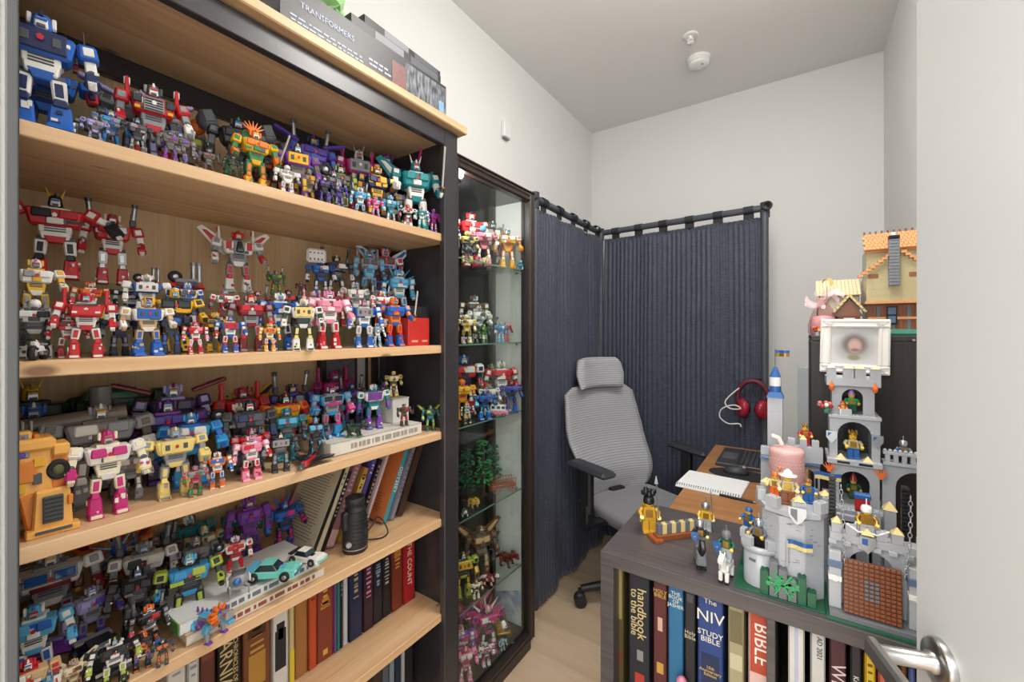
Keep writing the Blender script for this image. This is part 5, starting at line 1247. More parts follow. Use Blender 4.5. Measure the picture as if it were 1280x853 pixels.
for x in (KX + .010, KY - .008):
    k = MB(); k.prism([(1.085 + .016 * q[1], x + .011 * q[0]) for q in ((-1, .9), (-1, -.1), (0, -1.1), (1, -.1), (1, .9))], 1.334, 1.338, m_silv, 1); k.prism([(1.085 + .012 * q[1], x + .008 * q[0]) for q in ((-1, .9), (-1, 0), (0, .9))], 1.3328, 1.334, m_bb, 1); k.build('shield_crest', kp)
for x in (KX + .028, KY - .026): k = MB(); pyramid(k, 0, 0, 0, .010, .013, m_yc); k.build('slope_cap', kp, (x, 1.334, 1.034))
# --- left wing and spire, right bridge
lw_ = sect('castle_wing', 'grey castle wing wall with arches between spire and keep')
k = MB(); arch_wall(k, -.09, .044, 1.372, 1.384, KZ, 1.0, -.015, .040, .985, m_lg); k.build('arcade_wall', lw_)
k = MB(); bx(k, -.09, .044, 1.345, 1.384, 1.0, 1.008, m_sand); bx(k, -.03, .044, 1.384, 1.434, 1.0, 1.008, m_sand); bx(k, -.03, .05, 1.348, 1.36, 1.008, 1.048, m_lg, .0005, True); bx(k, -.09, -.03, 1.366, 1.382, 1.008, 1.03, m_lg, .0005, True); k.build('terrace', lw_)
for x in (-.018, .008, .034): k = MB(); k.box((0, 0, .009), (.016, .012, .018), m_lg, ch=.0005); (pyramid(k, 0, 0, .0185, .008, .011, m_yc) if x == .008 else studs(k, -.007, .007, -.005, .005, .018, m_lg)); k.build('merlon', lw_, (x, 1.354, 1.048))
k = MB(); k.box((-.02, 1.352, .99), (.06, .012, .02), m_bb, ch=.004); k.build('blue_trim', lw_)
spz = sect('castle_spire', 'slim grey castle turret with blue pointed roof and pennants')
SX, SYY = -.057, 1.408
k = MB(); bwall(k, SX - .018, SX + .018, SYY - .018, SYY + .018, 1.03, 1.165, m_lg, rc, .024); k.build('turret_wall', spz)
k = MB(); k.cyl((SX, SYY, KZ), (SX, SYY, 1.03), .017, m_lg, n=12); k.cyl((SX, SYY, .985), (SX, SYY, 1.03), .022, m_bb, .018, n=12); k.build('turret_column', spz)
k = MB(); k.cyl((SX, SYY, 1.165), (SX, SYY, 1.180), .030, m_bb, .021, n=4, smooth=False); k.cyl((SX, SYY, 1.180), (SX, SYY, 1.197), .0145, m_bb, n=10); k.cyl((SX, SYY, 1.197), (SX, SYY, 1.222), .0145, m_bw, n=10); k.cyl((SX, SYY, 1.222), (SX, SYY, 1.25), .0145, m_bb, .004, n=10); k.build('roof', spz)
k = MB(); k.cyl((SX, SYY, 1.25), (SX, SYY, 1.30), .0014, m_dg, n=6); pennant(k, SX, SYY, 1.298, 1, m_bb, m_gold, .034); k.build('pennant_flag', spz)
brg = sect('castle_bridge', 'grey arched castle bridge at the right behind the door edge')
k = MB(); arch_wall(k, .166, .335, 1.352, 1.372, KZ, 1.03, .190, .268, 1.018, m_lg); bx(k, .166, .335, 1.342, 1.376, 1.03, 1.038, m_lg); k.build('arch', brg)
k = MB()
for i in range(11): bx(k, .17 + i * .015, .179 + i * .015, 1.342, 1.350, 1.038, 1.056, m_lg)
bx(k, .166, .335, 1.341, 1.351, 1.056, 1.063, m_lg)
for i in range(18): k.ball((.170 + i * .0092, 1.346, 1.065), .0042, m_lg, 8)
k.build('balustrade', brg)
cc = sect('castle_courtyard', 'lower grey castle courtyard with market stalls between gatehouse and keep')
k = MB(); bx(k, .02, .334, 1.205, 1.285, KZ, KZ + .0064, m_dg, .0005); k.build('baseplate', cc)
k = MB(); bx(k, .155, .175, 1.235, 1.255, KZ + .0064, .955, m_lg); pyramid(k, .165, 1.245, .956, .012, .018, m_yc); bx(k, .135, .15, 1.24, 1.255, KZ + .0064, .945, m_lg, .0005, True); k.build('pier', cc)
k = MB(); bx(k, .07, .15, 1.262, 1.275, .905, .918, m_lg); bx(k, .075, .145, 1.262, 1.275, KZ + .0064, .905, m_bbk); k.build('inner_wall', cc)
k = MB(); k.box((.118, 1.245, .975), (.03, .02, .012), m_bb, ch=.002); k.box((.118, 1.245, .955), (.026, .018, .03), m_rd, ch=.002); bx(k, .107, .129, 1.236, 1.254, KZ + .0064, .945, m_lg); k.build('market_stall', cc)
k = MB(); bx(k, .032, .052, 1.215, 1.235, KZ + .0064, .925, m_lg); k.cyl((.03, 1.24, KZ), (.03, 1.24, 1.02), .0016, m_dg, n=6); pennant(k, .03, 1.238, 1.018, 1, m_bb, m_yc, .05); k.build('banner_post', cc)
# --- little brick figures
GF = 'little brick figures around the castle'
def minifig(loc, yaw, label, torso, legs, hat=None, hatm=None, face=True, cape=None, hold=None, sc=1.0, wide=False):
    r = tag(empty('toy_figurine', loc, yaw), label, 'figurine', GF)
    def mb():
        k = MB(); k.M = Matrix.Scale(sc, 4); return k
    k = mb()
    for s in (-1, 1): k.box((0, s * .0039, .0065), (.008, .0074, .013), legs, ch=.0006); k.box((.003, s * .0039, .0015), (.012, .0074, .003), legs, ch=.0005)
    k.box((0, 0, .0145), (.008, .0155, .003), legs, ch=.0005); k.build('legs', r)
    k = mb(); k.box((0, 0, .0225), (.0082, .0160, .013), torso, taper=(.95, .72), ch=.0007); k.box((.0042, 0, .022), (.0008, .008, .009), m_gold, ch=.0002); k.build('torso', r)
    for s in (-1, 1):
        k = mb(); k.tube([(0, s * .0075, .027), (.002, s * .0105, .0225), (.0075, s * .0095, .0195)], [.0023, .0026, .002], torso, n=7); k.lathe((.0095, s * .0095, .0185), [(.0022, -.002), (.0024, .002)], m_skin, 8, axis=(.6, 0, .8)); k.build('arm', r)
    k = mb(); k.lathe((0, 0, .029), [(.003, 0), (.0044, .0012), (.0050, .0024), (.0050, .0072), (.0042, .0086), (.0024, .0088), (.0024, .0102)], m_skin if face else m_silv, 12)
    for s in (-1, 1): k.cyl((.0046, s * .0019, .0348), (.0052, s * .0019, .0348), .0007, m_bbk, n=6)
    k.box((.0049, 0, .0322), (.0008, .0034, .0006), m_bbk, ch=0); k.build('head', r)
    if hat:
        hm = hatm; k = mb()
        if hat == 'crown':
            k.lathe((0, 0, .036), [(.0054, 0), (.0056, .004)], hm, 10)
            for i in range(6): a = i * PI / 3; k.box((.0052 * math.cos(a), .0052 * math.sin(a), .0415), (.0022, .0022, .005), hm, taper=(.3, .3), ch=.0002)
        elif hat == 'cone': k.lathe((0, 0, .035), [(.0064, 0), (.0058, .002), (.0006, .017)], hm, 12)
        elif hat == 'brim': k.lathe((0, 0, .0355), [(.0105, 0), (.0105, .001), (.0055, .0014), (.0048, .0055), (.0008, .0085)], hm, 14)
        elif hat == 'helm': k.lathe((0, 0, .033), [(.0062, 0), (.0064, .004), (.0052, .0076), (0, .0092)], hm, 12); k.cyl((0, 0, .041), (0, 0, .050), .0008, hm, n=6)
        elif hat == 'plume':
            k.lathe((0, 0, .033), [(.0062, 0), (.0064, .004), (.0052, .0076), (0, .0092)], hm, 12)
            for i in range(9): a = i * .7; k.ball((-.002 + .005 * math.cos(a), .006 * math.sin(a), .043 + .0015 * (i % 3)), .0035, hm, 6)
        elif hat == 'hair': k.ball((-.0008, 0, .0362), .0062, hm, 10, (1, 1, .85))
        k.build('headgear', r)
    if cape: k = mb(); k.box((-.0062, 0, .0205), (.0025, .019, .026), cape, ch=.0006, taper=(1, .6)); k.build('cape', r)
    if hold == 'spear': k = mb(); k.cyl((.010, .010, .004), (.012, .006, .062), .0008, m_dg, n=6); k.box((.0122, .0058, .064), (.001, .004, .009), m_silv, taper=(.2, .2), ch=0); k.build('spear', r)
    if hold == 'shield': k = mb(); k.prism([(-.0095 + .0055 * q[0], .019 + .008 * q[1]) for q in ((-1, .9), (-1, -.1), (0, -1.1), (1, -.1), (1, .9))], .0105, .012, m_bb, 0); k.build('shield', r)
    if hold == 'staff': k = mb(); k.cyl((.010, .010, .002), (.010, .010, .050), .0009, m_br, n=6); k.ball((.010, .010, .052), .003, m_or, 8); k.build('staff', r)
    return r
HS = 1.6
def horse(loc, yaw, label, m, bard=None):
    r = tag(empty('toy_horse', loc, yaw), label, 'toy horse', 'brick horses on the cube shelf'); r.scale = (HS, HS, HS)
    k = MB(); k.box((0, 0, .021), (.036, .013, .014), m, ch=.004); k.box((-.002, 0, .028), (.014, .0135, .003), bard or m, ch=.001); k.build('trunk', r)
    k = MB(); k.box((.017, 0, .031), (.011, .009, .020), m, rot=(0, .35, 0), ch=.003); k.box((.025, 0, .0395), (.016, .0085, .0085), m, rot=(0, .45, 0), taper=(.9, .9), ch=.002)
    for s in (-1, 1): k.box((.0195, s * .003, .0455), (.002, .002, .004), m, ch=.0004)
    k.box((.011, 0, .036), (.004, .003, .016), m_bbk, rot=(0, .35, 0), ch=.001); k.build('head', r)
    for x in (-.0125, .0125):
        for s in (-1, 1): k = MB(); k.box((x, s * .0042, .008), (.0065, .005, .016), m, ch=.001, taper=(1.1, 1.1)); k.box((x + .001, s * .0042, .0015), (.0075, .0055, .003), m_bbk, ch=.0005); k.build('leg', r)
    k = MB(); k.tube([(-.018, 0, .027), (-.023, 0, .024), (-.024, 0, .012)], [.002, .003, .001], m, n=6); k.build('tail', r)
    if bard: k = MB(); k.box((.0, 0, .0165), (.040, .0155, .020), bard, ch=.002, taper=(.95, .85)); k.build('barding', r)
    return r
m_gcape = bm_('gold_cape', '#c99a2c'); m_ggr = bm_('olive_green', '#3f5a45')
def fz(px, py, z=KZ): p = on_z(px, py, z); return (p.x, p.y, z)
minifig(fz(811, 664), -1.1, 'golden-robed brick figure with black plume and spear on the cube shelf', m_gcape, m_gcape, 'plume', m_bbk, cape=m_gcape, hold='spear', sc=2.5)
rp = tag(empty('brick_fence', fz(846, 672), 0.83), 'low brown brick ramp with a checkered parapet beside the golden figure', 'toy fence', 'brick scenery on the cube shelf')
k = MB(); bx(k, -.085, .085, -.010, .010, 0, .010, m_br, .001); bx(k, -.10, -.07, -.016, .016, 0, .006, bm_('dark_orange', '#a0522d'), .001); k.build('base', rp); rp.scale = (.8, 1.4, 1.6)
for i in range(9): k = MB(); k.box((0, 0, .009), (.0165, .010, .018), m_yc if i % 2 else m_dg, ch=.0006); studs(k, -.006, .006, -.004, .004, .018, m_yc if i % 2 else m_dg); k.build('parapet_brick', rp, (-.07 + i * .018, 0, .010))
minifig(fz(882, 662), -1.3, 'armoured brick knight in red and yellow beside the checkered ramp', m_skin, m_lg, 'helm', m_silv, hold='spear', sc=1.9)
hp = fz(875, 706); horse(hp, -1.25, 'black brick horse on the grey shelf top', m_bbk, m_dg)
minifig((hp[0], hp[1], KZ + .0295 * HS), -1.25, 'black knight riding the black brick horse', m_bbk, m_dg, 'helm', m_silv, face=False, hold='shield', sc=.95 * HS)
hp = fz(908, 724); horse(hp, -1.7, 'white brick horse next to the corner tower', m_bw, None)
minifig((hp[0], hp[1], KZ + .0295 * HS), -1.7, 'green-vested knight riding the white brick horse', m_gr, m_lg, 'helm', m_dg, face=False, hold='shield', sc=HS)
hp = (-.115, 1.205, KZ + .005)
minifig((-.105, 1.20, KZ + .085), -2.0, 'blue-coated brick figure on the green block behind the corner tower', m_bb, m_bb, 'hair', m_bb, sc=1.4)
k = MB(); bx(k, -.118, -.092, 1.188, 1.212, KZ + .0034, KZ + .085, m_gr, .0006, False); bx(k, -.119, -.091, 1.187, 1.213, KZ + .05, KZ + .06, m_br); tag(k.build('brick_block', None), 'dark green brick block behind the corner tower', 'toy brick', 'brick scenery on the cube shelf')
minifig((-.078, 1.128, KZ + .082), -2.0, 'grey armoured knight standing in the small side turret', m_dg, m_bbk, 'helm', m_silv, face=False, sc=1.6)
minifig((CTX - .008, CTY - .012, .962), -1.5, 'brown-robed brick figure with wide white hat on the corner tower', m_tanb, m_br, 'brim', m_bw, sc=1.75)
minifig((CTX + .030, CTY + .018, .962), -1.4, 'blue brick figure at the right of the corner tower top', m_bb, m_bb, 'hair', m_br, sc=1.3)
minifig((CTX - .034, CTY + .022, .962), -1.8, 'brick figure with flame staff on the corner tower', m_yc, m_or, 'hair', m_or, hold='staff', sc=1.35)
minifig((.112, 1.112, .936), -1.5, 'white-helmeted knight behind the crossbow on the gatehouse', m_gold, m_lg, 'helm', m_bw, sc=1.5)
minifig(((KX + KY) / 2, 1.385, 1.143), -1.45, 'brick princess with purple cone hat in the top of the keep', m_gr2, m_gr, 'cone', bm_('lavender', '#a783c4'), sc=1.3)
minifig(((KX + KY) / 2 - .02, 1.350, 1.143), -1.6, 'small red and cream brick figure on the keep balcony', m_rd, m_bw, 'hair', m_rd, sc=.8)
minifig(((KX + KY) / 2, 1.352, 1.0342), -1.45, 'bearded golden brick king in the large keep arch', m_tanb, m_bb, 'crown', m_gold, cape=m_bbk, sc=1.6)
minifig(((KX + KY) / 2 + .004, 1.39, .9222), -1.45, 'dark green brick dragon rider in the lower keep arch', m_gr, m_ggr, 'cone', m_rd, sc=1.3)
minifig((.012, 1.375, 1.030 + .018), -1.4, 'red-caped brick queen with golden crown beside the keep', m_rd, m_rd, 'crown', m_gold, sc=1.3)
minifig((.205, 1.362, 1.0382), -1.5, 'silver-helmeted knight with brown shield on the bridge', m_dg, m_bbk, 'helm', m_silv, face=False, hold='shield', sc=1.25)
fp = tag(empty('flower_pot', (-.047, 1.352, 1.0082)), 'green brick plant in a red pot by the spire', 'toy plant', 'brick scenery on the cube shelf')
k = MB(); k.cyl((0, 0, 0), (0, 0, .012), .007, m_rd, .009, n=10); k.build('pot', fp)
k = MB()
for i in range(10): a = i * .63; k.box((.008 * math.cos(a), .008 * math.sin(a), .02 + .005 * (i % 3)), (.014, .007, .003), m_gr2, rot=(0, -.5, a), ch=.0006)
k.build('leaves', fp)
bq = tag(empty('flower_bunch', (.058, 1.330, 1.1425)), 'red and white brick flowers on the keep balcony corner', 'toy plant', 'brick scenery on the cube shelf')
k = MB(); k.box((0, .012, .004), (.014, .012, .008), m_gr, ch=.001); k.build('planter', bq)
k = MB()
for i in range(9): a = i * .7; k.ball((-.004 + .012 * math.cos(a), .008 + .008 * math.sin(a), .018 + .004 * (i % 3)), .0052, (m_rd, m_bw, bm_('coral', '#d8706a'))[i % 3], 8)
for i in range(5): k.cyl((0, .010, .006), (-.006 + i * .004, .010, .018), .001, m_gr2, n=5)
k.build('blossoms', bq)
tag(part('clear_panel', None, -.005, .022, 1.432, 1.438, 1.008, 1.25, m_clear, .001), 'tall clear plastic panel behind the castle wing', 'plastic panel')

# ================================================================== houses on the dark cabinet
m_roof = bm_('nougat_roof', '#d99a68'); m_roof2 = bm_('cream_roof', '#dcc8a4'); m_chim = bm_('chimney_grey', '#7d8187'); m_tb = bm_('timber', '#8c5a3c'); m_teal = bm_('sand_green', '#5fa08a')
hs = tag(empty('brick_house', (0, 0, 0)), 'tan brick house with orange tiled roof and grey chimney on the dark cabinet', 'toy house', 'brick houses on the dark cabinet')
Y0 = 1.72
k = MB(); bx(k, .165, .345, Y0 - .02, Y0 + .15, HZ, HZ + .0064, m_gr); bx(k, .19, .30, Y0 - .018, Y0 + .0, HZ + .0064, HZ + .02, m_teal); k.build('baseplate', hs)
k = MB(); bx(k, .176, .34, Y0 + .004, Y0 + .14, HZ + .0064, 1.44, m_tb)
for i in range(9): bx(k, .180 + i * .0175, .189 + i * .0175, Y0, Y0 + .006, HZ + .02, 1.43, m_dg if i % 2 else m_br)
bx(k, .176, .34, Y0 - .002, Y0 + .006, HZ + .05, HZ + .058, m_roof); k.build('lower_storey', hs)
k = MB(); bx(k, .220, .245, Y0 - .004, Y0, 1.372, 1.428, m_bbk); 
for j in range(2): bx(k, .2235, .2415, Y0 - .006, Y0 - .003, 1.377 + j * .026, 1.398 + j * .026, m_sand)
k.build('window', hs)
k = MB(); bwall(k, .172, .345, Y0 - .015, Y0 + .14, 1.44, 1.52, m_tanb, rc, .02); bx(k, .168, .345, Y0 - .02, Y0 + .14, 1.436, 1.444, m_roof); k.build('upper_storey', hs)
k = MB(); k.prism([(1.52, .172), (1.585, .245), (1.52, .318)], Y0 - .013, Y0 + .02, m_tanb, 1); bx(k, .176, .20, Y0 - .016, Y0 - .01, 1.515, 1.528, m_tb); bx(k, .27, .30, Y0 - .016, Y0 - .01, 1.515, 1.528, m_tb); k.build('front_gable', hs)
for s in (-1, 1):
    k = MB()
    for i in range(9): k.box((.245 + s * (.012 + i * .0095), Y0 - .014, 1.590 - i * .0083), (.0135, .022, .008), m_roof, ch=.0006)
    k.build('gable_roof', hs)
k = MB(); bx(k, .176, .34, Y0 + .03, Y0 + .14, 1.52, 1.61, m_tanb); bx(k, .172, .345, Y0 + .024, Y0 + .03, 1.60, 1.612, m_roof); k.build('attic', hs)
k = MB()
for j in range(6):
    for i in range(17): k.box((.168 + (i + .5 + .5 * (j % 2)) * .0102, Y0 + .02 + j * .010, 1.612 + j * .0098), (.0094, .014, .006), m_roof, rot=(.75, 0, 0), ch=.0008)
for i in range(12): k.box((.176 + i * .0145, Y0 + .082, 1.672), (.005, .006, .010), m_br, ch=.0006)
k.build('tiled_roof', hs)
k = MB(); z = 1.49
while z < 1.63: bx(k, .222, .247, Y0 - .032, Y0 - .010, z, z + .0088, m_chim, .0008); z += .0096
bx(k, .222, .247, Y0 - .032, Y0 - .010, 1.628, 1.640, m_bbk); k.cyl((.2345, Y0 - .021, 1.64), (.2345, Y0 - .021, 1.65), .007, m_bw, n=8); k.build('chimney', hs)
h2 = tag(empty('brick_cottage', (0, 0, 0)), 'small brick cottage with cream roof beside the tan house', 'toy house', 'brick houses on the dark cabinet')
k = MB(); bx(k, .05, .160, 1.76, 1.86, HZ, 1.47, m_tb); bx(k, .052, .158, 1.757, 1.761, 1.40, 1.465, bm_('plaster', '#b7b0a4')); k.build('walls', h2)
k = MB()
for j in range(6):
    for i in range(12): k.box((.046 + (i + .5) * .0098, 1.752 + j * .011, 1.474 + j * .0092), (.0092, .015, .005), m_roof2, rot=(.7, 0, 0), ch=.0007)
k.build('roof', h2)
k = MB(); k.prism([(1.40, .095), (1.455, .132), (1.40, .168)], 1.735, 1.757, m_tb, 1)
for s in (-1, 1):
    for i in range(5): k.box((.132 + s * (.004 + i * .0085), 1.738, 1.462 - i * .0112), (.0125, .03, .007), m_yc, rot=(0, s * .9, 0), ch=.0006)
bx(k, .104, .160, 1.738, 1.757, HZ, 1.40, m_br); bx(k, .118, .146, 1.735, 1.738, 1.36, 1.395, m_bw); k.build('porch', h2)
# pink bottle ornament with tulle and crescent
m_pink = glass_mat('pink_glass', '#f8e6e8', refl=.2, rough=.08); m_tul = plain('pink_tulle', '#efd3d6', .8, alpha=.55); 
bt = tag(empty('glass_ornament', (.062, 1.675, HZ)), 'pink cut-glass bottle ornament with tulle and gold crescent', 'ornament')
k = MB(); k.lathe((0, 0, 0), [(.036, 0), (.040, .010), (.040, .034), (.034, .060), (.024, .084), (.015, .098), (.015, .112), (.020, .114)], m_pink, 14, smooth=False); k.build('bottle', bt)
k = MB(); k.lathe((0, 0, .002), [(.030, 0), (.034, .010), (.034, .034), (.029, .058), (.0, .064)], plain('pink_liquid', '#dcb4b6', .25), 14); k.build('filling', bt)
k = MB(); rt = random.Random(9)
for i in range(9):
    a = i * .7; pts = []
    for j in range(7): t = j / 6; pts.append((t * .052 * math.cos(a), t * .030 * math.sin(a), .118 + .022 * math.sin(t * 3 + a) + rt.uniform(-.004, .004)))
    vs = []
    for p in pts: vs += [(p[0], p[1], p[2] - .007), (p[0] + .004, p[1] + .006, p[2] + .009)]
    k.add(vs, [[2 * q, 2 * q + 1, 2 * q + 3, 2 * q + 2] for q in range(6)], m_tul, True)
k.build('tulle_bow', bt)
k = MB(); k.prism([(.168 + .014 * math.cos(t), .012 + .014 * math.sin(t)) for t in [2.6 - i * .42 for i in range(11)]] + [(.170 + .010 * math.cos(t), .007 + .011 * math.sin(t)) for t in [-1.4 + i * .36 for i in range(10)]], -.0015, .0015, m_gold, 1); k.cyl((.010, 0, .115), (.010, 0, .156), .001, m_gold, n=6); k.build('crescent', bt)
sf = tag(empty('tiny_bouquet', (.046, 1.625, HZ)), 'tiny orange flower cluster at the left corner of the dark cabinet', 'ornament')
k = MB()
for i in range(12): a = i * 1.3; k.ball((.010 * math.cos(a), .008 * math.sin(a), .016 + .003 * (i % 4)), .005, (m_or, m_yc, m_rd)[i % 3], 6)
k.build('blossoms', sf); k = MB(); k.cyl((0, 0, 0), (0, 0, .012), .008, m_lg, n=8); k.build('cup', sf)
# picture frame
def portrait():
    m, nt, p = new_mat('soft_portrait_print')
    tc = N(nt, 'ShaderNodeTexCoord'); sp_ = N(nt, 'ShaderNodeSeparateXYZ'); nt.links.new(tc.outputs['Object'], sp_.inputs[0])
    def blob(cx, cz, rx, rz):
        a = N(nt, 'ShaderNodeMath', operation='SUBTRACT'); a.inputs[1].default_value = cx; nt.links.new(sp_.outputs[0], a.inputs[0])
        a2 = N(nt, 'ShaderNodeMath', operation='DIVIDE'); a2.inputs[1].default_value = rx; nt.links.new(a.outputs[0], a2.inputs[0])
        b = N(nt, 'ShaderNodeMath', operation='SUBTRACT'); b.inputs[1].default_value = cz; nt.links.new(sp_.outputs[2], b.inputs[0])
        b2 = N(nt, 'ShaderNodeMath', operation='DIVIDE'); b2.inputs[1].default_value = rz; nt.links.new(b.outputs[0], b2.inputs[0])
        p1 = N(nt, 'ShaderNodeMath', operation='MULTIPLY'); nt.links.new(a2.outputs[0], p1.inputs[0]); nt.links.new(a2.outputs[0], p1.inputs[1])
        p2 = N(nt, 'ShaderNodeMath', operation='MULTIPLY_ADD'); nt.links.new(b2.outputs[0], p2.inputs[0]); nt.links.new(b2.outputs[0], p2.inputs[1]); nt.links.new(p1.outputs[0], p2.inputs[2])
        mr = N(nt, 'ShaderNodeMapRange'); mr.interpolation_type = 'SMOOTHSTEP'; mr.inputs[1].default_value = .2; mr.inputs[2].default_value = 1.6; mr.inputs[3].default_value = 1; mr.inputs[4].default_value = 0
        nt.links.new(p2.outputs[0], mr.inputs[0]); return mr.outputs[0]
    cur = None
    for i, (c, args) in enumerate((('#c9c9c7', None), ('#a9a4a2', (0, .0, .046, .040)), ('#6b5e5b', (.001, .006, .029, .029)), ('#c4a196', (.002, .002, .016, .021)), ('#8a6a62', (.003, -.010, .010, .005)), ('#8c8c70', (.0, -.032, .015, .009)))):
        if i == 0: rgb = N(nt, 'ShaderNodeRGB'); rgb.outputs[0].default_value = lin(c); cur = rgb.outputs[0]; continue
        mx = N(nt, 'ShaderNodeMix', data_type='RGBA'); nt.links.new(blob(*args), mx.inputs[0]); nt.links.new(cur, mx.inputs[6]); mx.inputs[7].default_value = lin(c); cur = mx.outputs[2]
    nt.links.new(cur, p.inputs['Base Color']); p.inputs['Roughness'].default_value = .5
    return m
pa, pb, pc = on_y(1025, 400, 1.585), on_y(1112, 400, 1.585), on_y(1068, 467, 1.585)
fw_, fh_ = (pb.x - pa.x), pa.z - pc.z
pfm = tag(empty('picture_frame', ((pa.x + pb.x) / 2, 1.578, (pa.z + pc.z) / 2), rot=(math.radians(-4), math.radians(1.2), 0)), 'ornate white picture frame with a soft blurred portrait', 'picture frame')
m_frw = plain('white_gesso', '#e9e6e0', .55, bump=.25, bscale=90)
def fbar(n, x0, x1, z0, z1):
    k = MB(); bx(k, x0, x1, -.009, .009, z0, z1, m_frw, .002); 
    if x1 - x0 > z1 - z0: bx(k, x0 + .004, x1 - .004, -.013, -.008, z0 + .003, z0 + .008, m_frw, .0015); bx(k, x0 + .004, x1 - .004, -.012, -.008, z1 - .008, z1 - .003, m_frw, .0015)
    else: bx(k, x0 + .003, x0 + .008, -.0125, -.008, z0, z1, m_frw, .0015); bx(k, x1 - .008, x1 - .003, -.0125, -.008, z0, z1, m_frw, .0015)
    return k.build(n, pfm)
bw_ = .026
fbar('frame_bar', -fw_ / 2, fw_ / 2, fh_ / 2 - bw_, fh_ / 2); fbar('frame_bar', -fw_ / 2, fw_ / 2, -fh_ / 2, -fh_ / 2 + bw_)
fbar('frame_bar', -fw_ / 2, -fw_ / 2 + bw_, -fh_ / 2 + bw_, fh_ / 2 - bw_); fbar('frame_bar', fw_ / 2 - bw_, fw_ / 2, -fh_ / 2 + bw_, fh_ / 2 - bw_)
k = MB(); bx(k, -fw_ / 2 + bw_, fw_ / 2 - bw_, -.002, .006, -fh_ / 2 + bw_, fh_ / 2 - bw_, portrait(), 0); k.build('portrait_print', pfm)
m_frc = plain('gesso_relief', '#b8b0a2', .6)
for sx in (-1, 1):
    for sz in (-1, 1):
        k = MB()
        for i in range(5): a = i * .5; k.tube([(sx * (fw_ / 2 - .010 - .004 * i), -.0125, sz * (fh_ / 2 - .008 - .002 * i)), (sx * (fw_ / 2 - .016 - .004 * i), -.0145, sz * (fh_ / 2 - .012)), (sx * (fw_ / 2 - .014 - .003 * i), -.0125, sz * (fh_ / 2 - .020))], .0012, m_frw, n=5)
        k.build('corner_scroll', pfm)
# ================================================================== books
from mathutils import Matrix as _M
def rx(a): return _M.Rotation(a, 3, 'X')
def ry(a): return _M.Rotation(a, 3, 'Y')
def rz(a): return _M.Rotation(a, 3, 'Z')
H_ = PI / 2
T_X_UP = (rz(H_) @ rx(H_)).to_euler(); T_X_DN = (rx(-H_) @ rz(H_) @ rx(H_)).to_euler()
T_Y_UP = rx(H_).to_euler(); T_Y_DN = (ry(H_) @ rx(H_)).to_euler()
m_paper = plain('book_paper', '#e6dcc4', .85, var=.06, vscale=40)
def bmat(c, r=.5): return plain('cover_' + c.lstrip('#'), c, r, var=.05, vscale=14)
def book(loc, t, h, d, col, label, group, face='x', lean=0.0, txt=None, tcol='#e8dcb0', tsize=None, up=False, tz=.55, bars=0, bcol=None, blocks=(), rough=.45, name='book', cover=None):
    """spine looks along +x (face 'x') or -y (face 'y'); origin at the spine foot, right corner when leaning"""
    r = tag(empty(name, loc), label, 'book', group)
    r.rotation_euler = (-lean, 0, 0) if face == 'x' else (0, lean, 0)
    cm = bmat(col, rough); k = MB(); p = MB(); ct = .0025
    if face == 'x':   # spans y -t..0, x -d..0
        k.box((-.0015, -t / 2, h / 2), (.003, t, h), cm, ch=.0010); k.box((-d / 2, -ct / 2, h / 2), (d, ct, h), cm, ch=.0005); k.box((-d / 2, -t + ct / 2, h / 2), (d, ct, h), bmat(cover, rough) if cover else cm, ch=.0005)
        p.box((-d / 2 - .002, -t / 2, h / 2), (d - .008, t - 2 * ct, h - .006), m_paper, ch=0)
    else:             # spans x -t/2..t/2, y 0..d
        k.box((0, .0015, h / 2), (t, .003, h), cm, ch=.0010); k.box((-t / 2 + ct / 2, d / 2, h / 2), (ct, d, h), cm, ch=.0005); k.box((t / 2 - ct / 2, d / 2, h / 2), (ct, d, h), cm, ch=.0005)
        p.box((0, d / 2 + .002, h / 2), (t - 2 * ct, d - .008, h - .006), m_paper, ch=0)
    k.build('cover', r); p.build('pages', r)
    def front(u0, u1, z0, z1, m, nm='print_block', e=.0006):
        q = MB()
        if face == 'x': q.box((e / 2, -t / 2 + (u0 + u1) / 2 * t, (z0 + z1) / 2 * h), (e, (u1 - u0) * t, (z1 - z0) * h), m, ch=0)
        else: q.box(((u0 + u1) / 2 * t, -e / 2, (z0 + z1) / 2 * h), ((u1 - u0) * t, e, (z1 - z0) * h), m, ch=0)
        return q.build(nm, r)
    for (u0, u1, z0, z1, c) in blocks: front(u0, u1, z0, z1, bmat(c, .5))
    if cover:
        q = MB(); rn = random.Random(8); mm = bmat('#5a5646', .6) if lean > .43 else bmat('#7a3f28', .6)
        for i in range(24 if lean > .43 else 7):
            w = d * rn.uniform(.6, .78); q.box((-d * .52, -t - .0003, h * (.12 + i * .033)), (w, .0006, h * .006), mm, ch=0)
        q.build('cover_print', r)
    if bars:
        q = MB(); mm = bmat(bcol or tcol, .5); rn = random.Random(int(loc[1] * 1e4) + int(loc[0] * 1e4))
        z = .9
        for i in range(bars):
            w = rn.uniform(.25, .6); L = rn.uniform(.012, .035)
            if face == 'x': q.box((.0003, -t / 2, z * h), (.0006, w * t, L * h), mm, ch=0)
            else: q.box((0, -.0003, z * h), (w * t, .0006, L * h), mm, ch=0)
            z -= L + rn.uniform(.015, .05)
            if z < .25: break
        q.build('spine_ornament', r)
    if txt:
        for (s, size, zz, off, upx, c) in ([(txt, tsize or t * .6, tz, 0, up, tcol)] if isinstance(txt, str) else txt):
            mm = plain('ink_' + c.lstrip('#'), c, .5)
            if face == 'x': text_mesh(s, size, mm, r, (.0009, -t / 2 + off * t, zz * h), T_X_UP if upx else T_X_DN, 'title')
            else: text_mesh(s, size, mm, r, (off * t, -.0009, zz * h), T_Y_UP if upx else T_Y_DN, 'title')
    return r
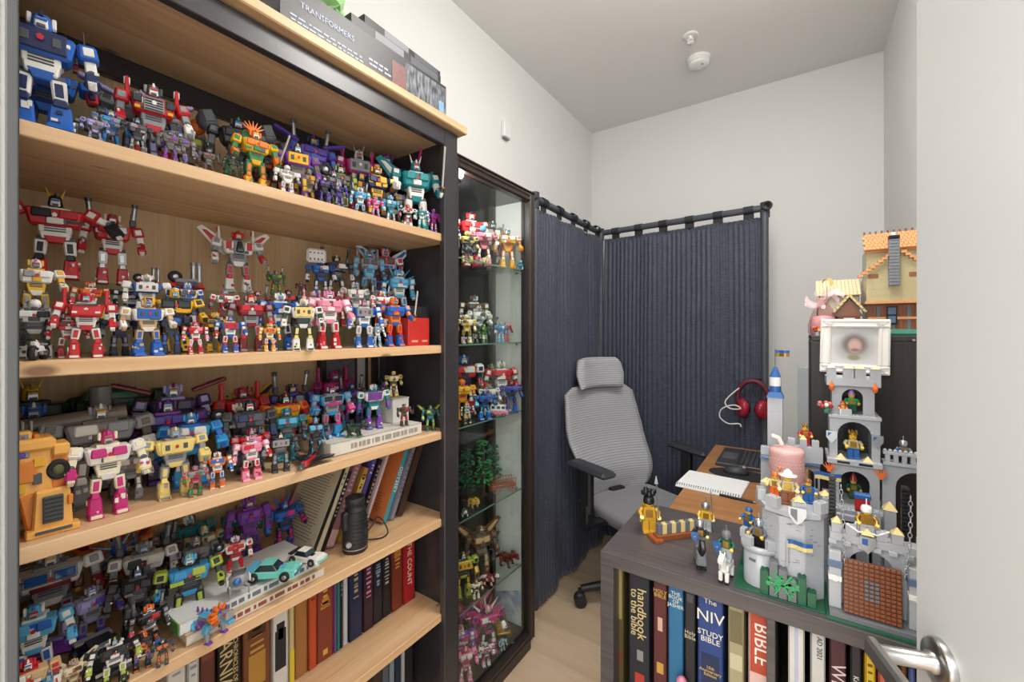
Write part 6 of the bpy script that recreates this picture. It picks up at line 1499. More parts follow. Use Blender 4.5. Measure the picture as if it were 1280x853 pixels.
GB4, GB5, GB6, GBK = 'leaning books on the fourth shelf', 'books on the fifth shelf', 'books on the bottom shelves', 'books in the cube shelf'
def yx(px, x): d = ray(px, 400); return d.y * x / d.x
z4 = SH[3]; yb_ = 0
for px, t, h, dp, lean, col, kw, label in (
    (392, .012, .225, .17, 25, '#1e1c1c', dict(cover='#c9c2a8'), 'black-edged leaning book with pale text-covered cover, leftmost of the leaning row'),
    (399, .014, .225, .15, 25, '#cfc3a4', dict(bars=3, bcol='#7a6a50'), 'leaning cream book next to the black-edged one'),
    (404, .011, .205, .15, 25, '#201d1e', dict(bars=9, bcol='#cfc8b8'), 'thin black leaning book with pale spine lettering'),
    (416, .022, .23, .15, 25, '#9a6a74', dict(bars=10, bcol='#c9a9a8', blocks=((-.5, .5, .02, .20, '#c7a39c'),)), 'thick mauve leaning book with pale lettering'),
    (430, .016, .20, .15, 25, '#b98a3e', dict(blocks=((-.5, .5, .62, .86, '#e0bf62'),), bars=5, bcol='#5a3f20'), 'ochre leaning book with a yellow label behind the monocular'),
    (438, .014, .225, .15, 24, '#5a4ea0', dict(bars=3, bcol='#cfc8e8'), 'violet leaning book behind the monocular'),
    (447, .011, .215, .15, 24, '#2a2024', dict(bars=9, bcol='#c89a9a'), 'thin dark leaning book with pinkish lettering'),
    (455, .010, .225, .15, 24, '#d8bcbc', dict(), 'thin pale pink leaning book'),
    (483, .018, .245, .17, 23, '#3f9aa8', dict(cover='#cf7a45', txt='ODYSSEY', tsize=.019, tcol='#e6efe8', tz=.52), 'leaning book with orange cover and teal spine reading ODYSSEY'),
    (492, .013, .245, .16, 22, '#8f8b9c', dict(bars=12, bcol='#5c5868'), 'grey-lilac leaning book right of the teal spine'),
    (503, .020, .245, .16, 21, '#4a342a', dict(bars=2, bcol='#6f5040'), 'dark brown leaning book at the right end of the row')):
    x = -1.03; yb_ = max(yx(px, x), yb_ + t / math.cos(math.radians(24)) + .0008)
    book((x, yb_, z4 + .0005), t, h, dp, col, label, GB4, 'x', math.radians(24 if px != 392 else 25), **kw)
z5 = SH[4]
B5 = [ # px right edge, px left edge
    (233, 208, .215, '#dcdad4', dict(bars=2, bcol='#9a9a96'), 'plain white book at the left of the fifth shelf'),
    (249, 234, .225, '#d5d8d6', dict(bars=4, bcol='#8e9ab0'), 'white book with small grey lettering on the fifth shelf'),
    (270, 250, .215, '#5c2a22', dict(blocks=((-.38, .38, .8, .88, '#7c4030'), (-.38, .38, .1, .2, '#7c4030'))), 'dark oxblood leather book on the fifth shelf'),
    (301, 272, .25, '#221f1d', dict(txt=[('NARNIA', .036, .62, -.18, False, '#d8c088'), ('THE CHRONICLES OF', .013, .62, .25, False, '#d8c088')], blocks=((-.46, .46, .86, .99, '#6a4a2a'),)), 'black and gold book lettered NARNIA on the fifth shelf'),
    (339, 304, .25, '#7a4526', dict(blocks=((-.33, .33, .66, .95, '#4a2a18'), (-.30, .30, .2, .5, '#b98a3a')), bars=7, bcol='#c79a4a'), 'wide brown leather book with gold panels'),
    (361, 341, .24, '#dfddd6', dict(blocks=((-.35, .35, .22, .62, '#24242a'), (-.15, .18, .52, .63, '#caa58c'), (-.25, .25, .62, .69, '#1c1c20')), bars=3, bcol='#8a8a88'), 'white book with a figure in black on its spine'),
    (368, 362, .235, '#d8c48a', dict(blocks=((-.5, .5, 0, .35, '#e0c93a'),)), 'thin yellow and cream book'),
    (385, 369, .245, '#a8713e', dict(), 'plain tan leather book on the fifth shelf'),
    (396, 386, .235, '#c4502a', dict(bars=3, bcol='#8f3018'), 'orange-red book beside the plain tan one'),
    (417, 397, .235, '#8a3f2c', dict(bars=6, bcol='#d9a94e', blocks=((-.2, .2, .6, .7, '#c98a3a'), (-.15, .15, .06, .12, '#d9a94e'))), 'rust brown book with gold ornaments'),
    (421, 418, .22, '#8a5aa0', {}, 'thin purple booklet beside the rust brown book'),
    (425, 422, .215, '#2f9a8a', {}, 'thin teal booklet right of the purple one'),
    (429, 426, .21, '#26282e', dict(bars=5, bcol='#9aa0a8'), 'thin black booklet right of the teal one'),
    (436, 430, .22, '#c9cbd0', dict(bars=2, bcol='#8a8c92'), 'thin silver-white book beside the navy one'),
    (453, 437, .225, '#1f2c4c', dict(bars=8, bcol='#b8a878'), 'navy cloth book with fine gilt lettering'),
    (467, 455, .225, '#3a2030', dict(bars=9, bcol='#d08ab0'), 'dark plum paperback with pink lettering'),
    (479, 468, .225, '#22242e', dict(bars=9, bcol='#9aa8c8'), 'black paperback with pale blue lettering'),
    (490, 480, .225, '#262026', dict(bars=10, bcol='#c8c0c0'), 'black paperback with white lettering left of the patterned book'),
    (504, 491, .235, '#7a3426', dict(bars=8, bcol='#cf9a4a', blocks=((-.3, .3, .7, .9, '#c98a3a'),)), 'brown book with golden scroll ornaments'),
    (519, 505, .245, '#b02028', dict(txt='THE COUNT', tsize=.024, tz=.5, tcol='#f0dcc8'), 'bright red book lettered THE COUNT at the right end')]
for pr, pl, h, col, kw, label in B5:
    x = -1.04; y1, y0 = yx(pr, x), yx(pl, x); book((x - random.uniform(0, .006), y1, z5 + .0005), max(y1 - y0 - .0008, .004), h, .185, col, label, GB5, 'x', 0, **kw)
z6 = SH[5]
for i, (pr, pl, h, col, label) in enumerate(((486, 478, .25, '#5f6a78', 'slate book on the lowest shelf in view'), (493, 487, .24, '#8fa0a8', 'pale blue-grey book on the lowest shelf'), (501, 494, .255, '#2c3850', 'navy book on the lowest shelf'), (506, 502, .26, '#c9ccce', 'thin white book on the lowest shelf'), (516, 507, .265, '#2a2c30', 'black book at the right end of the lowest shelf'), (477, 466, .24, '#4a3a34', 'brown book at the left of the lowest shelf row'))):
    x = -1.03; y1, y0 = yx(pr, x), yx(pl, x); book((x, y1, z6 + .0005), y1 - y0 - .0008, h, .19, col, label, GB6, 'x', 0, bars=3, bcol='#b8b8b0')
# flat books on shelves three and four
def flat_book(x0, x1, y0, y1, z, t, col, label, group, spine_txt=None, tcol='#7a7a78', yaw=0, endcol=None):
    c = Vector(((x0 + x1) / 2, (y0 + y1) / 2, z)); r = tag(empty('book', c, yaw), label, 'book', group); dx, dy = x1 - x0, y1 - y0
    k = MB(); cm = bmat(col); k.box((0, 0, .00125), (dx, dy, .0025), cm, ch=.0005); k.box((0, 0, t - .00125), (dx, dy, .0025), cm, ch=.0005); k.box((dx / 2 - .0015, 0, t / 2), (.003, dy, t), bmat(endcol) if endcol else cm, ch=.0008); k.build('cover', r)
    k = MB(); k.box((-.003, 0, t / 2), (dx - .008, dy - .004, t - .005), m_paper, ch=0); k.build('pages', r)
    if spine_txt:
        k = MB(); rn = random.Random(3); y = -dy * .3
        while y < dy * .42: w = rn.uniform(.004, .014); k.box((dx / 2 + .0003, y, t * .5), (.0006, w, t * .4), bmat(tcol), ch=0); y += w + .004
        k.build('title', r)
    return r
pL, pR = on_z(418, 566, SH[2]), on_z(527, 537, SH[2])
flat_book(-1.16, -.945, .60, .90, SH[2] + .0005, .034, '#d8d4cb', 'thick white book lying flat under the robots of the third shelf', 'flat books', True, '#9a948a')
s0 = flat_book(-1.085, -.93, .300, .575, SH[3] + .0005, .020, '#d2b48a', 'tan and white book lying flat at the bottom of the toy-topped stack', 'flat books', True, '#8a4a2a', .02, '#d8cfc4')
s1 = flat_book(-1.09, -.94, .292, .568, SH[3] + .0212, .022, '#d9dcda', 'white book with green edge lying on top of the flat stack', 'flat books', True, '#6a6e78', .03)
k = MB(); k.box((0, -.1385, .011), (.145, .003, .021), plain('green_edge', '#5f9a4a', .5), ch=.0005); k.build('green_edge', s1)
# cartons on shelves two and three
m_rbox = plain('red_carton', '#c5302c', .35)
p0, p1 = yx(508, -.945), yx(545, -.945)
rb = tag(empty('display_box', (-.995, .895, SH[1])), 'red product box with dark translucent top at the right end of the second shelf', 'box')
k = MB(); k.box((0, 0, .042), (.09, .085, .084), m_rbox, ch=.0015); k.build('red_sleeve', rb)
k = MB(); k.box((0, 0, .102), (.088, .083, .036), plain('smoky_plastic', '#2c2a2c', .12, alpha=.85), ch=.002); k.build('lid', rb)
k = MB(); k.box((.0453, -.018, .014), (.0006, .024, .006), bmat('#e0a49c'), ch=0); k.box((.0453, .022, .014), (.0006, .022, .005), bmat('#e0a49c'), ch=0); k.build('print_line', rb)
wb = tag(empty('carton', (-1.035, .868, SH[2] + .0348)), 'small white carton standing on the flat white book', 'box'); k = MB(); k.box((0, 0, .035), (.07, .062, .07), plain('white_carton', '#d6d4ce', .5), ch=.001); k.build('carton_body', wb); k = MB(); k.box((0, 0, .0715), (.073, .065, .003), plain('grey_carton', '#bdbbb6', .5), ch=.0006); k.build('carton_lid', wb)
robot(Vector((-1.035, .868, SH[2] + .1082)), .082, -.35, 'yoHy', 'wheels', 'cream and olive robot standing on the small white carton', G3, 1.05, 777)
fb = tag(empty('framed_box', (-1.234, .83, SH[2])), 'dark boxed picture at the back right of the third shelf', 'box'); k = MB(); k.box((0, 0, .12), (.03, .17, .235), plain('dark_box', '#2a2528', .4), ch=.002); k.build('box_body', fb); k = MB(); k.box((.016, -.02, .16), (.002, .10, .12), plain('box_art', '#6a6470', .4, var=.3, vscale=60), ch=0); k.box((.016, .055, .17), (.002, .03, .13), plain('box_art_pale', '#c8c6c4', .4), ch=0); k.build('printed_panel', fb)
# monocular on the fourth shelf
m_rub = plain('black_rubber', '#232427', .5, bump=.3, bscale=300); mp_ = on_z(444, 687, SH[3])
mn = tag(empty('monocular', (mp_.x, mp_.y, SH[3])), 'black rubber monocular standing upright in front of the leaning books', 'monocular')
k = MB(); k.lathe((0, 0, 0), [(.030, 0), (.032, .003), (.032, .010)], m_rub, 28); k.lathe((0, 0, 0), [(.0322, .010), (.0322, .0125)], m_silv, 28); k.lathe((0, 0, 0), [(.032, .0125), (.0325, .05), (.030, .09), (.028, .105)], m_rub, 28); ml = k.build('barrel', mn)
for i in range(7): k = MB(); k.lathe((0, 0, .03 + i * .010), [(.0322, -.0025), (.0335, 0), (.0322, .0025)], m_rub, 20, a0=-.9, a1=.9); k.build('grip_rib', ml)
k = MB(); k.lathe((0, 0, 0), [(.026, .105), (.026, .112), (.0225, .114), (.0225, .122), (.025, .124), (.025, .140), (.021, .142), (.019, .136), (0, .135)], m_rub, 28); k.build('eyepiece', mn)
k = MB(); k.box((.0, -.031, .085), (.022, .014, .05), m_rub, ch=.005); k.cyl((.012, -.030, .03), (.022, -.034, .03), .007, m_silv, n=12); k.build('side_mount', mn)
k = MB(); pts = [(.0, .030, .03), (-.005, .055, .038), (-.02, .085, .05), (-.01, .10, .035), (.012, .098, .012), (.012, .082, .003), (.004, .06, .004), (.0, .04, .010)]
k.tube(smooth_pts(pts), .0022, m_rub, n=6); k.build('wrist_strap', mn)
# ================================================================== books in the cube shelf
ZK = .3935; YK = 1.092
def xk(px, y=YK): d = ray(px, 700); return d.x * y / d.y
BK = [(757, 779, .318, '#4f4526', dict(blocks=((-.4, .4, .55, .99, '#8a7c4a'), (-.4, .4, .2, .3, '#6a3424'))), 'olive and brown worn book at the left end of the cube shelf'),
    (786, 812, .30, '#22262f', dict(txt=[('handbook', .033, .66, .12, False, '#d9c48a'), ('to the bible', .026, .66, -.24, False, '#d9c48a')], blocks=((-.2, .25, .10, .20, '#b03a30'), (-.1, .2, .3, .38, '#8a8a88'))), 'black handbook with gold title in the cube shelf'),
    (816, 833, .285, '#5a2a2c', dict(txt=[('HOLY\nBIBLE', .013, .86, 0, True, '#d2a94e')], blocks=((-.25, .25, .26, .34, '#c79a48'), (-.18, .18, .58, .68, '#d0a890'))), 'maroon leather holy book with gilt marks'),
    (835, 854, .282, '#2a6a94', dict(txt=[('THE\nBOOK\nOF\nJASHER', .012, .86, 0, True, '#dfe0cc')]), 'steel blue book lettered with a short white title'),
    (856, 869, .275, '#26262a', dict(txt=[('Holy\nBible', .013, .66, 0, True, '#c9c0a8')], blocks=((-.3, .3, .9, .96, '#4a4a50'),)), 'slim black bible between the blue books'),
    (872, 904, .282, '#24407c', dict(txt=[('The', .018, .93, 0, True, '#e8e4d0'), ('NIV', .038, .82, 0, True, '#e8e4d0'), ('STUDY\nBIBLE', .018, .68, 0, True, '#e8e4d0'), ('10th\nAnniversary\nEdition', .010, .44, 0, True, '#d8b860'), ('New\nInternational\nVersion', .008, .31, 0, True, '#e0d8c0')], blocks=((-.36, .36, .22, .56, '#1c2c50'), (-.2, .2, .04, .13, '#c8c8c4'))), 'large royal blue NIV study bible in the cube shelf'),
    (910, 930, .268, '#a39a78', dict(blocks=((-.4, .4, .74, .97, '#6f6748'), (-.4, .4, .55, .66, '#c4bc9c'))), 'sage green paperback with faded art'),
    (935, 962, .268, '#d8b4ac', dict(blocks=((-.42, .42, .58, .99, '#b4482e'), (-.30, .25, .06, .26, '#5a78b0'), (-.15, .2, .26, .36, '#c08a6a')), txt=[('BIBLE', .040, .79, .10, False, '#f0e4dc')] ), 'pink paperback with a red BIBLE label and a man in blue'),
    (985, 1006, .29, '#d0cdc6', dict(blocks=((-.12, .12, .2, .95, '#b4b8cc'),)), 'ivory book with pale lilac lettering right of the divider'),
    (1013, 1032, .285, '#c4c2bd', dict(txt=[('AD 2021', .013, .86, .1, False, '#3a3a3c')]), 'plain grey-white book marked AD 2021'),
    (1037, 1058, .285, '#4a242c', dict(txt=[('WISDOM', .034, .60, 0, False, '#d8c4c4')]), 'maroon book lettered WISDOM'),
    (1063, 1077, .275, '#2e2c2c', dict(txt=[('Know Why You Believe', .013, .60, 0, False, '#dcdcd4')]), 'black book lettered Know Why You Believe'),
    (1081, 1095, .27, '#d8b02c', dict(bars=5, bcol='#6a5618'), 'yellow book behind the door lever'),
    (1098, 1108, .26, '#c8604a', {}, 'coral book behind the door lever'),
    (1111, 1122, .26, '#d8d4cc', {}, 'cream book behind the lever neck'),
    (1125, 1134, .26, '#7a4a22', dict(bars=4, bcol='#d8a84a'), 'brown and gold book close to the door edge'),
    (1136, 1145, .26, '#5a6aa0', {}, 'blue-grey book close to the door edge')]
for a, b, h, col, kw, label in BK:
    x0, x1 = xk(a), xk(b); book(((x0 + x1) / 2, YK + random.uniform(0, .006), ZK), max(x1 - x0 - .001, .004), min(h * 1.2, .338), .19, col, label, GBK, 'y', 0, **kw)
pv = tag(empty('pear_vase', (xk(852, 1.075), 1.0775, ZK)), 'small rounded pink vase in front of the blue book', 'vase'); k = MB(); k.lathe((0, 0, 0), [(.012, 0), (.0135, .02), (.010, .05), (.0125, .075), (.0135, .095), (.012, .11), (.006, .119), (0, .121)], plain('pink_ceramic', '#e58fa8', .4), 24); k.build('vase_body', pv)
# ================================================================== boxes on top of the bookcase
ZT = 2.003
gb = tag(empty('game_box', (0, 0, 0)), 'long black toy box with blue-white lettering on top of the bookcase', 'box')
def city():
    m, nt, p = new_mat('box_cityscape_print'); tc = N(nt, 'ShaderNodeTexCoord'); mp = N(nt, 'ShaderNodeMapping'); mp.inputs['Scale'].default_value = (1, 90, 26); nt.links.new(tc.outputs['Object'], mp.inputs[0])
    n = N(nt, 'ShaderNodeTexNoise'); n.inputs['Scale'].default_value = 1.2; n.inputs['Detail'].default_value = 6; nt.links.new(mp.outputs[0], n.inputs[0])
    r = N(nt, 'ShaderNodeValToRGB'); e = r.color_ramp.elements; e[0].position = .35; e[0].color = lin('#2a2c32'); e[1].position = .68; e[1].color = lin('#8f949c'); nt.links.new(n.outputs['Fac'], r.inputs[0]); nt.links.new(r.outputs[0], p.inputs['Base Color']); p.inputs['Roughness'].default_value = .35
    return m
m_bxk = plain('black_box_card', '#26262a', .38)
part('box_body', gb, -1.22, -.93, .470, .992, ZT, ZT + .128, m_bxk, .0015)
m_ink = plain('ink_icy', '#c6d2e8', .5); 
pr = MB(); pr.box((-.9296, .905, ZT + .062), (.0008, .165, .112), city(), ch=0); pr.build('cityscape_print', gb)
pr = MB(); pr.box((-.9294, .80, ZT + .065), (.0008, .05, .07), plain('red_print', '#7a4a48', .4, var=.3, vscale=70), ch=0); pr.build('red_print', gb)
pr = MB(); pr.box((-.9290, .968, ZT + .045), (.0008, .022, .05), plain('blue_print', '#7fa4d0', .4, var=.25, vscale=90), ch=0); pr.build('blue_print', gb)
text_mesh('TRANSFORMERS', .019, m_ink, gb, (-.929, .585, ZT + .085), T_X_UP, 'lettering')
k = MB(); rn = random.Random(2)
for j in range(3):
    y = .50
    while y < .68: w = rn.uniform(.006, .016); k.box((-.9292, y, ZT + .052 - j * .010), (.0006, w, .0035), m_ink, ch=0); y += w + .004
for j in range(2):
    y = .705
    while y < .77: w = rn.uniform(.006, .014); k.box((-.9292, y, ZT + .062 - j * .012), (.0006, w, .0045), m_ink, ch=0); y += w + .004
k.build('small_print', gb)
for nm, lab, z0, t, y0, y1, x1, yaw in (('slim_box', 'slim black box with white band lying on the long toy box', ZT + .1285, .036, .655, .985, -.945, .0), ('slim_box', 'uppermost slim black box on top of the bookcase', ZT + .165, .030, .70, 1.0, -.96, .03)):
    o = tag(empty(nm, ((x1 - .2) / 2 + x1 / 2 - .0, (y0 + y1) / 2, z0), yaw), lab, 'box', 'slim boxes on the bookcase'); L = y1 - y0
    k = MB(); k.box((0, 0, t / 2), (.2, L, t), m_bxk, ch=.003); k.build('box_body', o)
    k = MB(); k.box((.1003, -L * .12, t * .55), (.0008, L * .30, t * .62), plain('grey_band', '#8c8e92', .5), ch=0); k.build('label_band', o)
    k = MB(); k.box((.1003, L * .28, t * .55), (.0008, L * .34, t * .62), plain('grey_band_dark', '#595b60', .5), ch=0); k.build('label_print', o)
gbag = tag(empty('green_bag', (-1.0, .60, ZT + .1285)), 'crumpled light green plastic bag on top of the toy box', 'bag')
k = MB(); k.ball((0, 0, .045), .06, plain('green_film', '#9ccf86', .35, bump=.6, bscale=30), 14, (1, 1, .75)); rn = random.Random(5)
k.v = [(a + rn.uniform(-.008, .008), b + rn.uniform(-.008, .008), max(.0, c + rn.uniform(-.008, .008))) for a, b, c in k.v]; k.sm = [False] * len(k.sm); k.build('bag_film', gbag)
# grey toy ship on the glass cabinet
vehicle('jet', Vector((-1.04, 1.115, GT)), .11, -.9, 'AaNa', 'small grey toy spacecraft lying on top of the glass cabinet', 'toys on the glass cabinet', 55)
# ================================================================== contents of the glass cabinet
GG = 'figures inside the glass cabinet'
def cab(z, rows):
    its = []
    for r in rows:
        kind, px, yt, x, pal, feats, bulk, label = r
        x = -.998 - (-x - .94) * .75; d = ray(px, yt); t = x / d.x; p = Vector((x, d.y * t, z)); h = CAMH + d.z * t - z
        p.y = min(max(p.y, GY0 + .045), GY1 - .05)
        its.append([p, h, .29 * h * bulk, .14 * h] if kind == 'r' else [p, bulk * .5, bulk * .28, bulk * .28])
    spread(its, GX0 + .02, GX1 - .055, GY0 + .045, GY1 - .02)
    for r, q in zip(rows, its):
        SEED[0] += 1; kind, px, yt, x, pal, feats, bulk, label = r
        p, h = q[0], q[1]; yaw = math.atan2(-p.y, -p.x) * .6
        if kind == 'r': robot(p, h / 1.02, yaw, pal, feats, label, GG, bulk, SEED[0], 'toy_robot')
        elif kind == 'beast': beast(p, bulk, yaw + float(feats), pal, label, GG, SEED[0], pal[3] if pal[3] != '-' else None)
        else: vehicle(kind, p, bulk, yaw + float(feats), pal, label, GG, SEED[0])
cab(GSH[0] + .0005, [
 ('r', 589, 262, -1.085, 'RWbR', '', 1.0, 'red and white figure at the left of the top glass shelf'),
 ('r', 586, 288, -1.015, 'ybNy', 'dome', 1.1, 'cream yellow figure on the top glass shelf'),
 ('r', 584, 306, -.96, 'aNAA', '', 1.1, 'small dark grey figure at the front of the top glass shelf'),
 ('r', 602, 280, -1.02, 'KDWC', 'dome sword', 1.1, 'pink figure with pale blue helmet on the top glass shelf'),
 ('r', 619, 277, -1.09, 'oEWg', 'shield', .9, 'olive tall-hatted figure on the top glass shelf'),
 ('r', 635, 288, -1.0, 'YOWT', 'shoulder', 1.15, 'orange-gold figure with teal helmet on the top glass shelf'),
 ('beast', 608, 318, -.965, 'yHe-', '.4', .055, 'small cream skeletal creature on the top glass shelf'),
 ('beast', 640, 322, -.965, 'CTW-', '-.3', .06, 'small blue crab-like creature on the top glass shelf'),
])
cab(GSH[1] + .0005, [
 ('r', 586, 366, -1.09, 'EWaE', 'shield', 1.0, 'brown figure holding a disc on the second glass shelf'),
 ('r', 594, 380, -1.045, 'WAaW', 'horns', 1.0, 'white and grey figure at the back of the second glass shelf'),
 ('r', 604, 384, -1.085, 'lWGl', '', 1.0, 'lime figure on the second glass shelf'),
 ('r', 583, 392, -1.0, 'HYaH', 'dome', 1.1, 'ivory and yellow figure on the second glass shelf'),
 ('r', 597, 402, -.99, 'NaWW', 'horns tpose', 1.0, 'black figure with white horned head on the second glass shelf'),
 ('r', 604, 404, -.955, 'gGlG', '', .95, 'green striped figure at the front of the second glass shelf'),
 ('r', 611, 396, -1.05, 'NbaN', 'wings', 1.0, 'black-winged figure on the second glass shelf'),
 ('r', 621, 402, -1.0, 'CBWC', '', .95, 'sky blue figure on the second glass shelf'),
 ('r', 633, 402, -1.0, 'RDRR', 'horns', .9, 'bright red horned figure on the second glass shelf'),
 ('r', 580, 420, -.955, 'WKVK', 'dome', 1.2, 'tiny white and pink figure on the second glass shelf'),
])
cab(GSH[2] + .0005, [
 ('r', 590, 440, -1.09, 'RbWB', 'shoulder', 1.1, 'red figure with blue helmet on the third glass shelf'),
 ('r', 606, 448, -1.085, 'RWbW', '', 1.05, 'red figure with white shoulders on the third glass shelf'),
 ('r', 616, 452, -1.095, 'lolo', '', 1.0, 'yellow-green figure on the third glass shelf'),
 ('r', 583, 472, -1.03, 'YOYO', 'dome', 1.1, 'golden yellow figure on the third glass shelf'),
 ('r', 584, 503, -.96, 'NWAW', 'wheels', 1.1, 'black and white figure at the front of the third glass shelf'),
 ('r', 598, 486, -.985, 'BbCB', 'bigfist boots', 1.25, 'stocky royal blue figure on the third glass shelf'),
 ('r', 613, 476, -1.04, 'WAaA', 'cannons', 1.1, 'white and grey armed figure on the third glass shelf'),
 ('r', 637, 470, -1.03, 'BNVR', 'shoulder', 1.1, 'blue robot with red crest on the third glass shelf'),
 ('r', 648, 486, -1.08, 'gATg', '', .95, 'dark green figure at the right of the third glass shelf'),
 ('van', 622, 500, -.965, 'WMKK', '1.0', .075, 'white and pink toy van on the third glass shelf'),
])
m_leaf = bm_('leaf_green', '#2f9a55'); m_leaf2 = bm_('leaf_dark', '#256b42'); m_bark = bm_('bark', '#3a2c22')
def toy_tree(px, x, h, label, m, seed):
    rn = random.Random(seed); x = -.998 - (-x - .94) * .75; d = ray(px, 600); t = x / d.x; r = tag(empty('toy_tree', (x, d.y * t, GSH[3] + .0005)), label, 'toy tree', 'brick trees in the glass cabinet')
    k = MB(); k.tube([(0, 0, 0), (.004, .003, h * .4), (-.003, .002, h * .95)], [.007, .005, .003], m_bark, n=8); k.cyl((0, 0, 0), (0, 0, .004), .02, m_bark, n=10); k.build('trunk', r)
    for q in range(5):
        k = MB(); zc = h * (.30 + .16 * q); rr = .034 * (1.15 - .12 * q)
        for i in range(16):
            a = rn.uniform(0, 6.28); u = rn.uniform(.3, 1) * rr
            k.box((u * math.cos(a), u * math.sin(a), zc + rn.uniform(-.016, .016)), (.015, .009, .003), m, rot=(rn.uniform(-.6, .6), rn.uniform(-.6, .6), a), ch=.0008)
        k.build('leaf_cluster', r)
toy_tree(583, -1.07, .20, 'green brick tree at the left of the fourth glass shelf', m_leaf2, 1); toy_tree(604, -1.04, .22, 'tall bright green brick tree on the fourth glass shelf', m_leaf, 2); toy_tree(618, -1.09, .165, 'slim dark green brick tree behind the wagon', m_leaf2, 3)
cab(GSH[3] + .0005, [
 ('beast', 591, 626, -.985, 'eYEY', '.3', .07, 'golden brown toy animal on the fourth glass shelf'),
 ('beast', 581, 640, -.95, 'WaN-', '-.2', .055, 'small white and grey toy animal on the fourth glass shelf'),
])
m_wag = bm_('wagon_orange', '#a8562e'); p = on_z(628, 622, GSH[3])
wg = tag(empty('toy_wagon', (-1.03, p.y * (1.03 / -p.x), GSH[3] + .0005), 1.05), 'orange-brown toy wagon with railings and spoked wheels', 'toy wagon')
k = MB(); k.box((0, 0, .026), (.11, .034, .014), m_wag, taper=(1.05, 1.2), ch=.003); k.box((0, 0, .034), (.10, .03, .006), m_br, ch=.001); k.build('wagon_bed', wg)
for s in (-1, 1):
    k = MB(); k.cyl((-.055, s * .021, .056), (.055, s * .021, .056), .0016, m_wag, n=6)
    for i in range(9): k.cyl((-.052 + i * .013, s * .019, .032), (-.052 + i * .013, s * .021, .056), .0012, m_wag, n=5)
    k.build('railing', wg)
for x in (-.036, .036):
    for s in (-1, 1):
        k = MB(); q = [(x + .016 * math.cos(a * PI / 8), s * .022, .0175 + .016 * math.sin(a * PI / 8)) for a in range(16)]; k.tube(q, .0015, m_wag, n=5, closed=True)
        for a in range(4): an = a * PI / 4; k.cyl((x + .016 * math.cos(an), s * .022, .0175 + .016 * math.sin(an)), (x - .016 * math.cos(an), s * .022, .0175 - .016 * math.sin(an)), .0009, m_wag, n=5)
        k.build('wheel', wg)
cab(GSH[4] + .0005, [
 ('r', 588, 655, -1.08, 'EUeE', 'wings', 1.0, 'brown winged figure on the lowest glass shelf'),
 ('r', 582, 688, -.99, 'lNYN', 'panels', 1.1, 'black and yellow boxy figure on the lowest glass shelf'),
 ('beast', 622, 690, -1.05, 'DEND', '.7', .11, 'dark red dragon on the lowest glass shelf'),
 ('r', 614, 668, -1.09, 'UNaU', 'wings', .9, 'grey-brown figure behind the dark red dragon'),
 ('beast', 604, 712, -1.0, 'WDR-', '.9', .08, 'white and red creature on the lowest glass shelf'),
 ('r', 592, 724, -.955, 'HDWe', '', 1.1, 'small ivory and maroon figure at the front of the lowest glass shelf'),
])
cab(.0825, [
 ('r', 584, 752, -1.08, 'MPKM', 'wings', 1.1, 'magenta winged figure on the cabinet floor'),
 ('r', 597, 750, -1.03, 'MpWK', 'spikes', 1.1, 'magenta spiky figure on the cabinet floor'),
 ('r', 590, 776, -.985, 'PWMM', '', 1.1, 'purple and white figure on the cabinet floor'),
 ('r', 608, 770, -1.06, 'NAaN', '', 1.0, 'black figure at the back of the cabinet floor'),
 ('r', 611, 790, -1.0, 'CWaC', '', 1.1, 'pale blue figure on the cabinet floor'),
 ('r', 622, 800, -.985, 'VNWV', '', 1.1, 'violet and black figure on the cabinet floor'),
 ('r', 634, 800, -.96, 'WVAW', '', 1.1, 'white and violet figure near the cabinet floor edge'),
 ('r', 600, 800, -.955, 'WaMW', 'bigfist', 1.1, 'white and grey figure at the front of the cabinet floor'),
 ('r', 583, 806, -.94, 'KMWM', '', 1.1, 'pink figure at the front left of the cabinet floor'),
])
p = on_z(637, 790, .1305)
cg = tag(empty('toy_carriage', (-1.05, 1.43, .0825), -.7), 'golden toy carriage frame drawn by two orange deer', 'toy carriage')
k = MB(); k.box((0, 0, .03), (.10, .05, .010), tm('J'), ch=.002)
for s in (-1, 1):
    k.tube([(-.05, s * .025, .035), (-.06, s * .025, .07), (-.03, s * .025, .06), (.0, s * .025, .05), (.05, s * .025, .06)], .0025, tm('J'), n=6)
for i in range(5): k.cyl((-.04 + i * .02, -.025, .05), (-.04 + i * .02, .025, .05), .0018, tm('J'), n=5)
k.build('carriage_frame', cg)
for x in (-.03, .03):
    for s in (-1, 1): k = MB(); q = [(x + .016 * math.cos(a * PI / 8), s * .032, .018 + .016 * math.sin(a * PI / 8)) for a in range(16)]; k.tube(q, .002, tm('J'), n=5, closed=True); k.cyl((x - .015, s * .032, .018), (x + .015, s * .032, .018), .001, tm('J'), n=5); k.cyl((x, s * .032, .003), (x, s * .032, .033), .001, tm('J'), n=5); k.build('wheel', cg)
for i, (x, y) in enumerate(((-1.105, 1.385), (-1.12, 1.45))): beast(Vector((x, y, .0825)), .08, -.6, 'OeEE'[:3] + '-', ('left' if i == 0 else 'right') + ' orange toy deer behind the golden carriage', GG, 900 + i, None, 'toy_deer')
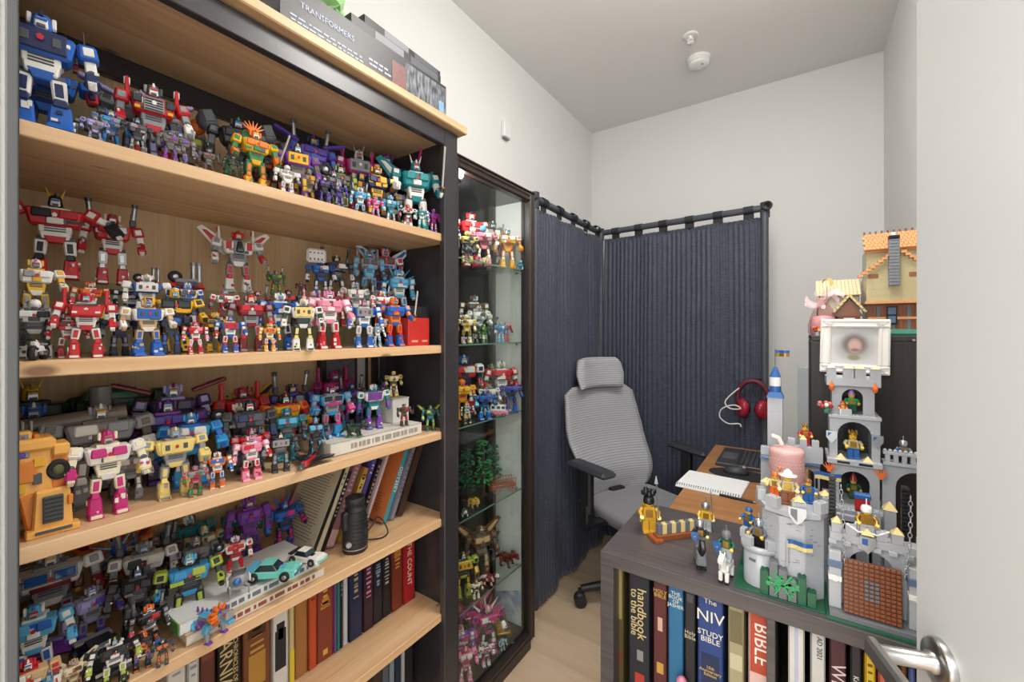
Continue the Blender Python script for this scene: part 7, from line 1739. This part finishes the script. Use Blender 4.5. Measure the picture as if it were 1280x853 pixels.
def swirl():
    m, nt, p = new_mat('swirl_print'); tc = N(nt, 'ShaderNodeTexCoord'); n = N(nt, 'ShaderNodeTexNoise'); n.inputs['Scale'].default_value = 7; n.inputs['Detail'].default_value = 4; n.inputs['Distortion'].default_value = 1.5; nt.links.new(tc.outputs['Object'], n.inputs[0])
    r = N(nt, 'ShaderNodeValToRGB'); e = r.color_ramp.elements; e[0].position = .35; e[0].color = lin('#4a6fb0'); e[1].position = .62; e[1].color = lin('#d8dce4'); nt.links.new(n.outputs['Fac'], r.inputs[0]); nt.links.new(r.outputs[0], p.inputs['Base Color']); p.inputs['Roughness'].default_value = .3; return m
ps = MB(); ps.prism([(.084, -1.12), (.084, -.99), (.24, -.99), (.19, -1.12)], GY1 - .016, GY1 - .0145, swirl(), 1); tag(ps.build('art_print'), 'blue and white swirled print leaning inside the cabinet side', 'print')
# ================================================================== on the desk
ZD = .7423
nb = tag(empty('spiral_notebook', (-.285, 1.835, ZD), -.06), 'open white spiral notebook on the desk', 'notebook')
k = MB(); k.box((0, 0, .004), (.23, .19, .008), plain('notebook_paper', '#e9e9ea', .8), ch=.001); k.build('page_block', nb)
k = MB(); k.box((0, .002, .0088), (.228, .186, .0012), plain('notebook_page', '#efeff0', .8), rot=(.006, 0, 0), ch=0); k.build('top_page', nb)
k = MB()
for i in range(26): x = -.108 + i * .0086; k.tube([(x, -.086, .009), (x, -.092, .013), (x, -.099, .009), (x, -.098, .002), (x, -.091, .001)], .0011, m_bbk, n=5)
k.build('spiral_binding', nb)
k = MB(); k.box((0, -.103, .003), (.225, .018, .005), plain('notebook_paper', '#e9e9ea', .8), ch=.001); k.build('cover_edge', nb)
pn = MB(); pn.cyl((0, 0, 0), (.11, 0, 0), .0045, m_bbk, n=10); pn.cyl((.11, 0, 0), (.122, 0, 0), .0045, m_silv, .001, n=10); tag(pn.build('pen', None, (-.245, 1.722, ZD + .0048), (0, 0, -.08)), 'black pen lying along the notebook spiral', 'pen')
mpd = MB(); m_pad = plain('mousepad_cloth', '#232427', .9)
mpd.prism([(.10 * math.cos(a) * (1 + .25 * (abs(math.cos(a)) > .7)), .075 * math.sin(a)) for a in [i * 2 * PI / 24 for i in range(24)]], 0, .003, m_pad, 2); tag(mpd.build('mouse_pad', None, (-.205, 2.02, ZD), (0, 0, 0)), 'black rounded mouse pad on the desk', 'mouse pad')
ms = tag(empty('computer_mouse', (-.225, 2.03, ZD + .003), .1), 'black and grey computer mouse on the pad', 'mouse'); k = MB(); k.ball((0, 0, .002), .05, m_bpl2, 16, (1, .62, .62)); k.v = [(a, b, max(c, 0)) for a, b, c in k.v]; k.build('shell', ms); k = MB(); k.lathe((.03, 0, .029), [(.006, -.003), (.006, .003)], m_lg, 12, axis=(0, 1, 0)); k.build('scroll_wheel', ms)
lp = tag(empty('laptop', (-.215, 2.255, ZD)), 'dark grey laptop open on the desk with black keyboard', 'laptop'); m_lap = plain('laptop_grey', '#4c4d52', .35, .4)
k = MB(); k.box((0, 0, .008), (.205, .30, .016), m_lap, ch=.003); k.build('deck', lp)
k = MB(); k.box((-.060, -.0, .0163), (.062, .12, .001), plain('trackpad', '#5a5b61', .3), ch=.0003); k.build('trackpad', lp)
kb = MB(); kb.box((.035, 0, .0162), (.10, .27, .0012), m_bbk, ch=.0003); kbo = kb.build('keyboard_well', lp); key = None
for i in range(5):
    for j in range(13):
        lc = (-.003 + i * .019, -.122 + j * .0203, .0168)
        if key is None: key = MB().box((0, 0, .001), (.0165, .0178, .002), m_bpl2, ch=.0006).build('key', kbo, lc)
        else: inst(key, 'key', kbo, lc)
k = MB(); k.box((0, 0, .10), (.006, .30, .20), m_lap, ch=.002); sc_ = k.build('screen_lid', lp, (.104, 0, .012), (0, .22, 0)); k = MB(); k.box((-.0035, 0, .10), (.001, .28, .175), plain('screen_black', '#0c0d10', .1), ch=0); k.build('display', sc_)
eb = MB(); eb.tube([(-.13, 2.35, ZD + .018), (-.12, 2.40, ZD + .03), (-.10, 2.43, ZD + .025), (-.085, 2.40, ZD + .004)], .003, m_bw, n=6); tag(eb.build('white_cable'), 'short white cable arching behind the laptop', 'cable')
m_tum = plain('blush_pink', '#d9a7a2', .45)
tu = tag(empty('tumbler', (-.028, 1.295, KZ)), 'blush pink textured tumbler standing among the castle walls', 'tumbler')
k = MB(); k.lathe((0, 0, 0), [(.028, 0), (.030, .004), (.0385, .265), (.0385, .272), (.036, .275)], m_tum, 32); tb_ = k.build('cup', tu)
k = MB()
for j in range(29):
    for i in range(28):
        a = 2 * PI * (i + .5 * (j % 2)) / 28; z = .02 + j * .0084; r_ = .0305 + (.0385 - .0305) * z / .265
        if math.sin(a) > .35: continue
        c = Vector((r_ * math.cos(a), r_ * math.sin(a), z)); n_ = Vector((math.cos(a), math.sin(a), 0)); s_ = Vector((-n_.y, n_.x, 0)) * .0024; u_ = Vector((0, 0, .0026))
        k.add([c - s_, c - u_, c + s_, c + u_, c + n_ * .0016], [[0, 1, 4], [1, 2, 4], [2, 3, 4], [3, 0, 4]], m_tum)
so = k.build('raised_texture', tu); so['kind'] = 'stuff'
k = MB(); k.lathe((0, 0, .275), [(.039, -.006), (.039, .002), (.034, .006), (.012, .007), (0, .007)], plain('blush_lid', '#d8aaa4', .4), 24); k.build('lid', tu)
k = MB(); k.tube([(-.01, .0, .288), (-.018, -.002, .305), (-.034, -.006, .310)], .006, plain('blush_white', '#ead9d4', .4), n=10); k.build('straw', tu)
# headset hanging on the curtain pipe
hsP = on_y(941, 500, 2.525)
hd_ = tag(empty('headset', (hsP.x, 2.515, hsP.z)), 'crimson over-ear headset with white cable hanging at the curtain', 'headset')
m_crim = plain('crimson_plastic', '#9c1f33', .3); m_crd = plain('dark_crimson', '#5c1a26', .5)
k = MB(); q = [(.070 * math.cos(a), .0, .015 + .085 * math.sin(a)) for a in [-.35 + i * (PI + .7) / 16 for i in range(17)]]; k.tube(q, .013, m_crd, n=10); k.build('headband', hd_)
for s in (-1, 1):
    k = MB(); k.lathe((s * .052, 0, -.045), [(.034, -.024), (.048, -.016), (.050, 0), (.042, .014), (.020, .018), (0, .019)], m_crim, 22, axis=(s * .85, -.5, 0)); k.lathe((s * .058, 0, -.045), [(.036, -.026), (.040, -.034), (.030, -.040), (.018, -.034)], m_bbk, 22, axis=(s * .85, -.5, 0)); k.build('ear_cup', hd_)
k = MB(); k.tube(smooth_pts([(-.06, -.02, .06), (-.10, -.03, .02), (-.125, -.03, -.02), (-.10, -.03, -.05), (-.05, -.035, -.045), (-.085, -.03, -.03), (-.14, -.03, -.055), (-.15, -.03, -.10), (-.11, -.03, -.13), (-.06, -.03, -.125), (-.05, -.03, -.14)]), .0035, m_bw, n=6); k.build('cable', hd_)
k = MB(); k.cyl((0, .02, .10), (0, -.02, .10), .005, m_bbk, n=8); k.cyl((0, .02, .10), (.062, .06, .11), .005, m_bbk, n=8); k.build('hook', hd_)
# ================================================================== small shifts that keep neighbouring toys clear of each other
SHIFT = {
 'tall royal blue robot with white chest panel at the left end of the top shelf': (0.01, 0.006),
 'royal blue robot with red helmet leaning beside the tall blue robot': (0.023, -0.018),
 'grey robot with lavender plank wings on the top shelf': (-0.004, 0.018),
 'small grey robot with bright blue legs on the top shelf': (-0.005, 0),
 'red and white robot with tall red shoulder fins on the top shelf': (0.004, 0),
 'taupe robot with purple shins at the front of the top shelf': (0.007, 0.006),
 'taupe robot with flat lavender shoulder slabs on the top shelf': (-0.012, -0.003),
 'broad taupe robot with violet chest plate on the top shelf': (0.001, -0.01),
 'brown robot with an orange globe above its shoulder': (-0.02, 0),
 'thin brown robot holding a dark rifle, front of the top shelf': (0, -0.001),
 'black robot with green chest and rock shoulders': (0.008, -0.003),
 'camouflage green and black robot at the front of the top shelf': (0, 0.011),
 'yellow robot with orange flame crest and white sword': (0.01, -0.006),
 'dark grey robot with rocky shoulder lumps': (-0.028, -0.028),
 'small all-white round-headed robot on the top shelf': (0, 0.028),
 'purple-chested robot with yellow knees on the top shelf': (0.001, 0.003),
 'olive and black robot behind the purple rifle carrier': (0.009, -0.015),
 'blue-violet robot raised at the back of the top shelf': (-0.004, -0.024),
 'black and plum robot with long rifle, front of the top shelf': (0.011, 0),
 'olive robot with a big round wheel on its shoulder': (0, -0.028),
 'magenta-chested robot with pale horns at the back of the top shelf': (-0.022, -0.006),
 'dark purple robot with magenta sword near the right end': (-0.01, 0.006),
 'sky blue and white robot on the top shelf': (-0.005, 0.009),
 'navy and gold robot standing mid-row on the top shelf': (0, -0.009),
 'small magenta and pink robot at the front edge of the top shelf': (0.005, 0),
 'small slim aqua robot between the magenta and maroon ones': (-0.006, 0),
 'white robot with maroon limbs near the right end': (-0.004, 0),
 'small white robot with black and red wheels, front right': (0.006, 0),
 'teal green robot with white wing tips and white sword': (0.01, -0.006),
 'tiny purple robot at the far right end of the top shelf': (0.004, 0),
 'dark grey and lavender robot behind the small lavender one': (-0.003, 0),
 'charcoal robot left of the taupe robot with purple shins': (0.008, -0.006),
 'dark red and black robot behind the small white one': (-0.012, -0.002),
 'tan and taupe robot right of the purple-chested one': (0.004, -0),
 'charcoal and violet robot below the raised blue-violet one': (0.019, -0.004),
 'big red and white robot with yellow horns, upper left of the second shelf': (0.01, 0.006),
 'black robot with twin upright black barrels': (0, -0.028),
 'grey-blue robot between the black and the blue-winged robots': (0, -0.028),
 'white and red robot with blue wing at the right of the second shelf': (-0.001, -0.028),
 'orange and white crested robot above the red box': (-0.022, 0.02),
 'white robot with yellow trim at the left edge of the second shelf': (0.02, 0),
 'blue-chested robot with white shoulders behind the cream-legged one': (-0.004, 0.006),
 'white and blue slim robot behind the yellow robot': (0.004, 0.015),
 'white dome-headed robot at the left edge of the second shelf': (0.019, 0),
 'darker red robot half hidden left of the bright red robot': (0.018, 0),
 'bright red robot with white arms and tall red back fins': (0.01, -0.005),
 'white-chested robot with tan thighs and big blue feet': (0.01, 0.005),
 'yellow robot with windscreen chest and yellow shield': (-0.006, -0.006),
 'small coral red robot with white thighs': (0.008, 0),
 'white and red robot just left of the maroon one': (0.01, 0),
 'maroon robot with light grey thighs and black shins': (-0.002, 0),
 'small yellow-orange robot with white arms': (0.008, -0.005),
 'blue and white robot between the small orange and the green-legged robots': (0.012, -0.003),
 'white robot with pale yellow chest and grey-green legs': (0.028, -0.001),
 'pink and white robot with tall red boots': (0, 0.006),
 'dark red robot behind the pink and white one': (0, -0.003),
 'blue and white robot with red head, front of the second shelf': (0, 0.018),
 'white and red robot with red barrels behind the blue ones': (0.012, 0),
 'small pale grey robot between two blue robots': (0, 0.006),
 'blue and orange robot swinging a white sword': (0, 0.006),
 'light blue spiky robot perched over the red box': (-0.015, -0.019),
 'orange-red robot behind the bright red one': (0.002, -0.006),
 'navy robot with white wheels behind the white race car': (-0.004, 0.006),
 'black and navy robot between the red and the tan-legged robots': (0.015, 0),
 'dark navy robot left of the yellow windscreen robot': (0.045, 0),
 'slim yellow and black robot right of the coral red one': (0.001, -0.006),
 'black and red robot on the middle step of the second shelf': (0, -0.003),
 'pale pink and grey robot behind the green-legged one': (0, 0.003),
 'white and navy robot behind the red-headed one': (-0.012, 0.003),
 'dark green robot with yellow horns at the left end of the third shelf': (0, 0.006),
 'blue robot behind the amber truck robot on the third shelf': (-0.014, 0.007),
 'huge grey robot with a barrel cannon over its shoulder': (0.03, 0.002),
 'plum and lavender robot at the back of the third shelf': (0.035, 0.003),
 'broad plum purple robot behind the cream yellow one': (0.028, -0.028),
 'red robot with a tall pointed fin at the back of the third shelf': (0.032, 0.018),
 'gold-chested robot with navy wings on the third shelf': (-0.014, 0.028),
 'white robot with a black wheel on its arm': (0.03, 0.004),
 'slate grey robot with black head on the third shelf': (0.036, 0.021),
 'yellow-chested robot with red arms and legs on the third shelf': (0.052, 0.012),
 'teal robot with a round drum behind the black square robot': (0.022, 0.024),
 'navy robot with silver rifle and black barrels': (0.012, -0.028),
 'magenta spiky robot at the back of the third shelf': (0.02, 0.018),
 'bright azure robot with silver-grey thighs on the third shelf': (0.01, 0.003),
 'pale grey robot behind the violet-legged one': (0, 0.006),
 'purple and navy robot near the white carton': (-0.022, 0),
 'dark green winged robot at the right end of the third shelf': (0, -0.004),
 'large amber truck robot with dark grille at the left of the third shelf': (-0.01, -0.003),
 'broad cream yellow robot with grey thighs': (-0.004, 0.006),
 'rounded azure blue robot beside the cream yellow one': (0.01, -0.006),
 'small grey and red robot with green boots': (0.004, -0.009),
 'small orange robot with blue thighs': (0, -0.005),
 'crimson robot behind the pink one on the third shelf': (0.028, 0.012),
 'pink and white robot with red foot on the third shelf': (0.01, 0.006),
 'squat black square-bodied robot': (0.004, 0.006),
 'light grey robot between the pink-booted and cream yellow ones': (0.028, -0.01),
 'black and dark red robot behind the cream yellow one': (0.012, 0),
 'red robot with yellow chest at the back of the third shelf': (-0.005, 0),
 'navy and magenta robot behind the bright azure one': (0, -0.006),
 'plum and teal robot behind the violet-shinned one': (0, -0.006),
 'slim charcoal robot behind the crumpled red jet': (0.056, 0.009),
 'white robot with teal trim at the left edge of the fourth shelf': (-0.029, -0.006),
 'white robot with wide blue windscreen chest and dark red waist': (-0.01, -0.006),
 'orange and red robot with a blue blast burst on its chest': (-0.01, 0.006),
 'white and grey robot with shoulder barrels on the fourth shelf': (-0.005, -0.002),
 'dark grey robot at the back of the fourth shelf': (-0.004, -0.028),
 'teal robot with white head on the fourth shelf': (-0.016, -0.012),
 'pale teal robot with a flat teal shield': (-0.004, 0.012),
 'blue robot with yellow-green chest stripe on the fourth shelf': (0.01, -0.003),
 'violet robot in front of the royal blue spiked one': (0.004, -0.006),
 'royal blue spiky robot with magenta core': (0, -0.006),
 'black and red-orange robot with silver pipes near the shelf front': (-0.014, -0.028),
 'black robot with lime shoulder and white knees at the shelf front': (0.016, 0),
 'black robot with orange chest by the front edge of the fourth shelf': (0.013, -0.003),
 'pale tan robot low at the front left of the fourth shelf': (-0.004, 0),
 'tan and teal robot at the back of the fourth shelf': (-0.012, -0.02),
 'grey robot left of the blue yellow-striped one': (-0.038, 0.023),
 'black and silver robot behind the large black car': (0.008, -0.028),
 'lavender and grey robot in the middle of the fourth shelf': (0.014, 0),
 'small charcoal robot with orange plate near the shelf front': (0.021, 0),
 'red and white figure at the left of the top glass shelf': (-0, 0.003),
 'cream yellow figure on the top glass shelf': (0, -0.003),
 'pink figure with pale blue helmet on the top glass shelf': (0, -0),
 'olive tall-hatted figure on the top glass shelf': (0.012, -0.007),
 'orange-gold figure with teal helmet on the top glass shelf': (0.035, -0.013),
 'brown figure holding a disc on the second glass shelf': (0.014, 0.028),
 'white and grey figure at the back of the second glass shelf': (0.008, 0),
 'lime figure on the second glass shelf': (-0.009, 0.003),
 'green striped figure at the front of the second glass shelf': (0.004, 0),
 'black-winged figure on the second glass shelf': (-0.004, 0),
 'sky blue figure on the second glass shelf': (0.02, 0),
 'red figure with blue helmet on the third glass shelf': (-0.019, -0.012),
 'red figure with white shoulders on the third glass shelf': (0.021, 0.023),
 'yellow-green figure on the third glass shelf': (0.004, 0.005),
 'golden yellow figure on the third glass shelf': (-0.016, 0),
 'stocky royal blue figure on the third glass shelf': (0.024, 0),
 'white and grey armed figure on the third glass shelf': (-0.011, -0.028),
 'blue robot with red crest on the third glass shelf': (0.026, -0.024),
 'dark green figure at the right of the third glass shelf': (0.024, 0),
 'brown winged figure on the lowest glass shelf': (0.031, 0.028),
 'black and yellow boxy figure on the lowest glass shelf': (-0.008, 0),
 'grey-brown figure behind the dark red dragon': (0.007, -0.001),
 'small ivory and maroon figure at the front of the lowest glass shelf': (0.008, 0),
 'magenta winged figure on the cabinet floor': (0.024, 0.028),
 'magenta spiky figure on the cabinet floor': (0.043, 0.001),
 'purple and white figure on the cabinet floor': (-0.02, -0.028),
 'black figure at the back of the cabinet floor': (0.004, 0),
 'pale blue figure on the cabinet floor': (0.06, -0.006),
 'violet and black figure on the cabinet floor': (0.06, 0.028),
 'white and violet figure near the cabinet floor edge': (0.047, -0.028),
 'white and grey figure at the front of the cabinet floor': (0.02, 0),
 'small dark red launcher base behind the white-shouldered robot': (0, -0.012),
 'red launcher with two upright silver barrels': (0, 0.012),
 'upright black toy cannon at the back of the third shelf': (0.012, 0.006),
 'yellow-green boxy toy truck behind the bright red robot': (0.022, 0),
 'white and blue race car with large tyres on the second shelf': (0.009, -0.003),
 'shiny red sports car behind the yellow robot': (-0, 0),
 'white motorcycle with grey wheels at the front left of the second shelf': (0.014, 0),
 'dark green armoured toy truck at the back of the third shelf': (-0.008, 0.028),
 'turquoise sports car on the stacked books': (0, 0.006),
 'large black toy car nose forward on the fourth shelf': (0.025, -0.021),
 'white and pink toy van on the third glass shelf': (0.013, -0.005),
 'golden toy carriage frame drawn by two orange deer': (0.012, 0.006),
 'grey jet with red underside behind the bright red robot': (0.017, -0.018),
 'plum and red jet at the back of the third shelf': (0.022, 0.014),
 'red and black crumpled jet at the front of the third shelf': (0.028, -0.018),
 'round grey drone with a blue eye on the stacked books': (0, -0.006),
 'small dark green toy beast crouching on the white book': (0.008, 0),
 'grey lizard creature with sky blue legs and orange mane': (0.01, -0.006),
 'small cream skeletal creature on the top glass shelf': (0, -0.015),
 'small blue crab-like creature on the top glass shelf': (0.037, 0.003),
 'dark red dragon on the lowest glass shelf': (0.036, 0),
 'white and red creature on the lowest glass shelf': (0.028, 0),
 'left orange toy deer behind the golden carriage': (-0.008, 0),
 'right orange toy deer behind the golden carriage': (0.002, -0.007),
 'purple toy shuttle at the left of the fourth shelf': (-0.03, 0.009),
 'slim dark green brick tree behind the wagon': (0.002, -0.012),
}
for _o in list(COL.objects):
    if _o.parent is None and _o.get('label') in SHIFT:
        _d = SHIFT[_o['label']]; _o.location.x += _d[0]; _o.location.y += _d[1]
